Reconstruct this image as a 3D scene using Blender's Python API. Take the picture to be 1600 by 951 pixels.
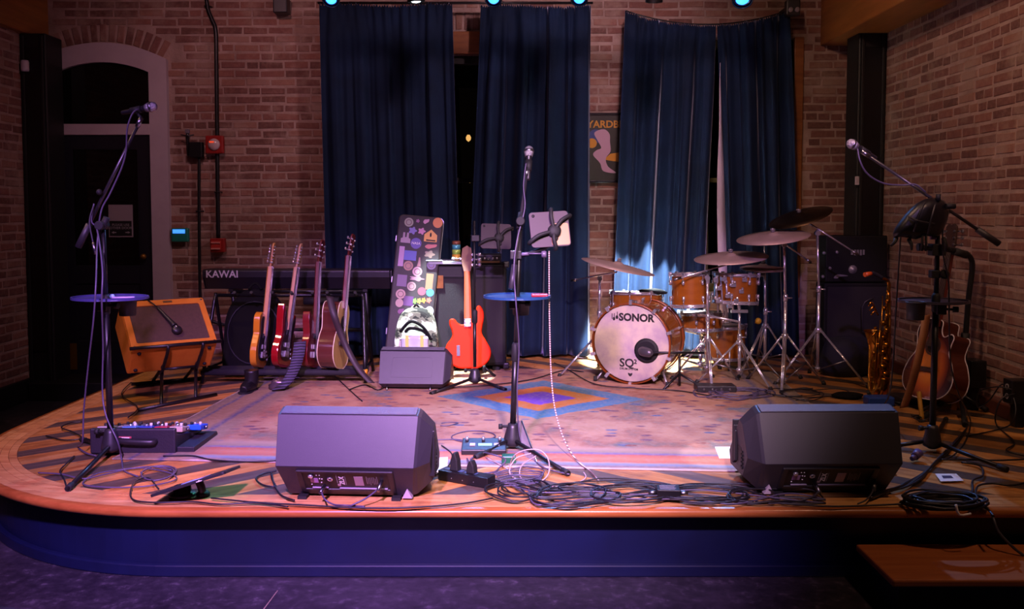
import bpy, bmesh, math, random
from mathutils import Vector, Matrix
R = math.radians
random.seed(7)
for o in list(bpy.data.objects):
    bpy.data.objects.remove(o)
SC = bpy.context.scene
COL = SC.collection
# ---------------------------------------------------------------- camera
F, PX, PY, CZ = 1400.0, 800.0, 408.0, 1.25      # focal length and principal point of the 1600x951 frame, eye height over the stage
PITCH = math.atan(78 / F)
cam = bpy.data.cameras.new('camera')
cam.sensor_width = 36
cam.lens = F / 1600 * 36
cam.shift_y = -(475.5 - PY) / 1600
cam.clip_end = 60
camo = bpy.data.objects.new('camera', cam)
COL.objects.link(camo)
camo.location = (0, 0, CZ)
camo.rotation_euler = (R(90) - PITCH, 0, 0)
SC.camera = camo
# ---------------------------------------------------------------- view, world
SC.view_settings.view_transform = 'Standard'
SC.view_settings.look = 'None'
SC.view_settings.gamma = 1
SC.view_settings.use_curve_mapping = False
SC.view_settings.exposure = 0.0
w = bpy.data.worlds.new('room_air')
SC.world = w
w.use_nodes = True
w.node_tree.nodes['Background'].inputs[0].default_value = (1.0, .62, .5, 1)
w.node_tree.nodes['Background'].inputs[1].default_value = .012

# ---------------------------------------------------------------- house and stage lights
def aim(o, p):
    o.rotation_euler = (Vector(p) - o.location).to_track_quat('-Z', 'Y').to_euler()
def spot(name, loc, to, power, col, ang, blend=.5, size=.05):
    l = bpy.data.lights.new(name, 'SPOT')
    l.energy = power; l.color = col; l.spot_size = R(ang); l.spot_blend = blend; l.shadow_soft_size = size
    o = bpy.data.objects.new(name, l); COL.objects.link(o); o.location = loc; aim(o, to)
    return o
PURPLE = (.68, .42, 1.0)
# front-of-house wash hung over the audience, plus added side and back-wall fill spots
spot('front_wash_light', (-.9, .2, 3.3), (-.8, 4.35, 0), 3700, (.64, .30, 1.0), 49, .95, .12)
spot('added_side_light', (-3.0, 1.5, 3.3), (-1.95, 4.6, 1.3), 330, (.62, .34, 1.0), 24, .9, .08)  # unseen lamp added to light the left microphone and boom
spot('added_side_light', (1.3, 1.0, 3.3), (2.0, 4.75, 1.55), 420, (.66, .36, 1.0), 13, .9, .08)  # unseen lamp added to light the right microphone
spot('added_side_light', (1.5, .5, 3.3), (1.45, 6.5, .95), 900, (.78, .42, 1.0), 11, .9, .08)  # spot added to give the cymbals and toms a violet sheen
spot('house_downlight', (.9, 5.3, 3.4), (.1, 7.8, 1.7), 175, (1.0, .62, .74), 100, .9, .12)  # fill lamp added to brighten the central back wall and curtain folds
spot('front_wash_light', (.5, .2, 3.3), (.25, 5.3, .2), 2500, (1.0, .68, .80), 34, .95, .12)
# warm house downlights over the side walls and the room
spot('house_downlight', (.9, 4.2, 3.4), (3.0, 6.3, 1.2), 122, (1.0, .58, .42), 100, .9, .15)
spot('house_downlight', (-1.9, 5.2, 3.4), (-2.2, 7.8, 1.6), 76, (1.0, .49, .56), 95, .9, .15)
spot('house_downlight', (-3.0, 4.6, 3.4), (-2.3, 5.6, .2), 170, (1.0, .58, .32), 62, .9, .1)
spot('house_downlight', (2.2, 2.8, 3.4), (2.3, 4.8, 0), 90, (1.0, .55, .36), 90, .9, .1)
# ---------------------------------------------------------------- placing helpers
cp, sp = math.cos(PITCH), math.sin(PITCH)
def ray(px, py):
    a, b = (px - PX) / F, (PY - py) / F
    return Vector((a, cp + b * sp, -sp + b * cp))
def G(px, py, z=0.0):
    d = ray(px, py); t = (z - CZ) / d.z
    return Vector((d.x * t, d.y * t, z))
def A(px, py, Y):
    d = ray(px, py); t = Y / d.y
    return Vector((d.x * t, Y, CZ + d.z * t))
def lin(h):
    if not isinstance(h, str): return tuple(h)
    h = h.lstrip('#')
    c = [int(h[i:i + 2], 16) / 255 for i in (0, 2, 4)]
    return tuple(x / 12.92 if x <= .04045 else ((x + .055) / 1.055) ** 2.4 for x in c)

# ---------------------------------------------------------------- materials
MATS = {}
def newmat(name):
    m = bpy.data.materials.new(name); m.use_nodes = True
    nt = m.node_tree
    return m, nt, nt.nodes['Principled BSDF']
def N(nt, t, **kw):
    n = nt.nodes.new(t)
    for k, v in kw.items():
        if k.startswith('i_'):
            n.inputs[int(k[2:])].default_value = v
        else: setattr(n, k, v)
    return n
def mth(nt, op, a, b=None, c=None):
    n = nt.nodes.new('ShaderNodeMath'); n.operation = op
    for i, x in enumerate((a, b, c)):
        if x is None: continue
        if isinstance(x, (int, float)): n.inputs[i].default_value = x
        else: nt.links.new(x, n.inputs[i])
    return n.outputs[0]
def ramp(nt, fac, stops, interp='LINEAR'):
    n = nt.nodes.new('ShaderNodeValToRGB'); n.color_ramp.interpolation = interp
    e = n.color_ramp.elements
    while len(e) > 1: e.remove(e[-1])
    for i, (p, c) in enumerate(stops):
        x = e[0] if i == 0 else e.new(p)
        x.position = p; x.color = (*lin(c), 1)
    nt.links.new(fac, n.inputs[0])
    return n.outputs[0]
def mixc(nt, fac, a, b, mode='MIX'):
    n = nt.nodes.new('ShaderNodeMix'); n.data_type = 'RGBA'; n.blend_type = mode
    for s, x in ((n.inputs[0], fac), (n.inputs[6], a), (n.inputs[7], b)):
        if hasattr(x, 'links'): nt.links.new(x, s)
        elif isinstance(x, (int, float)): s.default_value = x
        else: s.default_value = (*lin(x), 1)
    return n.outputs[2]
def coords(nt, kind='Object', scale=(1, 1, 1)):
    t = nt.nodes.new('ShaderNodeTexCoord'); mp = nt.nodes.new('ShaderNodeMapping')
    mp.inputs['Scale'].default_value = scale
    nt.links.new(t.outputs[kind], mp.inputs[0])
    return mp.outputs[0]
def noise(nt, vec, scale, detail=4, rough=.6):
    n = N(nt, 'ShaderNodeTexNoise'); n.inputs['Scale'].default_value = scale
    n.inputs['Detail'].default_value = detail; n.inputs['Roughness'].default_value = rough
    nt.links.new(vec, n.inputs['Vector'])
    return n.outputs['Fac']
def bump(nt, b, h, strength=.2, dist=.01):
    n = N(nt, 'ShaderNodeBump'); n.inputs['Strength'].default_value = strength; n.inputs['Distance'].default_value = dist
    nt.links.new(h, n.inputs['Height']); nt.links.new(n.outputs[0], b.inputs['Normal'])
def M(name, col, rough=.5, metal=0, emit=None, es=0, bs=0, bscale=60, col2=None, vscale=6, stretch=(1, 1, 1), sheen=0, coat=0, spec=.5, rand=0):
    if name in MATS: return MATS[name]
    m, nt, b = newmat(name)
    b.inputs['Base Color'].default_value = (*lin(col), 1)
    b.inputs['Roughness'].default_value = rough
    b.inputs['Metallic'].default_value = metal
    b.inputs['Specular IOR Level'].default_value = spec
    if coat: b.inputs['Coat Weight'].default_value = coat; b.inputs['Coat Roughness'].default_value = .08
    if sheen:
        b.inputs['Sheen Weight'].default_value = sheen; b.inputs['Sheen Roughness'].default_value = .35
    if emit:
        b.inputs['Emission Color'].default_value = (*lin(emit), 1); b.inputs['Emission Strength'].default_value = es
    c = None
    if col2 or bs:
        v = coords(nt, 'Object', stretch)
    if col2:
        c = ramp(nt, noise(nt, v, vscale), [(.32, col), (.68, col2)])
    if rand:
        oi = N(nt, 'ShaderNodeObjectInfo')
        h = N(nt, 'ShaderNodeHueSaturation')
        nt.links.new(mth(nt, 'MULTIPLY_ADD', oi.outputs['Random'], 2 * rand, 1 - rand), h.inputs['Value'])
        if c is not None: nt.links.new(c, h.inputs['Color'])
        else: h.inputs['Color'].default_value = (*lin(col), 1)
        c = h.outputs[0]
    if c is not None: nt.links.new(c, b.inputs['Base Color'])
    if bs: bump(nt, b, noise(nt, v, bscale, 3), bs, .004)
    MATS[name] = m
    return m

# ---------------------------------------------------------------- mesh builder
def catmull(pts, k, closed=False):
    pts = [Vector(p) for p in pts]; n = len(pts); out = []
    if n < 3: return pts
    for i in range(n if closed else n - 1):
        if closed: p0, p1, p2, p3 = pts[i - 1], pts[i], pts[(i + 1) % n], pts[(i + 2) % n]
        else: p0, p1, p2, p3 = pts[max(i - 1, 0)], pts[i], pts[i + 1], pts[min(i + 2, n - 1)]
        for j in range(k):
            t = j / k
            out.append(.5 * ((2 * p1) + (p2 - p0) * t + (2 * p0 - 5 * p1 + 4 * p2 - p3) * t * t + (3 * p1 - p0 - 3 * p2 + p3) * t ** 3))
    if not closed: out.append(pts[-1])
    return out
def frame(d):
    d = Vector(d).normalized()
    a = Vector((0, 0, 1)) if abs(d.z) < .9 else Vector((1, 0, 0))
    x = a.cross(d).normalized(); y = d.cross(x)
    return x, y, d
def FM(o, z, xhint=None):
    z = Vector(z).normalized()
    if xhint is not None:
        y = z.cross(Vector(xhint)).normalized(); x = y.cross(z)
    else: x, y, z = frame(z)
    return Matrix.Translation(Vector(o)) @ Matrix((x, y, z)).transposed().to_4x4()
def wm(o):
    m = o.matrix_basis.copy()
    while o.parent:
        o = o.parent; m = o.matrix_basis @ m
    return m
class MB:
    def __init__(s, M=None):
        s.v = []; s.f = []; s.sm = []; s.M = M or Matrix()
    def add(s, vs, fs, sm=False, M=None):
        k = len(s.v); T = s.M if M is None else s.M @ M
        s.v += [T @ Vector(v) for v in vs]
        s.f += [[i + k for i in f] for f in fs]
        s.sm += [sm] * len(fs)
        return s
    def bx(s, x0, x1, y0, y1, z0, z1, M=None):
        return s.add([(x, y, z) for x in (x0, x1) for y in (y0, y1) for z in (z0, z1)],
                     [(0, 1, 3, 2), (4, 6, 7, 5), (0, 4, 5, 1), (2, 3, 7, 6), (0, 2, 6, 4), (1, 5, 7, 3)], False, M)
    def box(s, c, d, M=None):
        return s.bx(c[0] - d[0] / 2, c[0] + d[0] / 2, c[1] - d[1] / 2, c[1] + d[1] / 2, c[2] - d[2] / 2, c[2] + d[2] / 2, M)
    def cyl(s, a, b, r, r2=None, n=10, cap=True, sm=True):
        a, b = Vector(a), Vector(b); r2 = r if r2 is None else r2
        x, y, _ = frame(b - a)
        vs = []
        for c, q in ((a, r), (b, r2)):
            vs += [c + (x * math.cos(t) + y * math.sin(t)) * q for t in [2 * math.pi * i / n for i in range(n)]]
        s.add(vs, [(i, (i + 1) % n, n + (i + 1) % n, n + i) for i in range(n)], sm)
        if cap: s.add(vs[:n], [list(range(n))[::-1]]); s.add(vs[n:], [list(range(n))])
        return s
    def tube(s, pts, r, n=6, k=0, closed=False, cap=True):
        pts = catmull(pts, k, closed) if k else [Vector(p) for p in pts]
        m = len(pts); rs = r if isinstance(r, (list, tuple)) else None
        ts = []
        for i in range(m):
            a = pts[i - 1] if (i or closed) else pts[0]; b = pts[(i + 1) % m] if (i < m - 1 or closed) else pts[-1]
            d = b - a
            ts.append(d.normalized() if d.length > 1e-9 else Vector((0, 0, 1)))
        x, y, _ = frame(ts[0]); vs = []
        for i in range(m):
            t = ts[i]; x = (x - t * x.dot(t)).normalized(); y = t.cross(x)
            if rs:
                q = i / (m - 1) * (len(rs) - 1); j = min(int(q), len(rs) - 2); rr = rs[j] + (rs[j + 1] - rs[j]) * (q - j)
            else: rr = r
            vs += [pts[i] + (x * math.cos(2 * math.pi * j / n) + y * math.sin(2 * math.pi * j / n)) * rr for j in range(n)]
        fs = [(i * n + j, i * n + (j + 1) % n, ((i + 1) % m) * n + (j + 1) % n, ((i + 1) % m) * n + j)
              for i in range(m if closed else m - 1) for j in range(n)]
        s.add(vs, fs, True)
        if cap and not closed: s.add(vs[:n], [list(range(n))[::-1]]); s.add(vs[-n:], [list(range(n))])
        return s
    def lathe(s, prof, n=20, o=(0, 0, 0), ax=(0, 0, 1), sm=True, cap=True):
        T = FM(o, ax); vs = []; k = len(prof)
        for (r, z) in prof:
            vs += [(r * math.cos(2 * math.pi * j / n), r * math.sin(2 * math.pi * j / n), z) for j in range(n)]
        fs = [(i * n + j, i * n + (j + 1) % n, (i + 1) * n + (j + 1) % n, (i + 1) * n + j) for i in range(k - 1) for j in range(n)]
        s.add(vs, fs, sm, T)
        if cap and prof[0][0] > 1e-4: s.add(vs[:n], [list(range(n))[::-1]], False, T)
        if cap and prof[-1][0] > 1e-4: s.add(vs[-n:], [list(range(n))], False, T)
        return s
    def ball(s, c, r, n=12, sq=(1, 1, 1)):
        m = n // 2
        vs = []; T = Matrix.Translation(Vector(c)) @ Matrix.Diagonal((r * sq[0], r * sq[1], r * sq[2], 1))
        for i in range(m + 1):
            th = math.pi * i / m
            vs += [(math.sin(th) * math.cos(2 * math.pi * j / n), math.sin(th) * math.sin(2 * math.pi * j / n), math.cos(th)) for j in range(n)]
        fs = [(i * n + j, (i + 1) * n + j, (i + 1) * n + (j + 1) % n, i * n + (j + 1) % n) for i in range(m) for j in range(n)]
        return s.add(vs, fs, True, T)
    def prism(s, poly, h0, h1, M=None, sm=False):
        n = len(poly)
        vs = [(p[0], p[1], h0) for p in poly] + [(p[0], p[1], h1) for p in poly]
        s.add(vs, [(i, (i + 1) % n, n + (i + 1) % n, n + i) for i in range(n)], sm, M)
        s.add(vs, [list(range(n))[::-1], list(range(n, 2 * n))], False, M)
        return s
    def ring(s, outer, inner, h0, h1, M=None):
        n = len(outer)
        vs = [(p[0], p[1], h) for h in (h0, h1) for q in (outer, inner) for p in q]
        fs = []
        for i in range(n):
            j = (i + 1) % n
            fs += [(i, j, 2 * n + j, 2 * n + i), (n + j, n + i, 3 * n + i, 3 * n + j), (2 * n + i, 2 * n + j, 3 * n + j, 3 * n + i), (j, i, n + i, n + j)]
        return s.add(vs, fs, False, M)
    def mesh(s, name, T=None):
        me = bpy.data.meshes.new(name)
        me.from_pydata([(T @ v if T else v)[:] for v in s.v], [], s.f)
        me.polygons.foreach_set('use_smooth', s.sm)
        bm = bmesh.new(); bm.from_mesh(me)
        bmesh.ops.remove_doubles(bm, verts=bm.verts, dist=1e-5)
        bmesh.ops.recalc_face_normals(bm, faces=bm.faces)
        bm.to_mesh(me); bm.free()
        return me
    def build(s, name, m, parent=None, label=None, bevel=0, local=False, seg=2):
        T = None
        if parent is not None and not local: T = wm(parent).inverted()
        me = s.mesh(name, T)
        o = bpy.data.objects.new(name, me); COL.objects.link(o)
        if m is not None: me.materials.append(m)
        if parent is not None: o.parent = parent
        if label: o['label'] = label
        if bevel:
            b = o.modifiers.new('bevel', 'BEVEL'); b.width = bevel; b.segments = seg; b.limit_method = 'ANGLE'; b.angle_limit = R(40)
            b.harden_normals = False
        return o
def T(name, label, cat, loc=(0, 0, 0), group=None, mw=None, kind=None):
    o = bpy.data.objects.new(name, None); COL.objects.link(o); o.empty_display_size = .1
    if mw is not None: o.matrix_basis = mw
    else: o.location = loc
    o['label'] = label; o['category'] = cat
    if group: o['group'] = group
    if kind: o['kind'] = kind
    return o
def tag(o, label, cat, group=None, kind=None):
    o['label'] = label; o['category'] = cat
    if group: o['group'] = group
    if kind: o['kind'] = kind
    return o
def copytree(o, parent=None, mw=None, label=None):
    c = o.copy(); COL.objects.link(c); c.parent = parent
    if mw is not None: c.matrix_basis = mw
    if label: c['label'] = label
    for ch in [x for x in bpy.data.objects if x.parent == o]:
        copytree(ch, c)
    return c
def text(txt, size, mw, m, parent, name='lettering', depth=.001, bold=0, align='CENTER', shear=0, label=None):
    cu = bpy.data.curves.new('lettering', 'FONT')
    cu.body = txt; cu.size = size; cu.extrude = depth; cu.offset = bold; cu.align_x = align; cu.align_y = 'CENTER'; cu.shear = shear
    cu.resolution_u = 3
    to = bpy.data.objects.new('lettering', cu); COL.objects.link(to)
    dg = bpy.context.evaluated_depsgraph_get(); dg.update()
    me = bpy.data.meshes.new_from_object(to.evaluated_get(dg))
    bpy.data.objects.remove(to); bpy.data.curves.remove(cu)
    me.transform(wm(parent).inverted() @ mw)
    me.materials.clear(); me.materials.append(m)
    o = bpy.data.objects.new(name, me); COL.objects.link(o); o.parent = parent
    if label: o['label'] = label
    return o
def TM(o, right, up):      # matrix whose x runs right and y up: for lettering and flat marks
    r = Vector(right).normalized(); u = Vector(up); u = (u - r * u.dot(r)).normalized(); n = r.cross(u)
    return Matrix.Translation(Vector(o)) @ Matrix((r, u, n)).transposed().to_4x4()
def circ(r, n=20, a=1, b=1):
    return [(r * a * math.cos(2 * math.pi * i / n), r * b * math.sin(2 * math.pi * i / n)) for i in range(n)]
def rrect(wd, h, r, k=4):
    out = []
    for cx, cy, a0 in ((wd / 2 - r, h / 2 - r, 0), (-wd / 2 + r, h / 2 - r, 90), (-wd / 2 + r, -h / 2 + r, 180), (wd / 2 - r, -h / 2 + r, 270)):
        out += [(cx + r * math.cos(R(a0 + 90 * i / k)), cy + r * math.sin(R(a0 + 90 * i / k))) for i in range(k + 1)]
    return out
# ---------------------------------------------------------------- shared materials
BLACKP = M('black plastic', '#1d1b1e', .42, bs=.12, bscale=300)
BLACKM = M('black powder coated metal', '#161517', .38, .2)
RUBBER = M('black rubber', '#101011', .7)
CHROME = M('chrome', '#d2d0d4', .2, .8)
STEEL = M('brushed steel', '#8d8d92', .32, 1)
CABLE = M('cable jacket', '#15141a', .45)
GREYCABLE = M('grey cable jacket', '#3a3840', .45)
WHITE = M('white print', '#d8d4d0', .6)
PAPER = M('white paper', '#e8e4e0', .8)
TOLEX = M('black tolex', '#0b0a0b', .6, bs=.5, bscale=220, spec=.25)
CLOTH = M('black cloth', '#09080a', .9, bs=.3, bscale=40, spec=.2)
# ================================================================ THE ROOM
WY, WR, WL, FZ = 7.8, 3.0, -4.05, -.32       # back wall, right wall, left wall, room floor
def concrete():
    m, nt, b = newmat('stained concrete'); v = coords(nt)
    n1 = noise(nt, v, 1.6, 8, .7); n2 = noise(nt, v, 16, 10, .75)
    c = ramp(nt, n1, [(.3, '#1a171c'), (.52, '#2c2830'), (.7, '#4a434e')])
    c = mixc(nt, .35, c, ramp(nt, n2, [(.42, '#161318'), (.56, '#38333c'), (.68, '#7c7382')]))
    nt.links.new(c, b.inputs['Base Color']); b.inputs['Roughness'].default_value = .33
    bump(nt, b, n2, .15, .004)
    return m
flo = tag(MB().bx(-6, 6, -1.5, 8.0, FZ - .1, FZ).build('floor', concrete()), 'dark stained concrete floor in front of the stage', 'floor', kind='structure')
fa, fb = G(434, 922, FZ), G(404, 962, FZ)
MB().add([fa + Vector((-.002, 0, .0005)), fa + Vector((.002, 0, .0005)), fb + Vector((.003, 0, .0005)), fb + Vector((-.003, 0, .0005))], [(0, 1, 2, 3)]).build('floor_joint', M('pale grout line', '#7a6a5c', .8), flo)
tag(MB().bx(-6, 6, -1.5, 8.0, 3.6, 3.7).build('ceiling', M('dark ceiling boards', '#2b1d14', .8, col2='#3a281b', vscale=3)), 'dark wooden ceiling above the stage', 'ceiling', kind='structure')

def mortar_mat():
    m, nt, b = newmat('lime mortar'); v = coords(nt)
    c = ramp(nt, noise(nt, v, 7, 6), [(.3, '#8c7468'), (.7, '#b0968a')])
    nt.links.new(c, b.inputs['Base Color']); b.inputs['Roughness'].default_value = .95
    bump(nt, b, noise(nt, v, 60, 5), .8, .01)
    return m
def brick_mat(island):
    m, nt, b = newmat('old brick run' if island else 'old brick')
    g = N(nt, 'ShaderNodeNewGeometry')
    if island: rnd = g.outputs['Random Per Island']
    else: rnd = N(nt, 'ShaderNodeObjectInfo').outputs['Random']
    c = ramp(nt, rnd, [(0, '#62403a'), (.2, '#7a5048'), (.4, '#8a5c50'), (.55, '#6f4a44'), (.7, '#936a5a'), (.85, '#7c5248'), (.95, '#9b7a6c'), (1, '#553c3a')], 'CONSTANT')
    mp = N(nt, 'ShaderNodeMapping'); nt.links.new(g.outputs['Position'], mp.inputs[0])
    v = mp.outputs[0]
    n1 = noise(nt, v, 22, 6, .7)
    c = mixc(nt, mth(nt, 'MULTIPLY', n1, .55), c, ramp(nt, n1, [(.3, '#4a2a20'), (.7, '#a37a66')]))
    smear = ramp(nt, noise(nt, v, 2.6, 5, .65), [(.5, (0, 0, 0)), (.66, (1, 1, 1))])
    c = mixc(nt, mth(nt, 'MULTIPLY', smear, .7), c, '#a08878')
    nt.links.new(c, b.inputs['Base Color']); b.inputs['Roughness'].default_value = .9
    bump(nt, b, noise(nt, v, 90, 5, .7), .6, .006)
    return m
MORTAR, BRICK, BRICKRUN = mortar_mat(), brick_mat(False), brick_mat(True)
BL, BH, CO = .203, .055, .0733
rb = random.Random(3)
def brick_verts(L, h, d, j):
    q = lambda: rb.uniform(-j, j)
    c = .006
    vs = [(-L / 2, d, -h / 2), (L / 2, d, -h / 2), (L / 2, d, h / 2), (-L / 2, d, h / 2)]
    o = [(-L / 2 + q(), 0 + .006, -h / 2 + q()), (L / 2 + q(), .006, -h / 2 + q()), (L / 2 + q(), .006, h / 2 + q()), (-L / 2 + q(), .006, h / 2 + q())]
    i = [(x * (1 - 2 * c / L), q() * .4, z * (1 - 2 * c / h)) for (x, y, z) in o]
    vs += o + i
    fs = []
    for k in range(4):
        n = (k + 1) % 4
        fs += [(k, n, 4 + n, 4 + k), (4 + k, 4 + n, 8 + n, 8 + k)]
    return vs, fs + [(8, 9, 10, 11)]
def brick_variants(L):
    out = []
    for i in range(7):
        me = MB().add(*brick_verts(L, BH, .02, .0035)).mesh('brick'); me.materials.append(BRICK); out.append(me)
    return out
STRETCH, HEADER = brick_variants(BL), brick_variants(.097)
def brickwork(wall, pos, rot, s0, s1, z0, z1, skip, score, extra=()):
    """bricks of one wall: pos(s, z) is the world point of a brick's face centre; the 300 that show largest are single parts"""
    items = list(extra); k = 0; z = z0
    while z < z1:
        s = s0 - rb.uniform(0, .2); row_header = rb.random() < .12
        while s < s1:
            hd = rb.random() < (.7 if row_header else .12); L = .097 if hd else BL
            c = s + L / 2
            if not skip(c, z, L):
                items.append((c, z + rb.uniform(-.003, .003), L, rb.uniform(-.008, .008), hd, 0.0))
            s += L + rb.uniform(.009, .016)
        z += CO
    items.sort(key=lambda t: -score(t[0], t[1]))
    top = [t for t in items if score(t[0], t[1]) > 0][:300]
    rest = [t for t in items if t not in set(top)]
    inv = wm(wall).inverted()
    for (s, z, L, roll, hd, sc) in top:
        o = bpy.data.objects.new('brick', rb.choice(HEADER if hd else STRETCH)); COL.objects.link(o)
        o.matrix_basis = inv @ Matrix.Translation(pos(s, z)) @ rot @ Matrix.Rotation(roll, 4, 'Y')
        o.parent = wall
    mb = MB()
    for (s, z, L, roll, hd, sc) in rest:
        vs, fs = brick_verts(L, BH, .02, .0035)
        mb.add(vs, fs, False, Matrix.Translation(pos(s, z)) @ rot @ Matrix.Rotation(roll, 4, 'Y'))
    if rest:
        T_ = wm(wall).inverted(); me = bpy.data.meshes.new('brick_run')
        me.from_pydata([(T_ @ v)[:] for v in mb.v], [], mb.f); me.materials.append(BRICKRUN)
        o = bpy.data.objects.new('brick_run', me); COL.objects.link(o); o.parent = wall; o['kind'] = 'stuff'
# ---- back wall with two window openings
W1 = (-1.39, .47, .55, 2.59); W2 = (1.08, 2.42, .55, 2.72)
DC, DH = -3.515, .555                            # door centre and half width
wb = MB()
for x0, x1 in ((WL - .1, W1[0]), (W1[1], W2[0]), (W2[1], WR + .1)): wb.bx(x0, x1, WY, WY + .2, FZ, 3.6)
for q in (W1, W2):
    wb.bx(q[0], q[1], WY, WY + .2, FZ, q[2]); wb.bx(q[0], q[1], WY, WY + .2, q[3], 3.6)
wall_back = tag(wb.build('wall_back', MORTAR), 'old brick wall behind the stage curtains', 'wall', kind='structure')
ARC_R = .963; ARC_Z = 2.69 - ARC_R
def skip_back(s, z, L):
    if s - L / 2 < WL: return True
    if z < 2.6 and abs(s - DC) < DH - .03: return True
    dx, dz = s - DC, z - ARC_Z
    if abs(dx) < .66 and dz > 0 and math.hypot(dx, dz) < ARC_R + .165 and z > 2.5 : return True
    for q in (W1, W2):
        if q[0] - L / 2 < s < q[1] + L / 2 and q[2] - .03 < z < q[3] + .03: return True
    if W1[0] - .1 < s < W1[1] + .1 and 2.56 < z < 3.0: return True
    return False
def score_back(s, z):
    if z > 3.2 or z < -.05: return 0
    if -2.97 < s < -1.6: return 2 if z > .55 else .8
    if s < -2.9: return 1.5 if z > 2.5 else 0
    if -.52 < s < -.25: return 1.2
    if .66 < s < 1.0: return 1.2 if (z < 1.5 or z > 2.1) else .1
    if 2.44 < s < 2.95: return 1.6 if z > .9 else 0
    return 0
RY = Matrix.Identity(4)
brickwork(wall_back, lambda s, z: Vector((s, WY - .0045, z)), RY, WL, WR, FZ + .04, 3.4, skip_back, score_back)
def soldier(parent, x, z, ang):
    o = bpy.data.objects.new('brick', rb.choice(STRETCH)); COL.objects.link(o); o.parent = parent
    o.matrix_basis = wm(parent).inverted() @ Matrix.Translation((x, WY - .008, z)) @ Matrix.Rotation(ang, 4, 'Y') @ Matrix.Rotation(R(90), 4, 'Y') @ Matrix.Diagonal((.72, 1, 1, 1))
for i in range(-7, 8):
    a = i * .0735
    soldier(wall_back, DC + math.sin(a) * (ARC_R + .09), ARC_Z + math.cos(a) * (ARC_R + .09), a)
for i in range(25):
    x = W1[0] + .04 + i * .0745
    soldier(wall_back, x, 2.80 + .082 + .0, 0)
# ---- right wall
wall_right = tag(MB().bx(WR, WR + .2, 1.0, WY, FZ, 3.6).build('wall_right', MORTAR), 'old brick wall along the right side of the stage', 'wall', kind='structure')
def score_right(s, z):
    Y = s
    if not (5.2 < Y < 7.3): return 0
    top = CZ + 345 * Y / F
    if z > top or z < .1: return 0
    return 8 - Y
brickwork(wall_right, lambda s, z: Vector((WR - .0045, s, z)), Matrix.Rotation(R(-90), 4, 'Z'), 2.2, WY, FZ + .04, 3.4, lambda s, z, L: s + L / 2 > WY - .02, score_right)
# ---- left wall
wall_left = tag(MB().bx(WL - .2, WL, 1.0, WY, FZ, 3.6).build('wall_left', MORTAR), 'dim brick wall at the far left beside the black post', 'wall', kind='structure')
brickwork(wall_left, lambda s, z: Vector((WL + .0045, s, z)), Matrix.Rotation(R(90), 4, 'Z'), 3.2, WY, FZ + .04, 3.3, lambda s, z, L: s + L / 2 > WY - .02, lambda s, z: 1 if 6.9 < s < 7.55 and z < 2.8 else 0)
DARKTRIM = M('black painted timber', '#0d0c0e', .55)
tag(MB().bx(WL, WL + .035, 3.2, 7.45, FZ, -.14).build('baseboard_left', DARKTRIM, bevel=.006), 'black baseboard under the left brick wall', 'baseboard', kind='structure')
tag(MB().bx(WR - .03, WR, 4.0, 7.24, 0, .085).build('baseboard_right', M('red brown baseboard', '#4a2415', .5, col2='#5c3020'), bevel=.005), 'reddish wooden baseboard under the right brick wall', 'baseboard', kind='structure')
# ---- posts and beams
def post(name, label, x0, x1, y0, y1, z1, z0):
    p = T(name, label, 'post', ((x0 + x1) / 2, (y0 + y1) / 2, z0), kind='structure')
    mb = MB().bx(x0, x1, y0, y1, z0, z1); mb.build('shaft', DARKTRIM, p, bevel=.012)
    t = .03
    MB().bx(x0 + .03, x1 - .03, y0 - .012, y0, z0 + .4, z1 - .12).build('face_board', M('black gloss timber', '#0b0a0d', .3), p, bevel=.006)
    for x in (x0 + .02, x1 - .045):
        MB().bx(x, x + .025, y0 - .02, y0, z0, z1 - .02).build('moulding', DARKTRIM, p, bevel=.004)
    return p
post('trim_1', 'black timber post in the left corner beside the door', WL, -3.83, 7.45, 7.72, 2.71, FZ)
post('trim_2', 'black timber post in the right corner under the beam', 2.77, WR, 7.24, 7.5, 2.68, 0)
BEAM = M('varnished beam timber', '#845022', .45, col2='#a0662e', vscale=3, stretch=(6, .6, 6))
tag(MB().bx(2.65, WR + .05, 1.0, WY, 2.67, 3.6).build('trim_3', BEAM, bevel=.01), 'wide brown timber beam along the top of the right wall', 'beam', kind='structure')
tag(MB().bx(WL - .05, -3.98, 1.0, WY, 2.71, 3.6).build('trim_4', BEAM, bevel=.01), 'brown timber beam in the top left corner', 'beam', kind='structure')
# ---- door
PAINT = M('pale lilac grey door paint', '#b3a5ab', .5, col2='#a99ba2', vscale=5)
NAVYD = M('dark navy door paint', '#15141f', .45)
PANE = M('dark night glass', '#0c0a09', .06, spec=.6)
door = T('door_1', 'arched door with pale painted frame, transom and dark glazing', 'door', (DC, WY, -.167), kind='structure')
yf, yb = WY - .05, WY
def arcpts(half, zs, za, n=16):
    r = (half ** 2 + (za - zs) ** 2) / (2 * (za - zs)); cz = za - r; am = math.asin(half / r)
    return [(DC + r * math.sin(-am + 2 * am * i / n), cz + r * math.cos(-am + 2 * am * i / n)) for i in range(n + 1)]
XZ = Matrix(((1, 0, 0, 0), (0, 0, 1, 0), (0, 1, 0, 0), (0, 0, 0, 1)))     # polygon (x, z) extruded along y
oa, ia = arcpts(DH, 2.55, 2.69), arcpts(.40, 2.44, 2.525)
op = [(DC - .52, -.167), (DC - .52, 1.2)] + [(max(x, DC - .52), z) for x, z in oa] + [(DC + DH, 1.2), (DC + DH, -.167)]
ip = [(DC - .40, -.167), (DC - .40, 1.2)] + ia + [(DC + .40, 1.2), (DC + .40, -.167)]
head = MB()
for i in range(len(op) - 1):
    head.prism([op[i], op[i + 1], ip[i + 1], ip[i]], yf, yb, XZ)
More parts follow.
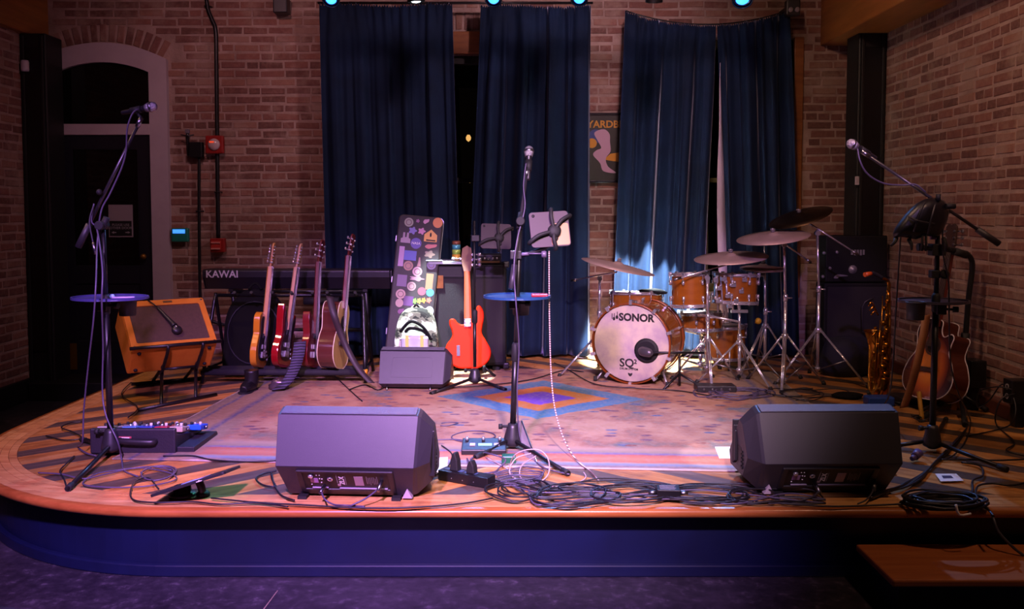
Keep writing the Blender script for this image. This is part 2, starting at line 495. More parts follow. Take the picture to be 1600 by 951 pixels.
head.build('frame', PAINT, door)
MB().bx(DC - .40, DC + .40, yf, yb, 1.905, 2.0).build('transom_bar', PAINT, door, bevel=.006)
MB().prism([(DC - .4, 2.0), (DC + .4, 2.0)] + ia[::-1], WY - .012, WY - .004, XZ).build('transom_pane', PANE, door)
leaf = MB()
leaf.bx(DC - .40, DC - .28, WY - .03, WY - .005, -.167, 1.905); leaf.bx(DC + .28, DC + .40, WY - .03, WY - .005, -.167, 1.905)
leaf.bx(DC - .28, DC + .28, WY - .03, WY - .005, -.167, .12); leaf.bx(DC - .28, DC + .28, WY - .03, WY - .005, .62, .78); leaf.bx(DC - .28, DC + .28, WY - .03, WY - .005, 1.78, 1.905)
leaf = leaf.build('door_leaf', NAVYD, door, bevel=.004)
MB().bx(DC - .28, DC + .28, WY - .016, WY - .01, .78, 1.78).build('door_pane', PANE, door)
MB().bx(DC - .28, DC + .28, WY - .02, WY - .008, .12, .62).build('door_panel', NAVYD, door)
GOLD = M('old brass', '#8a6222', .4, .7)
MB().bx(DC - .385, DC - .285, WY - .034, WY - .03, -.13, .1).build('kick_plate', GOLD, door, label='brass kick plate')
MB().ball((DC + .33, WY - .07, .86), .026, 10).cyl((DC + .33, WY - .07, .86), (DC + .33, WY - .03, .86), .01).build('door_knob', GOLD, door)
sg = A(188, 345, WY - .03)
signo = T('door_sign', 'pale notice with a black lower half taped to the door glass', 'sign', (sg.x, sg.y + .01, sg.z - .14))
MB().bx(sg.x - .105, sg.x + .105, WY - .022, WY - .018, sg.z - .14, sg.z + .14).build('paper', M('lilac grey card', '#8c8086', .7), signo)
MB().bx(sg.x - .098, sg.x + .094, WY - .024, WY - .022, sg.z - .13, sg.z + .0).build('black_panel', M('black card', '#0c0b0c', .6), signo)
GT = M('grey print', '#8a868a', .7)
for t, dz in (('PLEASE USE', -.035), ('OTHER DOOR', -.062)):
    text(t, .03, TM((sg.x, WY - .0245, sg.z + dz), (1, 0, 0), (0, 0, 1)), GT, signo, depth=.0004)
for s in (-1, 1):
    mb = MB(TM((sg.x + s * .06, WY - .0245, sg.z - .1), (1, 0, 0), (0, 0, 1)))
    mb.prism([(s * .022, 0), (0, .011), (0, -.011)][::s], 0, .0006).prism([(-.02, -.004), (.0, -.004), (.0, .004), (-.02, .004)] if s > 0 else [(0, -.004), (.02, -.004), (.02, .004), (0, .004)], 0, .0006)
    mb.build('arrow', GT, signo)
tag(MB().bx(WL + .04, -2.93, 7.35, WY - .02, FZ, -.167).build('trim_5', DARKTRIM, bevel=.01), 'black raised threshold below the arched door', 'threshold', kind='structure')
# ---- windows behind the curtains
WOODW = M('orange brown window timber', '#7a431c', .5, col2='#945a2a', vscale=4, stretch=(1, 1, 5))
GREENF = M('olive green window paint', '#4c4a1e', .5)
GLASS, nt_, b_ = newmat('window glass')
b_.inputs['Transmission Weight'].default_value = 1; b_.inputs['Roughness'].default_value = .0; b_.inputs['Base Color'].default_value = (.55, .55, .5, 1)
def window(name, label, q, frm, mull):
    x0, x1, z0, z1 = q
    wdo = T(name, label, 'window', ((x0 + x1) / 2, WY + .1, z0), kind='structure')
    f = .07
    for a in ((x0, x0 + f, z0, z1), (x1 - f, x1, z0, z1), (x0 + f, x1 - f, z0, z0 + f), (x0 + f, x1 - f, z1 - f, z1)):
        MB().bx(a[0], a[1], WY + .03, WY + .11, a[2], a[3]).build('window_frame', frm, wdo, bevel=.005)
    for m_ in mull: MB().bx(m_ - .02, m_ + .02, WY + .05, WY + .09, z0 + f, z1 - f).build('mullion', frm, wdo, bevel=.004)
    MB().bx(x0 + f, x1 - f, WY + .05, WY + .09, z0 + .95, z0 + .99).build('glazing_bar', frm, wdo, bevel=.004)
    MB().bx(x0 + f, x1 - f, WY + .066, WY + .072, z0 + f, z1 - f).build('pane', GLASS, wdo)
    return wdo
w1 = window('window_1', 'tall dark window glimpsed between the two left curtains', W1, M('dark window paint', '#18130e', .5), (-.7, -.05))
MB().bx(W1[0] - .08, W1[1] + .08, WY - .05, WY + .1, 2.595, 2.785).build('lintel', WOODW, w1, bevel=.008)
w2 = window('window_2', 'window with olive frame glimpsed between the right curtains', W2, GREENF, (1.70,))
for x in (W2[0] - .07, W2[1]):
    MB().bx(x, x + .08, WY - .045, WY + .03, .5, 2.74).build('casing', WOODW, w2, bevel=.006)
MB().bx(-3, 4, 9.6, 9.7, 0, 3.5).build('night_backdrop', None)
nb = bpy.data.objects['night_backdrop']; nb.data.materials.append(M('unlit facade across the street', '#1a1512', .9)); tag(nb, 'unlit wall across the dark street outside the windows', 'wall', kind='structure')
for i, (px, py) in enumerate(((732, 216), (734, 283))):  # added glowing bulbs stand in for reflections in the dark pane
    p = A(px, py, 9.3)
    lp = T('pane_glow' if i == 0 else 'small_pane_glow', ('warm pear shaped glow added for a reflection in the left window', 'tiny warm glow added for a reflection low in the left window')[i], 'lamp', p)
    MB().lathe([(.001, -.035), (.022, -.018), (.027, .008), (.016, .03), (.01, .04)], 12, p).build('bulb', M('warm reflection glow', '#ffd9a0', .5, emit='#ffc070', es=1.8), lp) if i == 0 else MB().ball(p, .018, 8).build('bulb', MATS['warm reflection glow'], lp)
    MB().bx(p.x - .012, p.x + .012, p.y, 9.6, p.z + .05, p.z + .07).cyl(p + Vector((0, 0, .03)), p + Vector((0, 0, .06)), .013).build('bracket', BLACKM, lp)
# ================================================================ THE STAGE
NX = -1.45; NR = 1.45; NC = 5.15; FY = 3.70; SX0 = -2.9; SBY = WY - .02
def outline(d, n=26):
    p = [(WR - .002, FY + d)]
    c = Vector((NX, NC)); r = NR - d
    p += [(c.x + r * math.cos(R(270 - 90 * i / n)), c.y + r * math.sin(R(270 - 90 * i / n))) for i in range(n + 1)]
    p += [(SX0 + d, SBY), (WR - .002, SBY)]
    return p[::-1]
stage = T('stage_floor', 'raised wooden stage with a rounded left corner and chevron planks', 'stage', (0, FY, FZ), kind='structure')
NAVY = M('navy stage paint', '#0d1538', .38, col2='#0a102a', vscale=2)
mb = MB(); ol = outline(.10); mb.prism(ol, FZ, -.045)
mb.build('front_panel', NAVY, stage)
a, b = outline(.07), outline(.10)
mb = MB(); mb.ring(a, b, FZ, FZ + .052); mb.build('base_board', NAVY, stage, bevel=.006)
def wood(name, c1, c2, c3):
    m, nt, b = newmat(name)
    v = coords(nt, 'Object', (2.2, 26, 8)); oi = N(nt, 'ShaderNodeObjectInfo')
    ad = N(nt, 'ShaderNodeVectorMath'); ad.operation = 'ADD'; nt.links.new(v, ad.inputs[0])
    cx = N(nt, 'ShaderNodeCombineXYZ'); nt.links.new(mth(nt, 'MULTIPLY', oi.outputs['Random'], 40), cx.inputs[0]); nt.links.new(cx.outputs[0], ad.inputs[1])
    n1 = noise(nt, ad.outputs[0], 1.0, 7, .65)
    c = ramp(nt, n1, [(.28, c1), (.5, c2), (.72, c3)])
    h = N(nt, 'ShaderNodeHueSaturation'); nt.links.new(mth(nt, 'MULTIPLY_ADD', oi.outputs['Random'], .5, .75), h.inputs['Value']); nt.links.new(c, h.inputs['Color'])
    n2 = noise(nt, coords(nt, 'Object', (3, 3, 3)), 3, 5)
    c2_ = mixc(nt, ramp(nt, n2, [(.5, (0, 0, 0)), (.75, (.45, .45, .45))]), h.outputs[0], '#3c2a20')
    nt.links.new(c2_, b.inputs['Base Color'])
    nt.links.new(mth(nt, 'MULTIPLY_ADD', n2, .25, .2), b.inputs['Roughness'])
    bump(nt, b, n1, .1, .003)
    return m
AMBER = wood('amber stage plank', '#8a5226', '#b47a3e', '#cc9c5e')
DARKW = wood('dark walnut stage plank', '#3c322b', '#54473d', '#6b5c4e')
NOSE = wood('stage edge timber', '#986238', '#b8844c', '#cca268')
def clip(poly, hull):
    out = poly
    n = len(hull)
    for i in range(n):
        ax, ay = hull[i]; bx, by = hull[(i + 1) % n]; inp, out = out, []
        if not inp: break
        side = lambda p: (bx - ax) * (p[1] - ay) - (by - ay) * (p[0] - ax)
        for j in range(len(inp)):
            p, q = inp[j], inp[(j + 1) % len(inp)]; sp_, sq = side(p), side(q)
            if sp_ >= 0: out.append(p)
            if (sp_ >= 0) != (sq >= 0):
                t = sp_ / (sp_ - sq); out.append((p[0] + (q[0] - p[0]) * t, p[1] + (q[1] - p[1]) * t))
    return out
hull = outline(.20)
if sum(hull[i][0] * hull[(i + 1) % len(hull)][1] - hull[(i + 1) % len(hull)][0] * hull[i][1] for i in range(len(hull))) < 0: hull = hull[::-1]
SEAM = .02; PW = .142
for side in (-1, 1):
    ang = R(41) if side < 0 else R(-41)
    half = clip(hull, [(-9, 0), (SEAM, 0), (SEAM, 12), (-9, 12)]) if side < 0 else clip(hull, [(SEAM, 0), (9, 0), (9, 12), (SEAM, 12)])
    d = Vector((math.cos(ang), math.sin(ang))); nrm = Vector((-d.y, d.x)); o0 = Vector((SEAM, 3.7))
    for k in range(-30, 60):
        ka, kb = (k // 2) * 2 * PW + (.118 if k % 2 else 0), (k // 2) * 2 * PW + (2 * PW if k % 2 else .118)
        c0, c1 = o0 + nrm * (ka + .0008), o0 + nrm * (kb - .0008)
        quad = [tuple(c0 - d * 9), tuple(c0 + d * 9), tuple(c1 + d * 9), tuple(c1 - d * 9)]
        pc = clip(quad, half)
        if len(pc) < 3: continue
        ar = abs(sum(pc[i][0] * pc[(i + 1) % len(pc)][1] - pc[(i + 1) % len(pc)][0] * pc[i][1] for i in range(len(pc)))) / 2
        if ar < .002: continue
        ctr = Vector((sum(p[0] for p in pc) / len(pc), sum(p[1] for p in pc) / len(pc), -.02))
        Mw = Matrix.Translation(ctr) @ Matrix.Rotation(ang, 4, 'Z'); inv = Mw.inverted()
        loc = [(inv @ Vector((p[0], p[1], -.02)))[:2] for p in pc]
        ob = MB().prism(loc, -.024, .02).build('plank', AMBER if k % 2 else DARKW, stage, local=True)
        ob.matrix_basis = wm(stage).inverted() @ Mw
MB().prism(outline(.19), -.048, -.044).build('subfloor', DARKW, stage)
ins = [.035, .075, .12, .16, .199]
for i in range(4):
    MB().ring(outline(ins[i] + .0008), outline(ins[i + 1] - .0008), -.044, -.0004 * (i == 1)).build('border_strip', NOSE, stage)
# bull-nosed front edge swept along the rim
prof = [(.034, -.0003), (.012, -.002), (.003, -.010), (0, -.022), (.004, -.034), (.014, -.041), (.034, -.043)]
rings = [outline(p[0]) for p in prof]; mb = MB(); n = len(rings[0])
vs = [(p[0], p[1], prof[i][1]) for i, r_ in enumerate(rings) for p in r_]
mb.add(vs, [(i * n + j, i * n + (j + 1) % n, (i + 1) * n + (j + 1) % n, (i + 1) * n + j) for i in range(len(prof) - 1) for j in range(n - 1)], True)
mb.build('nosing', M('orange varnished nosing', '#8f4f22', .3, col2='#a8632e', vscale=5, stretch=(1, 8, 8)), stage)
# step
stp = T('stage_step', 'lower wooden step in front of the stage at the right', 'step', (2.2, 3.5, FZ), kind='structure')
MB().bx(1.46, WR - .002, 3.36, FY + .035, -.19, -.16).build('tread', M('red brown step tread', '#94502a', .35, col2='#ab6636', vscale=4, stretch=(.8, 8, 8)), stp, bevel=.008)
MB().bx(1.50, WR - .002, 3.40, FY + .10, FZ, -.19).build('riser', NAVY, stp)
# ---- rug
def rug_mat():
    m, nt, b = newmat('distressed woven rug')
    tc = N(nt, 'ShaderNodeTexCoord'); se = N(nt, 'ShaderNodeSeparateXYZ'); nt.links.new(tc.outputs['Object'], se.inputs[0])
    v = tc.outputs['Object']; x, y = se.outputs[0], se.outputs[1]
    nz = noise(nt, v, 6, 6, .7); nf = noise(nt, v, 34, 5, .7)
    wob = mth(nt, 'MULTIPLY_ADD', nz, .22, -.11)
    # field
    field = ramp(nt, noise(nt, v, 2.2, 5, .6), [(.3, '#96704f'), (.45, '#ae8463'), (.56, '#94654c'), (.64, '#6f6456'), (.76, '#566a78')])
    vo = N(nt, 'ShaderNodeTexVoronoi'); vo.inputs['Scale'].default_value = 1
    mp = N(nt, 'ShaderNodeMapping'); mp.inputs['Scale'].default_value = (7, 13, 1); nt.links.new(v, mp.inputs[0]); nt.links.new(mp.outputs[0], vo.inputs['Vector'])
    spot_ = ramp(nt, mth(nt, 'ADD', vo.outputs['Distance'], wob), [(.22, (1, 1, 1)), (.31, (0, 0, 0))])
    spc = ramp(nt, vo.outputs['Color'], [(.2, '#5d3a4c'), (.45, '#7a4636'), (.6, '#4c5870'), (.8, '#8c5436')], 'CONSTANT')
    c = mixc(nt, mth(nt, 'MULTIPLY', spot_, .92), field, spc)
    # medallion
    d = mth(nt, 'ADD', mth(nt, 'ADD', mth(nt, 'ABSOLUTE', mth(nt, 'DIVIDE', x, .70)), mth(nt, 'ABSOLUTE', mth(nt, 'DIVIDE', y, .62))), mth(nt, 'MULTIPLY', wob, .8))
    med = ramp(nt, d, [(0, '#6030a0'), (.33, '#6c3aa8'), (.37, '#c06a14'), (.62, '#b86e1c'), (.66, '#3a6a88'), (.98, '#4a7a8e'), (1.0, '#4a7a8e')])
    inside = ramp(nt, d, [(.98, (1, 1, 1)), (1.08, (0, 0, 0))])
    c = mixc(nt, inside, c, med)
    # borders, measured from the front and side edges
    for src, edge, sg_ in ((y, -1.62, 1), (x, -2.1, 1), (x, 1.75, -1)):
        e = mth(nt, 'MULTIPLY', mth(nt, 'SUBTRACT', src, edge), sg_)
        ew = mth(nt, 'MULTIPLY_ADD', nz, .05, mth(nt, 'SUBTRACT', e, .025))
        bc = ramp(nt, mth(nt, 'MULTIPLY', ew, 1.4), [(0, '#b8aaa0'), (.03, '#7c6a60'), (.10, '#76889a'), (.13, '#9c8a78'), (.16, '#b4694c'), (.24, '#bf7a58'), (.33, '#b06048'), (.37, '#6a6484'), (.41, '#8f7c68'), (.5, '#a98a72')])
        if src is x: bc = ramp(nt, mth(nt, 'MULTIPLY', ew, 1.4), [(0, '#b0a294'), (.02, '#6a5c4c'), (.1, '#7a6a52'), (.13, '#4c4e62'), (.16, '#84694e'), (.3, '#8f7456'), (.36, '#50506a'), (.4, '#86705a')])
        fm = ramp(nt, e, [(.0, (1, 1, 1)), (.34, (1, 1, 1)), (.42, (0, 0, 0))])
        c = mixc(nt, fm, c, bc)
    wear = ramp(nt, nf, [(.45, (0, 0, 0)), (.7, (.45, .45, .45))])
    c = mixc(nt, wear, c, '#a88c78')
    we = N(nt, 'ShaderNodeTexWave'); we.inputs['Scale'].default_value = 120; we.bands_direction = 'X'; nt.links.new(v, we.inputs[0])
    nt.links.new(c, b.inputs['Base Color']); b.inputs['Roughness'].default_value = .95
    bump(nt, b, mth(nt, 'ADD', nf, mth(nt, 'MULTIPLY', we.outputs[1], .4)), .5, .004)
    return m
rc = G(845, 623)
rug = MB().bx(-2.1, 1.75, -1.62, 1.1, 0, .008).build('rug', rug_mat(), bevel=.003)
rug.matrix_basis = Matrix.Translation((rc.x, rc.y, .0005)) @ Matrix.Rotation(R(-4), 4, 'Z')
tag(rug, 'faded patterned rug with a purple and orange diamond medallion on the stage', 'rug')
# ================================================================ CURTAINS
def velvet():
    m, nt, b = newmat('midnight blue velvet'); v = coords(nt, 'Object')
    c = ramp(nt, noise(nt, v, 3, 4), [(.3, '#0f1a2c'), (.7, '#152540')])
    nt.links.new(c, b.inputs['Base Color']); b.inputs['Roughness'].default_value = .85
    b.inputs['Sheen Weight'].default_value = .6; b.inputs['Sheen Roughness'].default_value = .22; b.inputs['Sheen Tint'].default_value = (.75, .75, 1, 1)
    b.inputs['Specular IOR Level'].default_value = .15
    bump(nt, b, noise(nt, v, 14, 5), .25, .01)
    return m
VELVET = velvet(); LINING = M('pale lilac curtain lining', '#b9a9bb', .8)
def curtain(name, label, Y, xt, xb, ztop, folds, amp, seed, zb=.03, edge=None, nu=170, nv=36):
    """xt/xb: world x of the left and right edge at the top and at the hem; edge: list of (v, dx_left, dx_right)"""
    rr = random.Random(seed); ph = [rr.uniform(0, 6.28) for _ in range(6)]
    t = T(name, label, 'curtain', ((xt[0] + xt[1]) / 2, Y, zb))
    vs = []; fs = []
    def fold(u, v):
        f = folds * 6.283 * u
        w_ = .6 * math.sin(f + ph[0] + .5 * math.sin(3 * v + ph[3])) + .35 * math.sin(1.73 * f + ph[1] + .8 * v) + .22 * math.sin(2.9 * f + ph[2])
        w_ = w_ + .25 * math.sin(.43 * f + ph[4])
        return math.copysign(abs(w_) ** .8, w_)
    def eoff(v):
        if not edge: return 0, 0
        for a_, b_ in zip(edge, edge[1:]):
            if a_[0] <= v <= b_[0]:
                q = (v - a_[0]) / (b_[0] - a_[0]); return a_[1] + (b_[1] - a_[1]) * q, a_[2] + (b_[2] - a_[2]) * q
        return edge[-1][1], edge[-1][2]
    for j in range(nv + 1):
        v = j / nv
        el, er = eoff(v)
        x0 = xt[0] + (xb[0] - xt[0]) * v + el; x1 = xt[1] + (xb[1] - xt[1]) * v + er
        am = amp * (.3 + .7 * min(1, v * 4))
        for i in range(nu + 1):
            u = i / nu
            zt = ztop(u); z = zt + (zb - zt) * v
            hf = .012 * math.sin(folds * 2.7 * 6.283 * u + ph[5]) * max(0, 1 - v * 12)
            y = Y + am * fold(u, v) + hf
            vs.append((x0 + (x1 - x0) * u + .25 * am * math.sin(folds * 6.283 * u * 1.31 + ph[2]), y, z + (.012 * math.sin(i * 1.9) if j == 0 else 0)))
    n = nu + 1
    fs = [(j * n + i, j * n + i + 1, (j + 1) * n + i + 1, (j + 1) * n + i) for j in range(nv) for i in range(nu)]
    inv = wm(t).inverted(); me = bpy.data.meshes.new('velvet_panel'); me.from_pydata([(inv @ Vector(p))[:] for p in vs], [], fs)
    me.polygons.foreach_set('use_smooth', [True] * len(fs)); me.materials.append(VELVET)
    o = bpy.data.objects.new('velvet_panel', me); COL.objects.link(o); o.parent = t
    sd = o.modifiers.new('thick', 'SOLIDIFY'); sd.thickness = .006; sd.offset = 0
    def strip(col, width, v0, label_):
        mb = MB(); pts = []
        for j in range(nv + 1):
            if j / nv < v0: continue
            p = Vector(vs[j * n + col]); g = min(1, (j / nv - v0) * 2.2)
            pts.append((p + Vector((-.0, -.012, 0)), p + Vector((-width * g, -.03 - .01 * math.sin(j * .7), 0))))
        for (a_, b_), (c_, d_) in zip(pts, pts[1:]): mb.add([a_, b_, d_, c_], [(0, 1, 2, 3)], True)
        s_ = mb.build('lining_edge', LINING, t, label=label_); q = s_.modifiers.new('thick', 'SOLIDIFY'); q.thickness = .004
    t_strip = strip
    return t, strip
CY = 7.56
def X(px, Y=CY): return (px - 800) / F * (Y * cp)
def Zy(py, Y=CY): return A(800, py, Y).z
c1, s1 = curtain('velvet_curtain', 'dark blue velvet curtain at the far left, behind the sticker covered case', CY, (X(503), X(708)), (X(512), X(722)), lambda u: Zy(8) + .01 * math.sin(9 * u), 5.5, .03, 1)
c2, s2 = curtain('velvet_curtain', 'blue velvet curtain behind the centre microphone, flaring toward its hem', CY, (X(752), X(922)), (X(726), X(924)), lambda u: Zy(10) + .01 * math.sin(7 * u), 4.2, .065, 2)
sag = lambda x: Zy(18) - .118 * max(0, 1 - ((x - X(1100)) / (X(1228) - X(1100))) ** 2)
c3, s3 = curtain('velvet_curtain', 'blue velvet curtain behind the bass drum, lit white near its hem', CY, (X(975), X(1115)), (X(958), X(1098)), lambda u: sag(X(975) + u * (X(1115) - X(975))), 3.2, .07, 5, edge=[(0, 0, 0), (.2, 0, .01), (1, 0, 0)])
c4, s4 = curtain('velvet_curtain', 'blue velvet curtain at the far right with a pale lining edge showing', CY, (X(1117), X(1228)), (X(1138), X(1250)), lambda u: sag(X(1117) + u * (X(1228) - X(1117))), 3.2, .055, 9)
s4(2, .075, .1, 'pale lilac lining folded outward')
rod = MB().tube([(X(500), CY + .01, Zy(8) + .02), (X(925), CY + .01, Zy(8) + .02)], .011, 8).build('curtain_rod', BLACKM); tag(rod, 'black curtain rod above the two left curtains', 'curtain rod')
MBw = MB().tube([(x, CY + .0, sag(x) + .012) for x in [X(975) + (X(1232) - X(975)) * i / 16 for i in range(17)]], .006, 6).build('curtain_wire', BLACKM); tag(MBw, 'sagging wire carrying the two right curtains', 'curtain rod')
# ================================================================ ON THE WALLS
FW = WY - .016
def wallbox(px, py, Y, wd, h, d): p = A(px, py, Y); return p
RED = M('fire alarm red', '#8c1d18', .4)
# conduits
def pipe(name, label, pts, r=.017, Y=WY - .04):
    P = [A(x, y, Y) for x, y in pts]
    t = T(name, label, 'conduit', P[-1])
    MB().tube(P, r, 10, 5).build('pipe', BLACKM, t)
    for i in (1, len(P) - 2):
        MB().tube([P[i] + Vector((-.03, .03, 0)), P[i] + Vector((-.02, -.014, 0)), P[i] + Vector((.02, -.014, 0)), P[i] + Vector((.03, .03, 0))], .006, 6).build('pipe_clip', BLACKM, t)
    return t
pipe('wall_conduit', 'black conduit running down from the ceiling to the red alarm boxes', [(320, -30), (324, 10), (331, 30), (337, 48), (338, 100), (339, 200), (340, 300), (341, 372)])
pipe('wall_conduit', 'thin black conduit bending low behind the guitar rack', [(311, 240), (311, 330), (312, 430), (314, 475), (322, 495), (345, 506), (372, 508)], .013)
p = A(336, 226, WY - .06)
al = T('fire_alarm_strobe', 'red square fire alarm with a round white strobe on the brick wall', 'alarm', p)
MB().box(p, (.155, .05, .155)).build('housing', RED, al, bevel=.012)
MB().lathe([(.052, 0), (.05, .012), (.03, .026), (.001, .03)], 20, p + Vector((0, -.025, 0)), (0, -1, 0)).build('strobe_lens', M('milky strobe lens', '#b9a6a4', .2), al)
MB().box(p + Vector((-.012, -.054, .02)), (.04, .006, .014)).build('strobe_glint', M('amber strobe glint', '#ff7040', .3, emit='#ff5030', es=.5), al)  # glowing sliver painted as a glint on the strobe lens
p = A(341, 383, WY - .06)
pl = T('fire_pull_station', 'small red fire pull box at the foot of the black conduit', 'alarm', p)
MB().box(p, (.125, .06, .12)).build('housing', RED, pl, bevel=.008)
MB().box(p + Vector((-.01, -.032, 0)), (.085, .012, .08)).build('front_plate', M('alarm front red', '#a83228', .4), pl, bevel=.005)
MB().box(p + Vector((-.01, -.042, .024)), (.075, .01, .012)).box(p + Vector((-.01, -.042, -.028)), (.075, .01, .012)).build('handle', M('alarm pale print', '#c98074', .5), pl)
p = A(307, 234, WY - .06)
bk = T('wall_bracket', 'black wall bracket box with a raised arm left of the fire alarm', 'bracket', p)
MB().box(p, (.115, .06, .13)).build('box', BLACKM, bk, bevel=.008)
q = A(293, 205, WY - .08)
MB().tube([p + Vector((-.07, 0, -.05)), p + Vector((-.072, -.01, .1)), q], .014, 8).build('arm', BLACKM, bk)
MB().box(q, (.035, .03, .035)).build('sensor', M('grey sensor', '#6a626a', .4), bk, bevel=.004)
MB().tube([q + Vector((-.055, 0, -.03)), q + Vector((0, -.02, -.04)), q + Vector((.055, 0, -.03))], .006, 6, 4).build('wire', BLACKM, bk)
p = A(282, 367, WY - .05)
th = T('door_controller', 'teal door controller with a glowing blue strip beside the door frame', 'controller', p)
MB().box(p, (.15, .045, .12)).build('housing', M('teal plastic', '#1c7a66', .4), th, bevel=.012)
MB().box(p + Vector((-.005, -.024, .032)), (.105, .006, .034)).build('display', M('blue display glow', '#4aa0ff', .4, emit='#3a86ff', es=1.6), th)
p = A(440, 9, WY - .09)
sp_ = T('wall_speaker', 'small black speaker high on the brick wall left of the curtains', 'speaker', p)
MB().box(p, (.12, .12, .14)).build('cabinet', BLACKP, sp_, bevel=.01)
MB().bx(p.x - .02, p.x + .02, p.y + .05, WY - .02, p.z - .02, p.z + .02).build('mount', BLACKM, sp_)
MB().ball(p + Vector((.065, -.03, .05)), .008, 8).build('indicator', M('grey indicator', '#8a8a90', .4), sp_)
p = A(1238, 13, 7.5)
em = T('emergency_light', 'black emergency light box with two small round lamps beside the right curtain', 'lamp', p)
MB().box(p, (.115, .07, .13)).build('housing', BLACKP, em, bevel=.01)
MB().bx(p.x - .03, p.x + .03, p.y + .03, WY - .02, p.z - .03, p.z + .03).build('mount', BLACKM, em)
for s in (-1, 1):
    MB().lathe([(.02, 0), (.021, .014), (.015, .018), (.001, .019)], 14, p + Vector((s * .027, -.035, -.02)), (0, -1, 0)).build('lamp_head', M('grey lamp lens', '#7d757c', .25), em)
p = A(39, 103, 7.42)
tag(MB().lathe([(.028, -.045), (.032, -.03), (.032, .03), (.026, .045), (.001, .047)], 14, p).build('motion_sensor', M('off white plastic', '#b9aebb', .5)), 'small off white motion sensor on the black left post', 'sensor')
p = A(1339, 282, 7.205)
sw = T('switch_plate', 'narrow white switch plate on the black right post', 'switch', p)
MB().box(p, (.034, .008, .068)).build('plate', M('off white plastic', '#b9aebb', .5), sw, bevel=.003)
MB().box(p + Vector((0, -.007, 0)), (.012, .008, .024)).build('toggle', MATS['off white plastic'], sw)
# framed poster between the curtains
p = A(943, 231, WY - .03)
po = T('framed_poster', 'framed psychedelic concert poster between the curtains', 'poster', p)
pw, ph_ = .37, .60
mb = MB()
for a in ((-pw / 2, pw / 2, ph_ / 2 - .02, ph_ / 2), (-pw / 2, pw / 2, -ph_ / 2, -ph_ / 2 + .02), (-pw / 2, -pw / 2 + .02, -ph_ / 2, ph_ / 2), (pw / 2 - .02, pw / 2, -ph_ / 2, ph_ / 2)):
    MB().bx(p.x + a[0], p.x + a[1], p.y - .012, p.y + .01, p.z + a[2], p.z + a[3]).build('frame_bar', M('black lacquer frame', '#1a1118', .25), po, bevel=.003)
MB().bx(p.x - pw / 2 + .018, p.x + pw / 2 - .018, p.y - .003, p.y + .004, p.z - ph_ / 2 + .018, p.z + ph_ / 2 - .018).build('print', M('dark olive print', '#24201a', .6, col2='#2c281c'), po)
PT = TM((p.x, p.y - .0035, p.z), (1, 0, 0), (0, 0, 1))
YEL, BLU, PNK = M('poster ochre', '#c4861c', .6), M('poster blue', '#2f3d78', .6), M('poster pale pink', '#b78fa0', .6)
text('YARDBI', .085, PT @ Matrix.Translation((.005, .2, 0)), YEL, po, depth=.0006, bold=.002)
MB(PT).prism(circ(.06, 18, 1, 1), 0, .0006, Matrix.Translation((-.07, .1, 0))).build('print_shape', BLU, po)
MB(PT).prism(circ(.042, 18), 0, .0009, Matrix.Translation((-.1, .04, 0))).build('print_shape', YEL, po)
MB(PT).prism([(.0, -.1), (.06, -.05), (.13, -.04), (.13, -.12)], 0, .0009).build('print_shape', YEL, po)
MB(PT).prism([v[:2] for v in catmull([(-.08, .13, 0), (0, .16, 0), (.05, .12, 0), (.055, .05, 0), (.06, -.03, 0), (.02, -.09, 0), (.04, -.16, 0), (.11, -.215, 0), (-.0, -.2, 0), (-.03, -.13, 0), (-.09, -.06, 0), (-.06, -.02, 0), (-.02, .0, 0), (-.05, .06, 0)], 4, True)], 0, .0012).build('print_shape', PNK, po)
# ================================================================ STAGE LAMPS ALONG THE TOP
LY, LZ = 6.52, 2.97
bar = MB().tube([(-1.6, LY, LZ), (2.0, LY, LZ)], .024, 12)
for x in (-1.4, .2, 1.8): bar.cyl((x, LY, LZ), (x, LY, 3.6), .012)
tag(bar.build('lighting_bar', BLACKM), 'black pipe carrying the stage lamps above the curtains', 'pipe')
BLUEL = M('blue led lens', '#1a5cff', .2, emit='#2f7dff', es=5); WHITEL = M('white led lens', '#ffffff', .2, emit='#dff2ff', es=9)
lamps = ((517, 'b', (-1.2, 4.2, .2)), (650, 'w', (-.53, 6.70, 0)), (771, 'b', (-.3, 4.6, 0)), (905, 'b', (.3, 5, 0)), (1022, 'w', (1.12, 7.42, 0)), (1160, 'b', (1.2, 4.4, .1)))
names = ('leftmost stage lamp with a blue lens above the first curtain', 'stage lamp with a white lens above the first curtain', 'stage lamp with a blue lens above the left edge of the second curtain',
         'stage lamp with a blue lens above the right edge of the second curtain', 'stage lamp with a white lens above the right pair of curtains', 'rightmost stage lamp with a big blue lens above the right curtain')
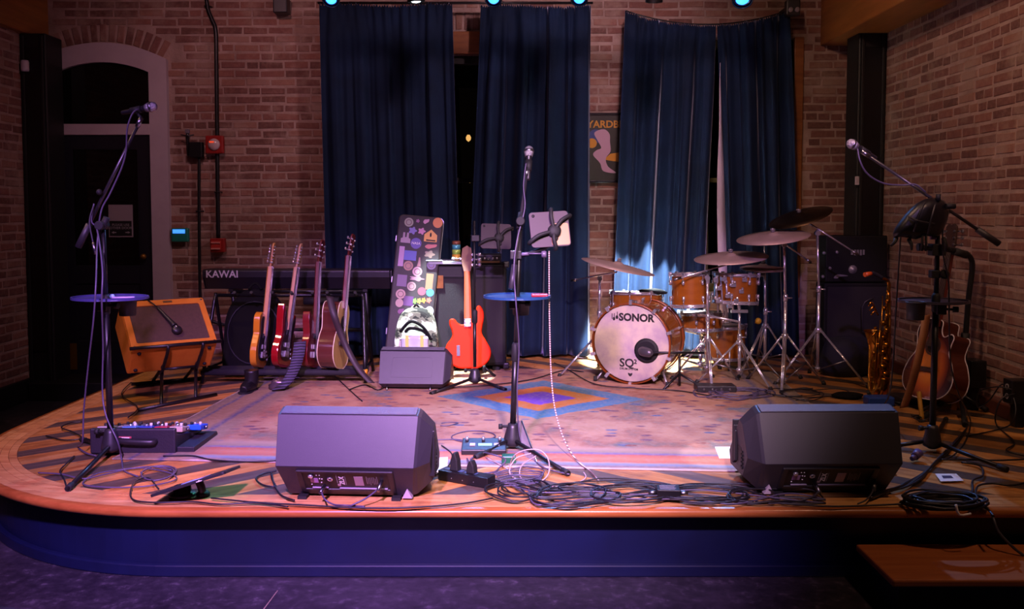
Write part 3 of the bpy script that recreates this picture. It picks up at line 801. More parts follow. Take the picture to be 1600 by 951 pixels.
for (px, k, to), nm in zip(lamps, names):
    c = A(px, 1 if k == 'b' else 3, LY - .03)
    c.z += .0 if k == 'b' else 0
    d = (Vector(to) - c).normalized()
    L = T('stage_lamp', nm, 'lamp', c, 'stage lamps on the bar above the curtains')
    r = .062 if px != 1160 else .075
    MB().lathe([(r * .55, -.2), (r * .9, -.17), (r, -.1), (r, .0), (r * .93, .004), (r * .9, -.004)], 20, c, d, cap=False).build('can', BLACKM, L)
    MB().lathe([(r * .62, 0), (r * .5, .012), (.001, .02)], 18, c - d * .012, d).build('lens', BLUEL if k == 'b' else WHITEL, L)
    MB().lathe([(r * .9, 0), (r * .9, .003), (r * .62, .004), (r * .62, -.004)], 18, c - d * .014, d, cap=False).build('lens_ring', M('dark blue lamp face', '#0c1a3a', .3), L)
    m_ = c - d * .1
    MB().tube([m_ + Vector((-r - .012, 0, 0)), m_ + Vector((-r - .012, .0, .12)), Vector((m_.x, LY, LZ - .02)), m_ + Vector((r + .012, 0, .12)), m_ + Vector((r + .012, 0, 0))], .007, 6).build('yoke', BLACKM, L)
    MB().box((m_.x, LY, LZ), (.03, .06, .06)).build('clamp', BLACKM, L)
    if k == 'b': lo = spot('stage_lamp_beam', c + d * .03, to, 330, (.2, .38, 1.0), 46, .7, .05)
    else: lo = spot('stage_lamp_beam', c + d * .03, to, 10000 if px > 900 else 2400, (.8, .95, 1.0), 23 if px > 900 else 17, .15, .02)
# small coloured spots added at the blue lamps to tint patches of the stage
for px, to, colr, ang, pw_ in ((771, G(352, 768), (.1, 1.0, .45), 4.2, 260), (517, G(262, 742), (1.0, .28, .08), 9, 420), (517, G(122, 776), (.1, .5, 1.0), 3, 120), (905, G(560, 795), (1.0, .4, .15), 14, 260), (1160, G(1140, 712), (.9, .75, 1.0), 9, 600)):
    c = A(px, 1, LY - .03); spot('stage_lamp_beam', c + (Vector(to) - c).normalized() * .05, to, pw_, colr, ang, .3, .02)
# ================================================================ FLOOR MONITORS
GRILLE = M('perforated steel grille', '#26252b', .35, .6, bs=.9, bscale=420)
PRINTP = M('pink grey label', '#a58f92', .6)
def wedge(name, label, loc, yaw, W=.59, s=1.0, small=False, side=1):
    t = T(name, label, 'speaker', mw=Matrix.Translation(loc) @ Matrix.Rotation(yaw, 4, 'Z') @ Matrix.Scale(s, 4))
    P = [(.115, .012), (.0, .165), (.075, .372), (.15, .39), (.46, .10), (.42, .012)]
    cy, cz = .2, .19
    def sec(x, k, xb):
        return [((x * (xb if i in (0, 5) else (1.03 if i in (2, 3) else 1))), cy + (y - cy) * k, cz + (z - cz) * k) for i, (y, z) in enumerate(P)]
    h = W / 2
    if small: P[:] = [(.06, .03), (.0, .075), (.13, .362), (.2, .385), (.46, .10), (.42, .03)]
    S = [sec(-h - .004, 1, .92), sec(-h - .002, 1, .92), sec(-h, 1, .92), sec(h, 1, .92), sec(h + .012, .95, .96), sec(h + .06, .66, 1)]
    if side < 0: S = [[(-x, y, z) for x, y, z in q] for q in S]
    mb = MB(); n = 6; vs = [p for q in S for p in q]
    mb.add(vs, [(i * n + j, i * n + (j + 1) % n, (i + 1) * n + (j + 1) % n, (i + 1) * n + j) for i in range(5) for j in range(n)] + [tuple(range(n)), tuple(range(30, 36))])
    mb.build('cabinet', M('grey black speaker plastic', '#2b2830', .48, bs=.15, bscale=420), t, local=True, bevel=.006)
    # grille panel on the upstage face
    u = Vector((0, .31, -.29)).normalized(); nn = Vector((0, .29, .31)).normalized()
    g = TM((0, .305, .245) , (1, 0, 0), -u)
    g = Matrix.Translation(nn * .004) @ g
    MB(g).prism(rrect(W * .96, .40, .02), -.003, .003).build('grille', GRILLE, t, local=True)
    g2 = Matrix.Translation((0, -.002 + .05 * small, .004)) @ TM((0, .112, .381), (1, 0, 0), Vector((0, .075, .018)))
    MB(g2).bx(-W * .5, W * .5, -.034, .034, -.002, .002).build('grille_lip', M('grey grille edge', '#5c5a66', .5, bs=.8, bscale=420), t, local=True)
    if small:
        q = TM((0, .068, .222), (1, 0, 0), (0, .13, .287))
        MB(q).ring(rrect(W * .66, .2, .03), rrect(W * .63, .185, .024), -.001, .004).build('panel_bead', M('grey black speaker plastic', '#2b2830', .48), t, local=True)
        for x in (-W * .38, W * .3):
            MB().cyl((x, .02, .05), (x, .0, .0), .009, .007, 8).build('foot', STEEL, t, local=True)
    else:
        q = TM((0, .057, .088), (1, 0, 0), (0, -.115, .153)) ; H = .16
        DK = M('deep black panel', '#0b0a0c', .5)
        MB(q).ring([(-.215, -.068), (.205, -.068), (.205, .074), (-.215, .074)], [(-.19, -.05), (.18, -.05), (.18, .062), (-.19, .062)], -.004, .008).build('panel_bezel', BLACKP, t, local=True, bevel=.004)
        pn = MB(q).bx(-.19, .18, -.05, .062, -.002, .002).build('connector_panel', DK, t, local=True)
        K = q @ Matrix.Translation((0, 0, .002))
        def mk(nm, x, y, wd, hh, m, d=.001): MB(K).bx(x - wd / 2, x + wd / 2, y - hh / 2, y + hh / 2, 0, d).build(nm, m, pn, local=True)
        W0 = wm(t)
        LILAC = M('lilac screen', '#a37fb0', .4)
        mk('screen', -.145, .005, .034, .03, LILAC); mk('rating_label', .05, .005, .038, .062, PRINTP)
        MB(K).lathe([(.011, 0), (.011, .008), (.008, .011), (.001, .011)], 14, (-.155, .038, 0)).build('knob', CHROME, pn, local=True)
        MB(K).lathe([(.013, 0), (.012, .003), (.006, .0035), (.006, 0)], 14, (-.075, .014, 0)).build('jack', CHROME, pn, local=True)
        for x, y in ((-.13, .042), (-.117, .042), (-.12, .018), (-.11, .016), (-.115, -.008), (-.16, -.022)):
            MB(K).lathe([(.003, 0), (.003, .002), (.001, .003)], 8, (x, y, 0)).build('led', WHITE, pn, local=True)
        mk('print_line', -.045, .02, .003, .06, GT); mk('print_line', -.008, .008, .002, .06, GT); mk('print_box', -.04, -.025, .014, .014, PRINTP)
        for i in range(7): mk('print_line', .085 + i * .0075, .012 - .004 * (i % 3), .002, .05 - .01 * (i % 2), GT, .0006)
        text('ZLX', .03, W0 @ K @ Matrix.Translation((-.024, .006, .0005)) @ Matrix.Rotation(R(90), 4, 'Z'), WHITE, t, depth=.0004, bold=.0008)
        mk('rail', -.125, -.042, .07, .004, M('violet grey rail', '#8a8292', .3), .006); mk('rail', .065, -.044, .21, .004, MATS['violet grey rail'], .006)
        # handle pocket, ribs and foot on the end that faces the middle of the stage
        x = side * (h + .061)
        E = TM((x, .19, .2), (0, side, 0), (0, -.12, 1))
        MB(E).bx(-.035, .035, -.1, .0, -.002, .004).build('handle_pocket', DK, t, local=True, bevel=.004)
        for i in range(3): MB(E).bx(-.08 + i * .02, -.068 + i * .02, -.1 + i * .01, .1 - i * .02, -.02, .014).build('end_rib', BLACKP, t, local=True, bevel=.003)
        for i in range(5): MB(E).bx(.044, .056, -.095 + i * .018, -.085 + i * .018, 0, .006).build('end_vent', DK, t, local=True)
        fx = side * h * .86
        MB().prism([(fx - .022, .01), (fx + .022, .01), (fx, .052)], -.002, .03, XZ @ Matrix.Translation((0, 0, .082))).build('corner_foot', M('pale grey foot', '#9a9098', .5), t, local=True)
        for x in (-h * .7, h * .7):
            MB().bx(x - .02, x + .02, .07, .11, 0, .014).bx(x - .02, x + .02, .36, .4, 0, .014).build('rubber_foot', RUBBER, t, local=True)
    return t
pL = G(538, 786); pR = G(1309, 776)
wedge('floor_monitor', 'grey black wedge monitor at the front left of the stage, lit purple', (-.712, 3.75, 0), R(-3.5), side=1)
wedge('floor_monitor', 'dark wedge monitor at the front right of the stage', (1.385, 3.80, 0), R(1), side=-1)
pm = G(642, 612)
wedge('floor_monitor', 'small wedge monitor in front of the grey backpack', (pm.x, pm.y, .0), R(-3), W=.60, s=.74, small=True)
# ================================================================ MICROPHONE STANDS
def microphone(label, tip, direc, grp=None):
    d = Vector(direc).normalized(); tip = Vector(tip)
    t = T('microphone', label, 'microphone', tip - d * .1)
    MB().lathe([(.010, -.165), (.011, -.16), (.0135, -.06), (.017, -.035), (.019, -.03)], 14, tip, d).build('handle', M('charcoal mic body', '#2a282c', .35, .4), t)
    MB().lathe([(.0195, -.032), (.025, -.012), (.0255, .004), (.021, .018), (.011, .026), (.001, .028)], 16, tip, d).build('grille_ball', M('silver mic mesh', '#b9b6ba', .35, .8, bs=.8, bscale=500), t)
    MB().lathe([(.0255, -.008), (.027, -.004), (.027, .002), (.0255, .006)], 16, tip, d).build('grille_band', STEEL, t)
    return t
def mic_stand(label, base, legs, top, pole_r=.0125, low_r=.016, lowh=.62, cone=.1, coneh=.2, boom=None, extra=None):
    """base: floor point; legs: floor points; top: top of the pole; boom: (rear end, front end)"""
    base = Vector(base); top = Vector(top)
    t = T('microphone_stand', label, 'mic stand', base)
    ax = (top - base).normalized()
    zc = .035
    o = base + ax * zc
    MB().lathe([(.012, coneh), (.026, coneh - .004), (.031, coneh * .8), (.043, coneh * .35), (.048, coneh * .12), (.046, 0), (.02, -.015)], 18, o, ax).build('base', M('dark grey die cast', '#2b2a2e', .4, .3), t)
    k = o + ax * (coneh * .85)
    MB().cyl(k, k + Vector((-.06, -.01, 0)), .007).cyl(k + Vector((-.055, -.01, 0)), k + Vector((-.075, -.01, 0)), .014, n=8).build('base_knob', RUBBER, t)
    for lg in legs:
        lg = Vector(lg); d = (lg - base); st = o + Vector((d.x, d.y, 0)).normalized() * .035 + Vector((0, 0, .02))
        e = lg + Vector((0, 0, .014))
        MB().cyl(st, e, .011, .011, 8).build('leg', BLACKM, t)
        MB().cyl(e - (e - st).normalized() * .05, e, .0145, .015, 8).build('rubber_foot', RUBBER, t)
    mid = base + ax * lowh
    MB().cyl(o + ax * .1, mid, low_r, n=12).build('lower_tube', BLACKM, t)
    MB().lathe([(.016, -.05), (.021, -.045), (.022, .035), (.014, .05)], 14, mid, ax).build('collar', RUBBER, t)
    MB().cyl(mid, top, pole_r, n=10).build('pole', BLACKM, t)
    if boom:
        a, b = Vector(boom[0]), Vector(boom[1]); d = (b - a).normalized()
        MB().cyl(a + d * .02, b, .0085, n=10).build('boom', M('satin grey tube', '#4a474d', .3, .7), t)
        MB().cyl(a, a + d * .13, .0165, n=12).build('counterweight', M('grip rubber', '#29262c', .5), t)
        MB().cyl(top - d * .045, top + d * .045, .017, n=12).cyl(top + Vector((0, -.03, 0)), top + Vector((0, .03, 0)), .022, n=14).build('clutch', RUBBER, t)
        c = top + Vector((0, -.03, .0))
        MB().lathe([(.012, 0), (.024, .006), (.024, .018), (.02, .022)], 10, c, (0, -1, 0)).build('clutch_knob', RUBBER, t)
        MB().cyl(b - d * .05, b, .012, n=10).build('boom_tip', STEEL, t)
        if extra: extra(t, a, b, d)
    return t
def micclip(t, b, tip, d):
    d = Vector(d).normalized(); q = Vector(tip) - d * .085
    MB().cyl(q - d * .03, q + d * .03, .017, .019, 12).tube([q, (q + Vector(b)) / 2 + Vector((0, 0, -.008)), Vector(b)], .008, 6).build('mic_clip', RUBBER, t)
def tray(label, c, rx, ry, m, cup=None, post=None):
    t = T('stand_tray', label, 'tray', c)
    c = Vector(c)
    MB(Matrix.Translation(c)).prism(circ(1, 36, rx, ry), 0, .006).build('plate', m, t, bevel=.002)
    MB(Matrix.Translation(c)).ring(circ(1, 36, rx, ry), circ(1, 36, rx - .008, ry - .008), .006, .014).build('rim', m, t)
    if cup is not None:
        q = Vector(cup)
        MB().lathe([(.04, -.085), (.042, -.08), (.047, 0), (.05, 0), (.05, .006), (.044, .006), (.039, -.078), (.001, -.078)], 20, q, cap=False).build('cup_holder', M('charcoal cup holder', '#1f1e22', .5), t)
    if post is not None:
        q = Vector(post)
        MB().box((q.x, q.y, c.z - .03), (.05, .06, .055)).build('clamp', BLACKP, t, bevel=.005)
        MB().cyl((q.x, q.y, c.z - .03), (q.x + .07, q.y - .02, c.z - .03), .006).cyl((q.x + .06, q.y - .018, c.z - .03), (q.x + .085, q.y - .024, c.z - .03), .015, n=8).build('clamp_knob', RUBBER, t)
    return t
TRAYM = M('blue violet tray plastic', '#3c3a6e', .3)
# ---- left stand
YL = 4.6
bL = G(174, 712); tL = A(161, 352, bL.y); e0 = A(122, 386, bL.y + .0); e1 = A(221, 184, bL.y)
tipL = A(237, 167, bL.y); dL = Vector((.97, -.15, .16))
mL = mic_stand('black microphone stand at the far left of the stage', bL, [G(106, 768), G(128, 690), G(262, 694)], tL, boom=(e0, e1), lowh=.78, coneh=.11,
               extra=lambda t, a, b, d: (micclip(t, b, tipL, dL), MB().ball(A(155, 300, bL.y - .03), .016, 8).build('boom_knob', RUBBER, t)))
microphone('silver tipped microphone at the left in front of the door', tipL, dL)
tc_ = A(172, 467, bL.y + .02)
tr = tray('blue lit oval tray on the left microphone stand', tc_, .19, .15, TRAYM, tc_ + Vector((.04, .11, -.012)), Vector((bL.x - .02, bL.y, 0)) + Vector((0, 0, 0)))
q = tc_ + Vector((.07, -.03, .01))
tag(MB().cyl(q + Vector((-.05, 0, 0)), q + Vector((.06, .02, 0)), .005, n=6).build('pencil', M('pale lilac pencil', '#b7a3c8', .4)), 'pale pencil lying on the left stand tray', 'pencil')
tag(MB().lathe([(.011, 0), (.012, .012), (.008, .02), (.001, .021)], 10, tc_ + Vector((.02, -.02, .006))).build('bottle_cap', M('pale blue cap', '#9fc8e8', .3)), 'small pale blue cap on the left stand tray', 'cap')
# ---- centre stand
bC = G(800, 703); tC = A(813, 345, bC.y)
e0 = A(799, 452, bC.y - .12); e1 = A(824, 262, bC.y + .12); tipC = A(826.5, 236, bC.y + .16); dC = Vector((.03, .35, .9))
mic_stand('black microphone stand at the centre of the stage', bC, [G(888, 744), G(742, 719), G(800, 668)], tC, boom=(e0, e1), lowh=.52, coneh=.11, extra=lambda t, a, b, d: micclip(t, b, tipC, dC))
microphone('silver tipped microphone at the centre in front of the curtain', tipC, dC)
tq = A(808, 465, bC.y - .02)
tray('teal blue round tray on the centre microphone stand', tq, .175, .16, M('teal blue tray plastic', '#23466e', .28), tq + Vector((.02, .07, -.012)), Vector((bC.x + .01, bC.y, 0)))
pz = A(843, 463, bC.y - .02)
tag(MB().box((pz.x, pz.y, tq.z + .014), (.085, .06, .014)).build('capo', M('red plastic', '#a8202a', .35), bevel=.004), 'small red clip lying at the right of the centre tray', 'clip')
# tablet holders: a tablet in a clawed clamp
def tablet(label, hlabel, c, right, up, wd, h, m, clampto, casem=None):
    K = TM(c, right, up)
    t = T('tablet', label, 'tablet', c)
    MB(K).prism(rrect(wd, h, .018), -.004, .004).build('case', m, t, bevel=.002)
    MB(K @ Matrix.Translation((-wd / 2 + .022, h / 2 - .02, .004))).lathe([(.008, 0), (.008, .002), (.001, .002)], 12).build('camera_lens', RUBBER, t)
    hd = T('tablet_holder', hlabel, 'tablet holder', clampto)
    a, b = K @ Vector((-wd / 2 - .004, -h / 2 + .02, .014)), K @ Vector((wd / 2 + .004, h / 2 - .02, .014)); c0 = K @ Vector((.02, -.015, .018))
    for (u, v, s) in ((-wd / 2 - .006, -h / 2 + .03, -1), (wd / 2 + .006, h / 2 - .03, 1), (wd * .08, h / 2 + .008, 0), (wd * .1, -h / 2 - .008, 0)):
        p1 = K @ Vector((u, v, .014)); p2 = K @ Vector((u, v, -.012))
        MB().tube([c0, K @ Vector((u * .55, v * .55, .03)), p1, p2], .011, 6, 3).build('claw', RUBBER, hd)
        MB().ball(p2, .013, 8).build('claw_tip', RUBBER, hd)
    MB().lathe([(.035, -.006), (.035, .008), (.02, .016), (.001, .018)], 14, c0, K.to_3x3() @ Vector((0, 0, 1))).build('hub', RUBBER, hd)
    q = Vector(clampto)
    MB().tube([c0, c0 + Vector((0, 0, -.06)), q + Vector((.05, 0, 0)), q], .01, 8, 3).build('arm', RUBBER, hd)
    MB().box(q, (.06, .05, .045)).build('clamp', BLACKP, hd, bevel=.005)
    return t, hd
ct = A(859, 358, bC.y - .02); cl = A(806, 398, bC.y)
t_, hd = tablet('silver lilac tablet facing the singer at the centre stand', 'black clawed holder gripping the centre tablet', ct, (1, .12, .06), (-.05, .3, 1), .205, .188, M('silver lilac tablet case', '#4c4148', .55, 0, spec=.2), cl)
q = A(826, 396, bC.y - .03)
MB().cyl(cl, q, .009).cyl(q, A(847, 396, bC.y - .035), .004).lathe([(.016, 0), (.018, .01), (.018, .02), (.014, .026)], 12, A(846, 397, bC.y - .035), (1, 0, 0)).build('clamp_screw', M('violet grey knob', '#5d5268', .4), hd)
MB(TM(ct, (1, .12, .06), (-.05, .3, 1)) @ Matrix.Translation((.05, -.03, 0))).prism(rrect(.095, .115, .01), .0042, .0055).build('amber_reflection', M('painted amber reflection', '#9a6a3c', .35), t_)  # warm reflection on the tablet back, painted as an amber patch
# second player stand beside the bass
bB = G(742, 602); tB = A(741, 345, bB.y)
ms2 = mic_stand('thin black stand in front of the red bass guitar', bB, [G(673, 618), G(790, 612), G(748, 592)], tB, low_r=.013, pole_r=.009, lowh=.5, coneh=.09)
ct = A(775, 369, bB.y - .05)
tablet('dark tablet in a worn pale edged case above the bass amplifier', 'black clawed holder on the stand beside the bass guitar', ct, (1, .1, -.04), (.08, .35, 1), .215, .185, M('dark tablet with lilac sheen', '#3c3138', .5, 0, spec=.2), A(743, 372, bB.y))
# ---- right stand
bR = G(1456, 706); tR = A(1466, 338, bR.y); e0 = A(1561, 381, bR.y - .05); e1 = A(1346, 236, bR.y + .05); tipR = A(1331, 225, bR.y + .05); dR = Vector((-.85, -.25, .42))
mic_stand('black microphone stand at the far right of the stage', bR, [G(1574, 738), G(1388, 702), G(1478, 658)], tR, boom=(e0, e1), lowh=.78, coneh=.11, extra=lambda t, a, b, d: micclip(t, b, tipR, dR))
microphone('silver tipped microphone at the right in front of the black post', tipR, dR)
tq = A(1458, 472, bR.y + .05)
tray('dark violet tray on the right microphone stand', tq, .18, .15, M('dim violet tray plastic', '#35303f', .4), A(1431, 473, bR.y - .06), Vector((bR.x + .02, bR.y, 0)))
# black bag slung on the right stand
bg = T('instrument_bag', 'black crumpled bag slung under the boom of the right microphone stand', 'bag', A(1440, 372, bR.y - .05))
rg = random.Random(4); Yb = bR.y - .03
ring_px = [(1388, 376), (1396, 356), (1412, 334), (1432, 314), (1456, 304), (1480, 310), (1488, 330), (1478, 356), (1466, 378), (1446, 364), (1432, 380), (1410, 368)]
front = [A(x, y, Yb - .05) for x, y in ring_px]; back = [A(x, y, Yb + .06) for x, y in ring_px]; mid = [A(1440 + (x - 1440) * .55, 346 + (y - 346) * .55, Yb - .07 + rg.uniform(-.03, .015)) for x, y in ring_px]
n = len(front); mb = MB(); mb.add(front + back + mid, [(i, (i + 1) % n, n + (i + 1) % n, n + i) for i in range(n)] + [(i, (i + 1) % n, 2 * n + (i + 1) % n, 2 * n + i) for i in range(n)] + [tuple(range(n, 2 * n)), tuple(range(2 * n, 3 * n))], True)
o = mb.build('bag_body', M('black coated nylon', '#0e0d10', .4, bs=1.0, bscale=9), bg); sm = o.modifiers.new('soft', 'SUBSURF'); sm.levels = sm.render_levels = 1
for (a, b, c) in (((1445, 316), (1438, 330), (1428, 362)), ((1462, 318), (1456, 338), (1450, 366)), ((1420, 338), (1434, 345), (1460, 350))):
    MB().tube([A(a[0], a[1], Yb - .09), A(b[0], b[1], Yb - .115), A(c[0], c[1], Yb - .1)], .006, 6, 4).build('strap', M('grey nylon strap', '#1c1a1e', .5), bg)
for x0_, y0_, x1_, y1_ in ((1400, 372, 1392, 384), (1420, 374, 1424, 390), (1474, 372, 1478, 392)):
    MB().tube([A(x0_, y0_, Yb - .03), A((x0_ + x1_) / 2 + 2, (y0_ + y1_) / 2, Yb - .05), A(x1_, y1_, Yb - .04)], [.012, .009, .006], 6, 3).build('strap_tail', RUBBER, bg)
for px in (1441, 1447):
    MB().tube([A(px, 366, Yb - .06), A(px, 380, Yb - .06), A(px - 1, 392, Yb - .06)], .006, 6).build('buckle', RUBBER, bg)
MB().cyl(A(1478, 322, Yb - .05), A(1492, 322, Yb - .05), .014, n=8).build('toggle', RUBBER, bg)
MB().cyl(A(1466, 314, Yb - .05), A(1466, 303, Yb - .05), .012, n=8).build('toggle', RUBBER, bg)
cl = A(1464, 390, bR.y); ck = A(1440, 386, bR.y - .03)
cp_ = T('accessory_clamp', 'black accessory clamp below the bag on the right microphone stand', 'clamp', cl)
MB().box(cl, (.07, .06, .06)).cyl(cl, ck, .012).build('jaw', RUBBER, cp_, bevel=.004)
MB().cyl(ck + Vector((-.02, 0, 0)), ck + Vector((.005, 0, 0)), .02, n=10).build('knob', RUBBER, cp_)
MB().box(A(1458, 371, bR.y - .04), (.03, .02, .02)).build('tag', M('lilac tag', '#7a5f88', .4), cp_, bevel=.003)
ca2 = A(1474, 428, bR.y - .02)
c2_ = T('accessory_clamp', 'round black clamp knob lower on the right microphone stand', 'clamp', ca2)
MB().cyl(A(1459, 428, bR.y), ca2, .008).build('screw', RUBBER, c2_); MB().lathe([(.02, 0), (.024, .006), (.024, .02), (.016, .026)], 12, ca2, (0, -1, 0)).build('knob', RUBBER, c2_)
MB().box(A(1460, 428, bR.y), (.045, .045, .04)).build('jaw', RUBBER, c2_, bevel=.004)
# ================================================================ BACK LINE
# orange combo amplifier on a tilting stand
ORANGE = M('orange tweed covering', '#bd6c16', .6, bs=.3, bscale=160, col2='#c97a20', vscale=9)
GRC = M('brown grille cloth', '#46322a', .9, bs=.5, bscale=300, col2='#50392f', vscale=40)
AW, AH, AD = .56, .43, .25
AM = Matrix.Rotation(R(36), 4, 'Z') @ Matrix.Rotation(R(-48), 4, 'X')
AM = Matrix.Translation(A(275, 541, 6.0) - AM @ Vector((0, -AD / 2, -AH / 2))) @ AM
amp = T('guitar_amplifier', 'orange combo guitar amplifier tilted back on a black stand', 'amplifier', mw=AM)
MB().bx(-AW / 2, AW / 2, -AD / 2 + .012, AD / 2, -AH / 2, AH / 2).build('cabinet', ORANGE, amp, local=True, bevel=.012)
mb = MB()
o_, i_ = rrect(AW, AH, .015), rrect(AW - .08, AH - .1, .012)
mb.ring(o_, i_, -AD / 2 - .006, -AD / 2 + .013, XZ).build('front_frame', ORANGE, amp, local=True, bevel=.004)
MB().bx(-AW / 2 + .035, AW / 2 - .035, -AD / 2 + .002, -AD / 2 + .01, -AH / 2 + .045, AH / 2 - .045).build('grille_cloth', GRC, amp, local=True)
MB().bx(.0, .06, -AD / 2 - .009, -AD / 2 - .006, AH / 2 - .032, AH / 2 - .016).build('badge', M('dull brass badge', '#7a6040', .4, .6), amp, local=True)
for x in (-1, 1):
    for z in (-1, 1):
        MB().lathe([(.008, 0), (.007, .003), (.001, .004)], 8, (x * (AW / 2 - .018), -AD / 2 - .006, z * (AH / 2 - .02)), (0, -1, 0)).build('screw', STEEL, amp, local=True)
        MB().lathe([(.014, 0), (.012, .01), (.001, .012)], 8, (x * (AW / 2 - .05), z * (AD / 2 - .04), -AH / 2), (0, 0, -1)).build('rubber_foot', RUBBER, amp, local=True)
st = T('amplifier_stand', 'black tubular tilt stand under the orange amplifier', 'amp stand', (-2.2, 6.0, 0))
def loc(x, y, z): return AM @ Vector((x, y, z))
MB().cyl(loc(-.30, -AD / 2 - .03, -AH / 2 - .012), loc(.30, -AD / 2 - .03, -AH / 2 - .012), .012).build('front_bar', BLACKM, st)
for s in (-.06, .17):
    a0 = loc(s, -AD / 2 - .03, -AH / 2 - .012); b0 = loc(s, -.02, -AH / 2 - .03); c0 = loc(s, .12, -AH / 2 - .03)
    MB().tube([a0, loc(s, -AD / 2 - .02, -AH / 2 - .03), loc(s, -AD / 2 + .06, -AH / 2 - .035), b0, c0], .012, 8, 3).build('cradle_hook', BLACKM, st)
fl0, fl1 = G(216, 640, .012), G(338, 616, .012); fb0, fb1 = G(205, 600, .012), G(318, 590, .012)
MB().cyl(fl0, fl1, .012).build('floor_bar', BLACKM, st); MB().cyl(fb0, fb1, .012).build('floor_bar', BLACKM, st)
for s, u in ((-.06, .28), (.17, .72)):
    h0 = loc(s, .02, -AH / 2 - .03); h1 = loc(s, .12, -AH / 2 - .03)
    MB().cyl(h1, fl0.lerp(fl1, u), .011).build('leg', BLACKM, st); MB().cyl(h0, fb0.lerp(fb1, u), .011).build('leg', BLACKM, st)
    MB().ball(h1, .017, 8).build('joint', STEEL, st)
MB().cyl(loc(-.06, .07, -AH / 2 - .03), loc(.17, .07, -AH / 2 - .03), .009).build('cross_bar', BLACKM, st)
hm = T('hanging_microphone', 'flat black microphone hanging over the orange amplifier grille', 'microphone', loc(.01, -AD / 2 - .03, 0))
MB().tube([loc(-.06, -AD / 2 - .03, .13), loc(-.03, -AD / 2 - .032, .06), loc(.0, -AD / 2 - .032, -.01), loc(.02, -AD / 2 - .032, -.06)], [.007, .012, .015, .022], 10, 3).build('body', BLACKP, hm)
MB().lathe([(.03, 0), (.034, .01), (.034, .024), (.026, .034), (.001, .036)], 16, loc(.03, -AD / 2 - .004, -.085), AM.to_3x3() @ Vector((0, -1, 0))).build('capsule', BLACKP, hm)
MB().lathe([(.012, 0), (.012, .003), (.005, .004), (.005, 0)], 12, loc(.02, -AD / 2 - .041, -.075), AM.to_3x3() @ Vector((0, -1, 0))).build('ring', STEEL, hm)
MB().tube([loc(-.06, -AD / 2 - .03, .13), loc(-.09, -AD / 2 - .02, .19), loc(-.1, -AD / 2 + .02, AH / 2 + .006), loc(-.11, .06, AH / 2 + .008), loc(-.14, AD / 2 + .03, AH / 2 - .1)], .0045, 6, 4).build('cable', CABLE, hm)
# stage piano
KY = 7.0
k0, k1 = A(318, 421, KY), A(609, 421, KY); kz1 = k0.z; kz0 = A(400, 452, KY).z
pn = T('stage_piano', 'long black stage piano seen from behind above the guitar rack', 'keyboard', ((k0.x + k1.x) / 2, KY, kz0))
prof = [(0, kz1 - .012), (.012, kz1), (.19, kz1), (.195, kz1 - .065), (.36, kz1 - .065), (.36, kz0 + .01), (.05, kz0), (.0, kz1 - .06)]
YZ = Matrix(((0, 0, 1, 0), (1, 0, 0, KY), (0, 1, 0, 0), (0, 0, 0, 1)))
PIANO = M('satin black piano case', '#211f24', .35)
MB().prism(prof, k0.x, k1.x, YZ).build('case', PIANO, pn, bevel=.006)
for a_, b_ in ((k0.x - .012, k0.x), (k1.x, k1.x + .02)):
    MB().prism([(y, z) for y, z in prof], a_, b_, YZ).build('end_cheek', BLACKP, pn, bevel=.006)
KW = (k1.x - k0.x - .1) / 52
KEYW, KEYB = M('ivory piano key', '#d8d4cc', .3), M('ebony piano key', '#111013', .3)
for i in range(52):
    x = k0.x + .05 + i * KW
    MB().bx(x + .0008, x + KW - .0008, KY + .2, KY + .345, kz1 - .064, kz1 - .05).build('white_key', KEYW, pn)
    if i % 7 not in (2, 6) and i < 51: MB().bx(x + KW * .72, x + KW * 1.28, KY + .2, KY + .295, kz1 - .05, kz1 - .04).build('black_key', KEYB, pn)
lg = A(347, 428.5, KY)
text('KAWAI', .078, TM((lg.x, KY - .002, lg.z), (1, 0, 0), (0, 0, 1)), M('silver lettering', '#b9b4ba', .4), pn, bold=.0012)
ks = T('keyboard_stand', 'black folding stand under the stage piano', 'keyboard stand', ((k0.x + k1.x) / 2, KY + .18, 0))
for x in (k0.x + .2, k1.x - .2):
    MB().cyl((x, KY + .03, .012), (x, KY + .3, kz0 - .01), .016).build('leg', BLACKM, ks); MB().cyl((x, KY + .33, .012), (x, KY + .06, kz0 - .01), .016).build('leg', BLACKM, ks)
    MB().bx(x - .018, x + .018, KY + .03, KY + .33, kz0 - .022, kz0 - .001).build('support_arm', BLACKM, ks)
for y, z in ((KY + .06, kz0 - .02), (KY + .17, .3)): MB().cyl((k0.x + .2, y, z), (k1.x - .2, y, z), .014).build('cross_bar', BLACKM, ks)
# clamp-on pieces under the piano
for px, nm in ((492, 'black tube clamp bar under the piano between the guitar necks'),):
    a_ = A(475, 470, KY - .03); b_ = A(530, 470, KY - .03)
    cb = T('accessory_bar', nm, 'clamp', a_); MB().cyl(a_, b_, .03, n=12).build('tube', RUBBER, cb); MB().cyl(a_ + Vector((.03, 0, .0)), (a_.x + .03, KY + .06, kz0 - .02), .008).build('hook', BLACKM, cb)
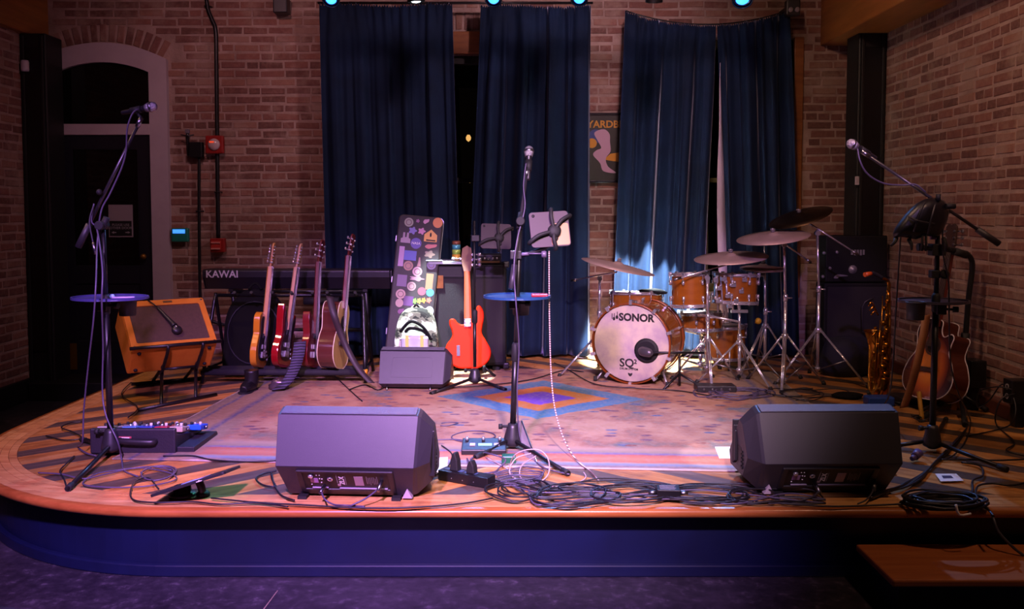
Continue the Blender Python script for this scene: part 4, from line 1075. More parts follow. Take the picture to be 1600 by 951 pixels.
# guitar rack
ry0 = 6.42
rk = T('guitar_rack', 'black tubular rack holding four guitars', 'guitar rack', (-2.0, 6.5, 0))
TUBE = M('black rack tube', '#1b1a1e', .3, .5)
zt = .60; Yt, Yf, Yr = 6.62, 6.42, 6.92
xl, xr = A(338, 462, Yt).x, A(566, 462, Yt).x
def rp(px, py, Y): return A(px, py, Y)
topz = A(450, 461, Yt).z
for x, sx in ((xl, -1), (xr, 1)):
    MB().tube([(x + sx * .05, Yf, .01), (x + sx * .01, Yt - .015, topz - .04), (x, Yt, topz)], .013, 8, 3).build('front_leg', TUBE, rk)
    MB().tube([(x + sx * .03, Yr, .01), (x + sx * .005, Yt + .015, topz - .04), (x, Yt, topz)], .013, 8, 3).build('rear_leg', TUBE, rk)
    MB().cyl((x + sx * .05, Yf, .075), (x + sx * .05, Yf, .11), .018, n=10).build('end_cap', M('yellow rubber', '#c88a12', .5), rk)
    MB().cyl((x + sx * .045, Yf, .1), (x + sx * .02, Yr, .1), .01).build('side_bar', TUBE, rk)
MB().cyl((xl, Yt, topz), (xr, Yt, topz), .013, n=10).build('top_bar', TUBE, rk)
for y in (Yf, Yf + .14): MB().cyl((xl - .05, y, .09), (xr + .05, y, .09), .024, n=12).build('padded_bar', M('foam padding', '#19171d', .8), rk)
for px in (372, 398, 430, 460, 492, 515, 540, 558):
    x = A(px, 461, Yt).x; MB().tube([(x, Yt, topz), (x, Yt - .06, topz + .012), (x, Yt - .09, topz + .03)], .012, 8, 3).build('neck_rest', RUBBER, rk)
# ================================================================ GUITARS
def sm2(p, k=5): return [v[:2] for v in catmull([(x, z, 0) for x, z in p], k, True)]
TELE = sm2([(0, 0), (.10, .008), (.152, .06), (.158, .13), (.132, .20), (.122, .25), (.138, .31), (.128, .365), (.088, .385), (.055, .345), (.034, .325), (-.034, .385), (-.09, .395), (-.138, .355), (-.13, .27), (-.122, .235), (-.15, .165), (-.16, .10), (-.13, .03), (-.07, .003)])
STRAT = sm2([(0, 0), (.09, .008), (.145, .06), (.155, .13), (.125, .20), (.12, .25), (.138, .31), (.13, .385), (.112, .39), (.075, .34), (.034, .325), (-.034, .33), (-.085, .37), (-.125, .445), (-.145, .44), (-.142, .36), (-.12, .27), (-.118, .22), (-.15, .15), (-.155, .09), (-.12, .03), (-.06, .003)])
PRS = sm2([(0, 0), (.09, .006), (.15, .06), (.155, .14), (.122, .21), (.12, .26), (.14, .32), (.125, .375), (.095, .35), (.05, .315), (-.034, .325), (-.085, .37), (-.13, .395), (-.14, .33), (-.12, .26), (-.122, .21), (-.155, .14), (-.15, .06), (-.09, .006)])
BASS = sm2([(-x_, z_) for x_, z_ in [(0, 0), (.08, .004), (.142, .05), (.158, .12), (.125, .19), (.098, .24), (.104, .30), (.113, .35), (.108, .40), (.085, .435), (.062, .42), (.055, .36), (.036, .322), (-.036, .305), (-.07, .318), (-.095, .345), (-.125, .34), (-.128, .305), (-.112, .26), (-.112, .22), (-.15, .165), (-.158, .11), (-.135, .045), (-.07, .004)]])
ACOU = sm2([(0, 0), (.10, .008), (.178, .06), (.198, .14), (.17, .225), (.128, .285), (.132, .35), (.142, .41), (.115, .47), (.05, .492), (-.05, .492), (-.115, .47), (-.142, .41), (-.132, .35), (-.128, .285), (-.17, .225), (-.198, .14), (-.178, .06), (-.10, .008)])
CUTA = sm2([(0, 0), (.10, .008), (.178, .06), (.198, .14), (.17, .225), (.135, .285), (.14, .34), (.15, .385), (.125, .405), (.075, .385), (.05, .42), (.045, .475), (.0, .492), (-.05, .492), (-.115, .47), (-.142, .41), (-.132, .35), (-.128, .285), (-.17, .225), (-.198, .14), (-.178, .06), (-.10, .008)])
MAPLE = M('aged maple neck', '#b0783c', .35, col2='#bd8648', vscale=5, stretch=(8, 8, 1), coat=.4)
ROSE = M('dark rosewood', '#33211a', .5)
MAHOG = M('red mahogany neck', '#5c2018', .35, coat=.4)
STRING = M('steel string', '#b5b0a8', .3, 1)
def scale2(p, k): return [(x * k, z * k) for x, z in p]
def headshape(kind):
    if kind == 'inline': return [(-.024, 0), (.024, 0), (.03, .03), (.045, .06), (.03, .16), (.012, .185), (-.012, .175), (-.022, .15)]
    if kind == 'bass': return [(-.024, 0), (.024, 0), (.036, .05), (.042, .1), (.034, .17), (.0, .19), (-.03, .17), (-.036, .1), (-.034, .05)]
    return [(-.024, 0), (.024, 0), (.04, .04), (.042, .15), (.02, .17), (0, .16), (-.02, .17), (-.042, .15), (-.04, .04)]
def guitar(name, label, mw, shape, L, body, neck, board, head='inline', thick=.044, guard=None, acoustic=False, topm=None, bindm=None, pick=2, hw=None, ksc=1.0, back_view=False, headm=None):
    hw = hw or CHROME
    t = T(name, label, 'bass guitar' if head == 'bass' else 'guitar', mw=mw)
    sh = scale2(shape, ksc); bl = max(z for x, z in sh); h = thick / 2
    B = lambda mb, nm, m, **k: mb.build(nm, m, t, local=True, **k)
    B(MB().prism(sh, -h, h, XZ), 'body', body, bevel=.001 if acoustic else .011, seg=3)
    fr = -h
    if acoustic:
        B(MB().prism(scale2(sh, .996), -h - .004, -h, XZ), 'soundboard', topm)
        fr = -h - .004
        bi = MB()
        for y in (-h - .003, h - .003): bi.tube([(x, y, z) for x, z in sh], .0035, 5, 0, True)
        B(bi, 'binding', bindm)
        zh = bl * .66
        B(MB().prism(circ(.048, 22), fr - .0012, fr, XZ @ Matrix.Translation((0, zh, 0))), 'sound_hole', M('sound hole shadow', '#0a0706', .9))
        B(MB().ring(circ(.062, 22), circ(.05, 22), fr - .001, fr, XZ @ Matrix.Translation((0, zh, 0))), 'rosette', ROSE)
        B(MB().bx(-.075, .075, fr - .012, fr, bl * .33, bl * .33 + .03), 'bridge', ROSE, bevel=.004)
        if guard: B(MB().prism(scale2(sm2([(.05, .3), (.1, .27), (.115, .22), (.09, .19), (.05, .21), (.045, .26)]), ksc), fr - .002, fr, XZ), 'pickguard', guard)
        nb = bl - .02
    else:
        nb = bl * .83
        if guard:
            B(MB().prism([(x * .74 + .004, z * .8 + .05) for x, z in sh], fr - .003, fr, XZ), 'pickguard', guard)
        for i in range(pick):
            z = bl * (.28 + .2 * i) + .02
            B(MB().bx(-.042, .042, fr - .012, fr, z, z + .034), 'pickup', hw if i == 0 else RUBBER, bevel=.003)
        B(MB().bx(-.042, .042, fr - .016, fr, bl * .17, bl * .17 + .045), 'bridge', hw, bevel=.003)
        for i in range(3): B(MB().lathe([(.011, 0), (.01, .014), (.001, .015)], 10, (.085 + .018 * i - .02, fr, bl * (.3 - .07 * i)), (0, -1, 0)), 'knob', hw)
    hb = L - (.225 if head == 'bass' else .18) * ksc
    w0, w1 = .029, .022
    yb0 = fr + .008; yf0 = fr - .012
    mb = MB(); vs = []
    for z, w_ in ((nb - .1 if not acoustic else nb - .03, w0), (hb, w1)):
        vs += [(-w_, yf0, z), (w_, yf0, z), (w_, yb0, z), (w_ * .5, yb0 + .01, z), (-w_ * .5, yb0 + .01, z), (-w_, yb0, z)]
    mb.add(vs, [(i, (i + 1) % 6, 6 + (i + 1) % 6, 6 + i) for i in range(6)] + [tuple(range(6)), tuple(range(6, 12))])
    B(mb, 'neck', neck)
    mb = MB(); vs = []
    for z, w_ in ((nb - (.1 if not acoustic else .16), w0 + .001), (hb, w1)):
        vs += [(-w_, yf0 - .005, z), (w_, yf0 - .005, z), (w_, yf0, z), (-w_, yf0, z)]
    mb.add(vs, [(i, (i + 1) % 4, 4 + (i + 1) % 4, 4 + i) for i in range(4)] + [(0, 1, 2, 3), (4, 5, 6, 7)])
    B(mb, 'fretboard', board)
    B(MB().bx(-w1, w1, yf0 - .008, yf0 - .004, hb - .004, hb), 'nut', WHITE)
    hs = scale2(headshape(head), ksc)
    HM = Matrix.Translation((0, yf0 + .006, hb)) @ Matrix.Rotation(R(8 if head != 'inline' else 2), 4, 'X')
    B(MB(HM).prism(hs, -.007, .007, XZ), 'headstock', headm or neck, bevel=.003)
    npeg = 2 if head == 'bass' else 3
    for i in range(4 if head == 'bass' else 6):
        if head == 'inline': x, z, s = -.02 + (.004 * i), .03 + i * .024, -1
        elif head == 'bass': x, z, s = (-.042, .05 + i * .04, -1) if i < 3 else (.052, .1, 1)
        else: s = -1 if i < 3 else 1; x, z = s * .034, .04 + (i % 3) * .042
        k = 2.0 if head == 'bass' else 1.6
        B(MB(HM).cyl((x, -.016, z), (x, .012, z), .0045 * k, n=8).cyl((x, .012, z), (x + s * .02 * k, .012, z), .003 * k, n=6).ball((x + s * .026 * k, .012, z), .0085 * k, 8, (1, .5, .9)), 'tuner', hw)
    for i in range(4 if head == 'bass' else 6):
        u = (i - (1.5 if head == 'bass' else 2.5)) / (3 if head == 'bass' else 5)
        B(MB().cyl((u * .05, fr - .016, bl * (.2 if not acoustic else .36)), (u * .034, yf0 - .009, hb), .0007, n=3, cap=False), 'string', STRING)
    if back_view:
        B(MB().bx(-.026, .026, h, h + .004, bl * .66, bl * .66 + .062), 'neck_plate', CHROME, bevel=.003)
        for x in (-.019, .019):
            for z in (.008, .031, .054): B(MB().lathe([(.005, 0), (.004, .003), (.001, .0035)], 8, (x, h + .004, bl * .66 + z), (0, 1, 0)), 'neck_bolt', STEEL)
        B(MB().bx(.06, .085, h, h + .003, bl * .2, bl * .2 + .08), 'battery_cover', M('violet grey cover', '#4a4150', .4), bevel=.003)
    return t
def place(base, head, face, ysc=0):
    """base: lowest point of the body; head: tip of the headstock; face: direction the front looks"""
    z = (Vector(head) - Vector(base)); L = z.length; z.normalize()
    f = Vector(face); f = (f - z * f.dot(z)).normalized(); y = -f; x = y.cross(z)
    return Matrix.Translation(Vector(base)) @ Matrix((x, y, z)).transposed().to_4x4(), L
gb = .118
def rackspot(bx_, hx, hy, Yb=6.46, Yh=6.66): return Vector((A(bx_, 590, Yb).x, Yb, gb)), A(hx, hy, Yh)
b_, h_ = rackspot(403, 421, 379)
m_, L = place(b_, h_, (1, .0, 0))
guitar('electric_guitar', 'butterscotch yellow electric guitar at the left end of the rack', m_, TELE, L, M('butterscotch lacquer', '#c07a1c', .2, coat=.6), MAPLE, MAPLE, 'inline', .046, RUBBER, hw=CHROME)
b_, h_ = rackspot(438, 463, 380)
m_, L = place(b_, h_, (1, -.1, 0))
guitar('electric_guitar', 'bright red electric guitar with a maple neck, second in the rack', m_, STRAT, L, M('candy red lacquer', '#8c1218', .16, coat=.8), M('pale maple neck', '#b58a64', .35, coat=.4), ROSE, 'inline', .05, M('dark tortoise guard', '#2a1210', .3))
b_, h_ = rackspot(485, 494, 372)
m_, L = place(b_, h_, (1, -.12, 0))
guitar('electric_guitar', 'dark red electric guitar with a mahogany neck, third in the rack', m_, PRS, L, M('cherry stain lacquer', '#6a1a1c', .18, coat=.7), MAHOG, ROSE, 'three', .05, None, hw=CHROME)
b_, h_ = rackspot(518, 534, 363, 6.42)
m_, L = place(b_, h_, (1, -.1, 0))
guitar('acoustic_guitar', 'acoustic guitar with glossy brown sides and pale top in the rack', m_, ACOU, L, M('glossy brown rosewood side', '#4e2620', .14, coat=.8), MAHOG, ROSE, 'three', .115, ROSE, True, M('pale spruce top', '#c9a35c', .3, col2='#d2ae6c', vscale=3, stretch=(30, 1, 1), coat=.4), M('cream binding', '#d8c9a8', .4), hw=CHROME, ksc=.98)
# bass, seen from the back, on a small stand
Yg = 6.66
b_ = A(732, 584, Yg); b_.z = max(b_.z, .075); h_ = A(729, 374, Yg + .16)
m_, L = place(b_, h_, (0, 1, 0))
guitar('bass_guitar', 'bright orange red bass guitar seen from the back on a stand', m_, BASS, L, M('orange red lacquer', '#c02204', .45, spec=.1), M('reddish roasted neck', '#a8482c', .5, spec=.3), ROSE, 'bass', .042, None, hw=CHROME, back_view=True, ksc=1.08, headm=M('tan headstock', '#7a5a4a', .5, spec=.2))
gs = T('bass_stand', 'low black tripod stand cradling the red bass guitar', 'guitar stand', (b_.x, Yg + .05, 0))
for x in (-.12, .12): MB().tube([(b_.x + x, Yg - .07, .11), (b_.x + x, Yg - .06, .06), (b_.x + x, Yg + .05, .06), (b_.x + x * .4, Yg + .12, .12)], .011, 8, 3).build('cradle_arm', RUBBER, gs)
MB().cyl((b_.x, Yg + .12, .1), (b_.x, Yg + .2, .5), .012).build('spine', BLACKM, gs)
for x, y in ((-.2, .02), (.2, .02), (0, .3)): MB().cyl((b_.x, Yg + .13, .16), (b_.x + x, Yg + y, .012), .01).build('leg', BLACKM, gs)
# sunburst acoustic at the right
def burst():
    m, nt, b = newmat('sunburst lacquer')
    tc = N(nt, 'ShaderNodeTexCoord'); mp = N(nt, 'ShaderNodeMapping'); mp.inputs['Location'].default_value = (0, 0, -.2); nt.links.new(tc.outputs['Object'], mp.inputs[0])
    mp.inputs['Scale'].default_value = (4.9, 0, 3.7); mp.inputs['Location'].default_value = (0, 0, -.72)
    le = N(nt, 'ShaderNodeVectorMath'); le.operation = 'LENGTH'; nt.links.new(mp.outputs[0], le.inputs[0])
    nt.links.new(ramp(nt, le.outputs['Value'], [(.25, '#d8842c'), (.5, '#b0561a'), (.75, '#4a1a0c'), (.95, '#180a08')]), b.inputs['Base Color'])
    b.inputs['Roughness'].default_value = .2; b.inputs['Coat Weight'].default_value = .6
    return m
Ys = 5.50
b_ = A(1455, 628, Ys); b_.z = max(b_.z, .08); h_ = A(1507, 352, Ys + .14)
m_, L = place(b_, h_, (-.95, -.31, .1))
guitar('acoustic_guitar', 'sunburst acoustic guitar with a cutaway on a stand by the right wall', m_, CUTA, L, M('red brown mahogany side', '#4a1c10', .25, coat=.5), MAHOG, ROSE, 'three', .125, None, True, burst(), M('white binding', '#c9c0c4', .4), hw=STEEL, ksc=1.02, headm=ROSE)
def ribbon(name, pts, wd, m, parent, thick=.004, side=(1, 0, 0), k=6):
    P = catmull(pts, k); mb = MB(); vs = []
    s = Vector(side).normalized() * wd / 2
    for p in P: vs += [p - s, p + s]
    mb.add(vs, [(2 * i, 2 * i + 1, 2 * i + 3, 2 * i + 2) for i in range(len(P) - 1)], True)
    o = mb.build(name, m, parent); q = o.modifiers.new('thick', 'SOLIDIFY'); q.thickness = thick
    return o
TAN = M('tan leather strap', '#8c5c3a', .6, col2='#7a4c30', vscale=9)
r_ = ribbon('guitar_strap', [A(1447, 492, Ys - .12), A(1441, 530, Ys - .17), A(1432, 570, Ys - .19), A(1424, 600, Ys - .18), A(1412, 636, Ys - .16)], .06, TAN, None, side=(1, .3, .1))
tag(r_, 'tan leather strap draped over the front of the sunburst guitar', 'strap')
hs = T('guitar_stand', 'tall black guitar stand with a curved top arm by the right wall', 'guitar stand', G(1500, 640))
sb = G(1500, 632)
MB().tube([A(1500, 628, 5.56), A(1506, 560, 5.57), A(1513, 470, 5.58), A(1519, 420, 5.58), A(1516, 402, 5.57), A(1503, 394, 5.54), A(1478, 389, 5.50)], .017, 10, 4).build('main_tube', BLACKM, hs)
MB().cyl(A(1506, 545, 5.57), A(1509, 520, 5.57), .026, n=12).build('sleeve', RUBBER, hs)
MB().cyl(A(1510, 398, 5.55), A(1490, 392, 5.52), .024, n=10).tube([A(1484, 391, 5.51), A(1474, 384, 5.42), A(1466, 388, 5.38)], .014, 8, 3).build('neck_yoke', RUBBER, hs)
for e_ in (G(1437, 658), G(1508, 668), G(1542, 644)):
    c_ = A(1500, 615, 5.56); e2 = e_ + Vector((0, 0, .015)); MB().cyl(c_, e2, .013).build('leg', BLACKM, hs)
    MB().cyl(c_.lerp(e2, .8), e2, .017, n=10).build('rubber_foot', RUBBER, hs)
YR = M('ochre rubber pad', '#a87a20', .6)
MB().tube([A(1436, 612, Ys - .15), A(1438, 632, Ys - .19), A(1441, 655, Ys - .22)], .013, 8, 3).build('cradle_pad', YR, hs)
MB().tube([A(1490, 640, Ys - .04), A(1494, 622, Ys - .02), A(1500, 638, Ys + .02)], .018, 8, 3).build('cradle_pad', YR, hs)
MB().tube([A(1441, 640, Ys - .2), A(1470, 628, Ys), A(1496, 622, Ys + .06)], .011, 8, 3).build('cradle_bar', BLACKM, hs)
# strap hanging from the acoustic guitar in the rack
DKSTRAP = M('dark brown leather strap', '#2e2226', .55)
r_ = ribbon('guitar_strap', [A(515, 463, 6.28), A(522, 492, 6.22), A(532, 520, 6.25), A(546, 552, 6.25), A(562, 578, 6.2), A(580, 598, 6.15)], .05, DKSTRAP, None, side=(1, .2, -.1))
tag(r_, 'dark leather strap hanging from the acoustic guitar in the rack', 'strap')
STRP = M('striped woven strap', '#3a3348', .8, bs=.3)
m, nt, b = newmat('ribbed violet cloth'); wv = N(nt, 'ShaderNodeTexWave'); wv.inputs['Scale'].default_value = 17; wv.inputs['Distortion'].default_value = 2; wv.bands_direction = 'Z'; nt.links.new(coords(nt), wv.inputs[0])
nt.links.new(ramp(nt, wv.outputs[1], [(.3, '#211d2c'), (.7, '#4d4663')]), b.inputs['Base Color']); b.inputs['Roughness'].default_value = .85; bump(nt, b, wv.outputs[1], .6, .01)
r_ = ribbon('woven_strap', [A(469, 535, 6.33), A(466, 556, 6.26), A(458, 580, 6.23), A(446, 600, 6.18), A(435, 609, 6.12)], .085, m, None, .012, (1, .3, .15), 8)
tag(r_, 'wide ribbed violet strap draped between the red guitars down to the floor', 'strap')
# black boot-like pouch and shiny bag under the rack
def lump(name, label, cat, c, r, sq, m, seed=0, amp=.2, parent=None):
    rr = random.Random(seed); mb = MB().ball((0, 0, 0), 1, 16)
    ph = [rr.uniform(0, 6) for _ in range(6)]
    for v in mb.v:
        k = 1 + amp * .5 * (math.sin(3 * v.x + ph[0]) * math.sin(2.4 * v.y + ph[1]) + .6 * math.sin(5 * v.z + ph[2] + 2 * v.x))
        v *= k
        if v.z < -.75: v.z = -.75
    T_ = Matrix.Translation(Vector(c)) @ Matrix.Diagonal((r * sq[0], r * sq[1], r * sq[2], 1))
    mb.v = [T_ @ v for v in mb.v]
    o = mb.build(name, m, parent)
    if cat: tag(o, label, cat)
    return o
p = G(392, 612); bt = T('ankle_boot', 'black ankle boot standing under the yellow guitar', 'boot', p)
MB().tube([p + Vector((0, .02, .15)), p + Vector((0, .02, .08)), p + Vector((-.01, .01, .045)), p + Vector((-.015, -.06, .04)), p + Vector((-.02, -.11, .03))], [.05, .047, .05, .042, .026], 12, 4).build('upper', M('black boot leather', '#100e13', .4), bt)
MB().prism(sm2([(-.045, .06), (.035, .06), (.03, -.02), (.025, -.1), (-.02, -.145), (-.06, -.1), (-.05, 0)], 3), 0, .018, Matrix.Translation(p)).build('sole', RUBBER, bt)
lump('crumpled_foil', 'crumpled shiny wrapper on the floor below the ribbed strap', 'wrapper', G(437, 609) + Vector((0, 0, .04)), .075, (1.1, .8, .6), M('dull shiny foil', '#6a5a62', .25, .7), 5, .5)
# round soft case leaning behind the rack
cs = T('gig_bag', 'large black rounded gig bag leaning behind the guitar rack', 'bag', (A(398, 600, 6.85).x, 6.8, 0))
cpt = A(398, 535, 6.8)
MB(TM((cpt.x, 6.84, .345), (1, 0, 0), (0, .18, 1))).prism([v for v in sm2([(-.2, -.34), (.2, -.34), (.235, -.1), (.22, .12), (.13, .27), (0, .315), (-.13, .27), (-.22, .12), (-.235, -.1)], 4)], -.055, .055).build('shell', CLOTH, cs, bevel=.03)
MB(TM((cpt.x, 6.775, .33), (1, 0, 0), (0, .18, 1))).ring(circ(.2, 24, 1, 1.2), circ(.194, 24, 1, 1.2), 0, .004).build('zip', M('dark zip', '#26242a', .4, .4), cs)
MB().tube([(cpt.x - .05, 6.83, .655), (cpt.x, 6.84, .70), (cpt.x + .05, 6.83, .655)], .01, 6, 4).build('carry_handle', CLOTH, cs)
# ================================================================ STICKER CASE, BACKPACK, BASS RIG
Yc = 6.95
ctop, cbot = A(659, 338, Yc + .03), A(634, 575, Yc - .12); cbot.z = .008
up = (ctop - cbot); CL = up.length
K = TM((ctop + cbot) / 2, (up.z, 0, -up.x), up)
case = T('instrument_case', 'tall dark upright case covered with round and square stickers', 'case', cbot)
CW = .345
MB(K).prism(rrect(CW, CL, .04, 5), -.07, .05).build('shell', M('charcoal case covering', '#2a2626', .6, bs=.3, bscale=120), case, bevel=.012)
MB(K).ring(rrect(CW + .006, CL + .006, .04, 5), rrect(CW - .002, CL - .002, .04, 5), -.018, -.008).build('seam_trim', STEEL, case)
for z in (-.3, .1, .42): MB(K).bx(-CW / 2 - .014, -CW / 2, z - .025, z + .025, -.03, .01).build('latch', STEEL, case, bevel=.003)
SKM = {}
def skm(h): return M('sticker ' + h, h, .45)
def inv_case(px, py):      # point of the case front under an image position
    d = ray(px, py); n = K.to_3x3() @ Vector((0, 0, 1)); o = K @ Vector((0, 0, .05)); t_ = (o - Vector((0, 0, CZ))).dot(n) / d.dot(n)
    return K.inverted() @ (Vector((0, 0, CZ)) + d * t_)
PEN = [(-.5, -.45), (.5, -.45), (.5, .12), (0, .55), (-.5, .12)]
FLW = [(.5 * (1 + .22 * math.cos(5 * a)) * math.cos(a) * .85, .5 * (1 + .22 * math.cos(5 * a)) * math.sin(a) * .85) for a in [2 * math.pi * i / 40 for i in range(40)]]
BLOB = sm2([(-.5, -.1), (-.2, -.35), (.1, -.2), (.45, .0), (.5, .35), (.1, .3), (-.3, .25)], 3)
TREE = [(-.35, -.5), (.35, -.5), (.25, 0), (.12, .5), (-.12, .5), (-.2, 0)]
BUN = [(-.5, -.5), (.5, -.5), (.5, -.1), (.3, .0), (.3, .5), (.1, .5), (.08, .05), (-.08, .05), (-.1, .5), (-.3, .5), (-.3, .0), (-.5, -.1)]
CIR = circ(.5, 22); REC = [(-.5, -.5), (.5, -.5), (.5, .5), (-.5, .5)]
stk = [(639, 347, 14, 14, CIR, '#8a9478'), (653, 345, 6, 6, FLW, '#8a5a80'), (666, 346, 9, 11, BLOB, '#b58aa0'), (684, 348, 15, 16, CIR, '#c47a1e'), (645, 360, 13, 12, FLW, '#6a68a8'), (659, 361, 12, 11, FLW, '#b07a98'),
       (634, 371, 15, 16, BUN, '#8f8088'), (673, 369, 20, 19, PEN, '#c8941e'), (650, 380, 17, 17, CIR, '#433a8a'), (673, 385, 18, 11, BLOB, '#a85a50'), (627, 400, 8, 31, REC, '#9a7c9c'), (641, 399, 19, 15, REC, '#3c4a9c'), (671, 397, 17, 12, FLW, '#7a6a58'),
       (655, 409, 8, 14, TREE, '#8c6464'), (638, 415, 15, 15, CIR, '#8c6a50'), (674, 414, 14, 14, CIR, '#6a6484'), (652, 424, 15, 15, CIR, '#a8848c'), (651, 435, 24, 8, FLW, '#94727c'), (628, 438, 15, 18, REC, '#5d4a68'), (671, 440, 11, 25, REC, '#8f6a44'),
       (643, 447, 14, 14, CIR, '#8c7472'), (659, 455, 13, 13, CIR, '#7a4a52'), (626, 459, 15, 15, CIR, '#a08478'), (624, 473, 12, 13, CIR, '#9a8078'), (638, 470, 15, 15, REC, '#4a2a58'), (672, 457, 12, 12, CIR, '#3a9ad0'),
       (648, 470, 7, 9, FLW, '#6ac83c'), (655, 470, 7, 9, FLW, '#d8c83c'), (662, 469, 7, 9, FLW, '#d89a2c'), (670, 469, 8, 9, FLW, '#d86a4c'), (652, 482, 20, 12, CIR, '#c8d0a0'), (671, 486, 13, 15, CIR, '#b8c0d0'), (626, 486, 9, 12, BLOB, '#6a3a62'), (644, 494, 14, 10, BLOB, '#c8b048'), (637, 499, 14, 16, CIR, '#8aa0c8'), (662, 499, 12, 8, FLW, '#c0b0b8')]
for px, py, wd, hh, shp, colr in stk:
    q = inv_case(px, py); s = Yc / F
    o = MB(K @ Matrix.Translation((q.x, q.y, .0505))).prism([(x * wd * s, y * hh * s) for x, y in shp], 0, .0012).build('sticker', skm(colr), case)
    if shp is CIR and wd > 13 and colr not in ('#c47a1e', '#433a8a'):
        MB(K @ Matrix.Translation((q.x, q.y, .0517))).ring([(x * .66 * wd * s, y * .66 * hh * s) for x, y in shp], [(x * .5 * wd * s, y * .5 * hh * s) for x, y in shp], 0, .0005).build('print_ring', skm('#5d4840'), o)
q = inv_case(650, 380); text('NASA', .026, K @ Matrix.Translation((q.x, q.y, .0518)), WHITE, case, depth=.0003)
q = inv_case(673, 367); MB(K @ Matrix.Translation((q.x, q.y, .0518))).prism([(-.004, -.016), (.006, -.014), (.008, .0), (.004, .018), (-.004, .018), (-.007, .002)], 0, .0004).build('figure_print', RUBBER, case)
q = inv_case(673, 375.5); MB(K @ Matrix.Translation((q.x, q.y, .0518))).bx(-.036, .036, -.005, .005, 0, .0004).build('print_bar', RUBBER, case)
# backpack
bpk = T('backpack', 'grey and white camouflage backpack with yellow straps behind the small monitor', 'backpack', (A(648, 560, 6.68).x, 6.68, 0))
bc = A(650, 515, 6.66)
m, nt, b = newmat('camouflage canvas'); nz = noise(nt, coords(nt, 'Object', (1, 1, 1.6)), 9, 3, .6)
nt.links.new(ramp(nt, nz, [(.36, '#15140f'), (.44, '#5c5a4c'), (.52, '#a8a69c'), (.62, '#c9c8c4')], 'CONSTANT'), b.inputs['Base Color']); b.inputs['Roughness'].default_value = .85
mb = MB(TM((bc.x, 6.70, .27), (1, 0, 0), (0, .12, 1))).prism(sm2([(-.15, -.26), (.15, -.26), (.165, -.05), (.14, .15), (.08, .245), (-.06, .25), (-.135, .16), (-.165, -.05)], 4), -.09, .09)
mb.build('body', m, bpk, bevel=.045, seg=4)
BPW = M('pale grey canvas', '#a9adb5', .85, bs=.3)
MB().box((bc.x, 6.585, .27), (.2, .06, .13)).build('front_pocket', BPW, bpk, bevel=.02)
for x in (-.055, .055): MB().bx(bc.x + x - .012, bc.x + x + .012, 6.545, 6.553, .2, .34).build('strap', M('pale yellow webbing', '#c9b45c', .7), bpk)
for i in range(2): MB().tube([(bc.x - .11 + i * .04, 6.6, .36), (bc.x - .03, 6.565, .44 - i * .05), (bc.x + .06, 6.57, .40 - i * .03), (bc.x + .12, 6.6, .30)], .012, 6, 5).build('shoulder_strap', CLOTH, bpk)
MB().tube([(bc.x - .03, 6.7, .515), (bc.x, 6.69, .55), (bc.x + .03, 6.7, .515)], .008, 6, 4).build('grab_loop', CLOTH, bpk)
# bass cabinet
Yk = 6.92
x0, x1 = A(677, 480, Yk).x, A(791, 480, Yk).x; zt = A(730, 413, Yk).z
cab = T('bass_cabinet', 'black bass speaker cabinet behind the red bass guitar', 'amplifier', ((x0 + x1) / 2, Yk + .2, 0))
MB().bx(x0, x1, Yk, Yk + .42, .05, zt).build('box', TOLEX, cab, bevel=.012)
MB().bx(x0 + .025, x1 - .025, Yk - .008, Yk, .075, zt - .11).build('grille', M('dark cabinet cloth', '#19131a', .8, bs=.5, bscale=260), cab, bevel=.004)
for a_, b_2 in ((x0 + .04, x0 + .23), (x1 - .23, x1 - .04)):
    MB().bx(a_, b_2, Yk - .002, Yk + .002, zt - .085, zt - .03).build('port', M('deep black panel', '#0b0a0c', .5), cab)
    MB().ring(rrect(b_2 - a_ + .02, .075, .008), rrect(b_2 - a_, .055, .006), -.004, .003, TM(((a_ + b_2) / 2, Yk, zt - .0575), (1, 0, 0), (0, 0, 1))).build('port_trim', BLACKP, cab)
for x in (x0, x1):
    for z in (.05, zt): MB().box((x, Yk + .012, z), (.05, .05, .05)).build('corner', BLACKP, cab, bevel=.012)
for x in (x0 + .08, x1 - .08): MB().bx(x - .03, x + .03, Yk + .04, Yk + .1, 0, .05).bx(x - .03, x + .03, Yk + .3, Yk + .36, 0, .05).build('caster', RUBBER, cab, bevel=.01)
q = A(687, 440, Yk)
MB().bx(q.x - .03, q.x + .028, Yk - .012, Yk - .008, q.z - .05, q.z + .05).build('label', M('amber paper label', '#b07a30', .6, col2='#8a5a24', vscale=20), cab)
# things standing on the cabinet
p = A(705, 412, Yk + .06); mx = T('lap_mixer', 'pale flat console lying on the bass cabinet', 'mixer', (p.x, p.y, zt))
MB().bx(p.x - .17, p.x + .1, Yk - .04, Yk + .2, zt + .002, zt + .03).build('case', M('pale silver console', '#aab0b8', .35, .3), mx, bevel=.006)
MB().bx(p.x - .185, p.x - .06, Yk - .06, Yk + .0, zt + .028, zt + .036).build('front_edge', MATS['pale silver console'], mx, bevel=.003)
p = A(713, 410, Yk + .08); can = T('drink_can', 'tall colourful green and yellow drink can on the bass cabinet', 'can', (p.x, p.y, zt + .03))
cz = zt + .0305; ctop_ = A(713, 376, Yk + .08).z
Hc = ctop_ - cz
MB().lathe([(.03, 0), (.033, .008), (.033, Hc * .3)], 18, (p.x, p.y, cz)).build('lower_wrap', M('yellow orange can print', '#c89a3c', .3, .3), can)
MB().lathe([(.033, 0), (.033, Hc * .25)], 18, (p.x, p.y, cz + Hc * .3)).build('middle_wrap', M('lime can print', '#9cc050', .3, .3), can)
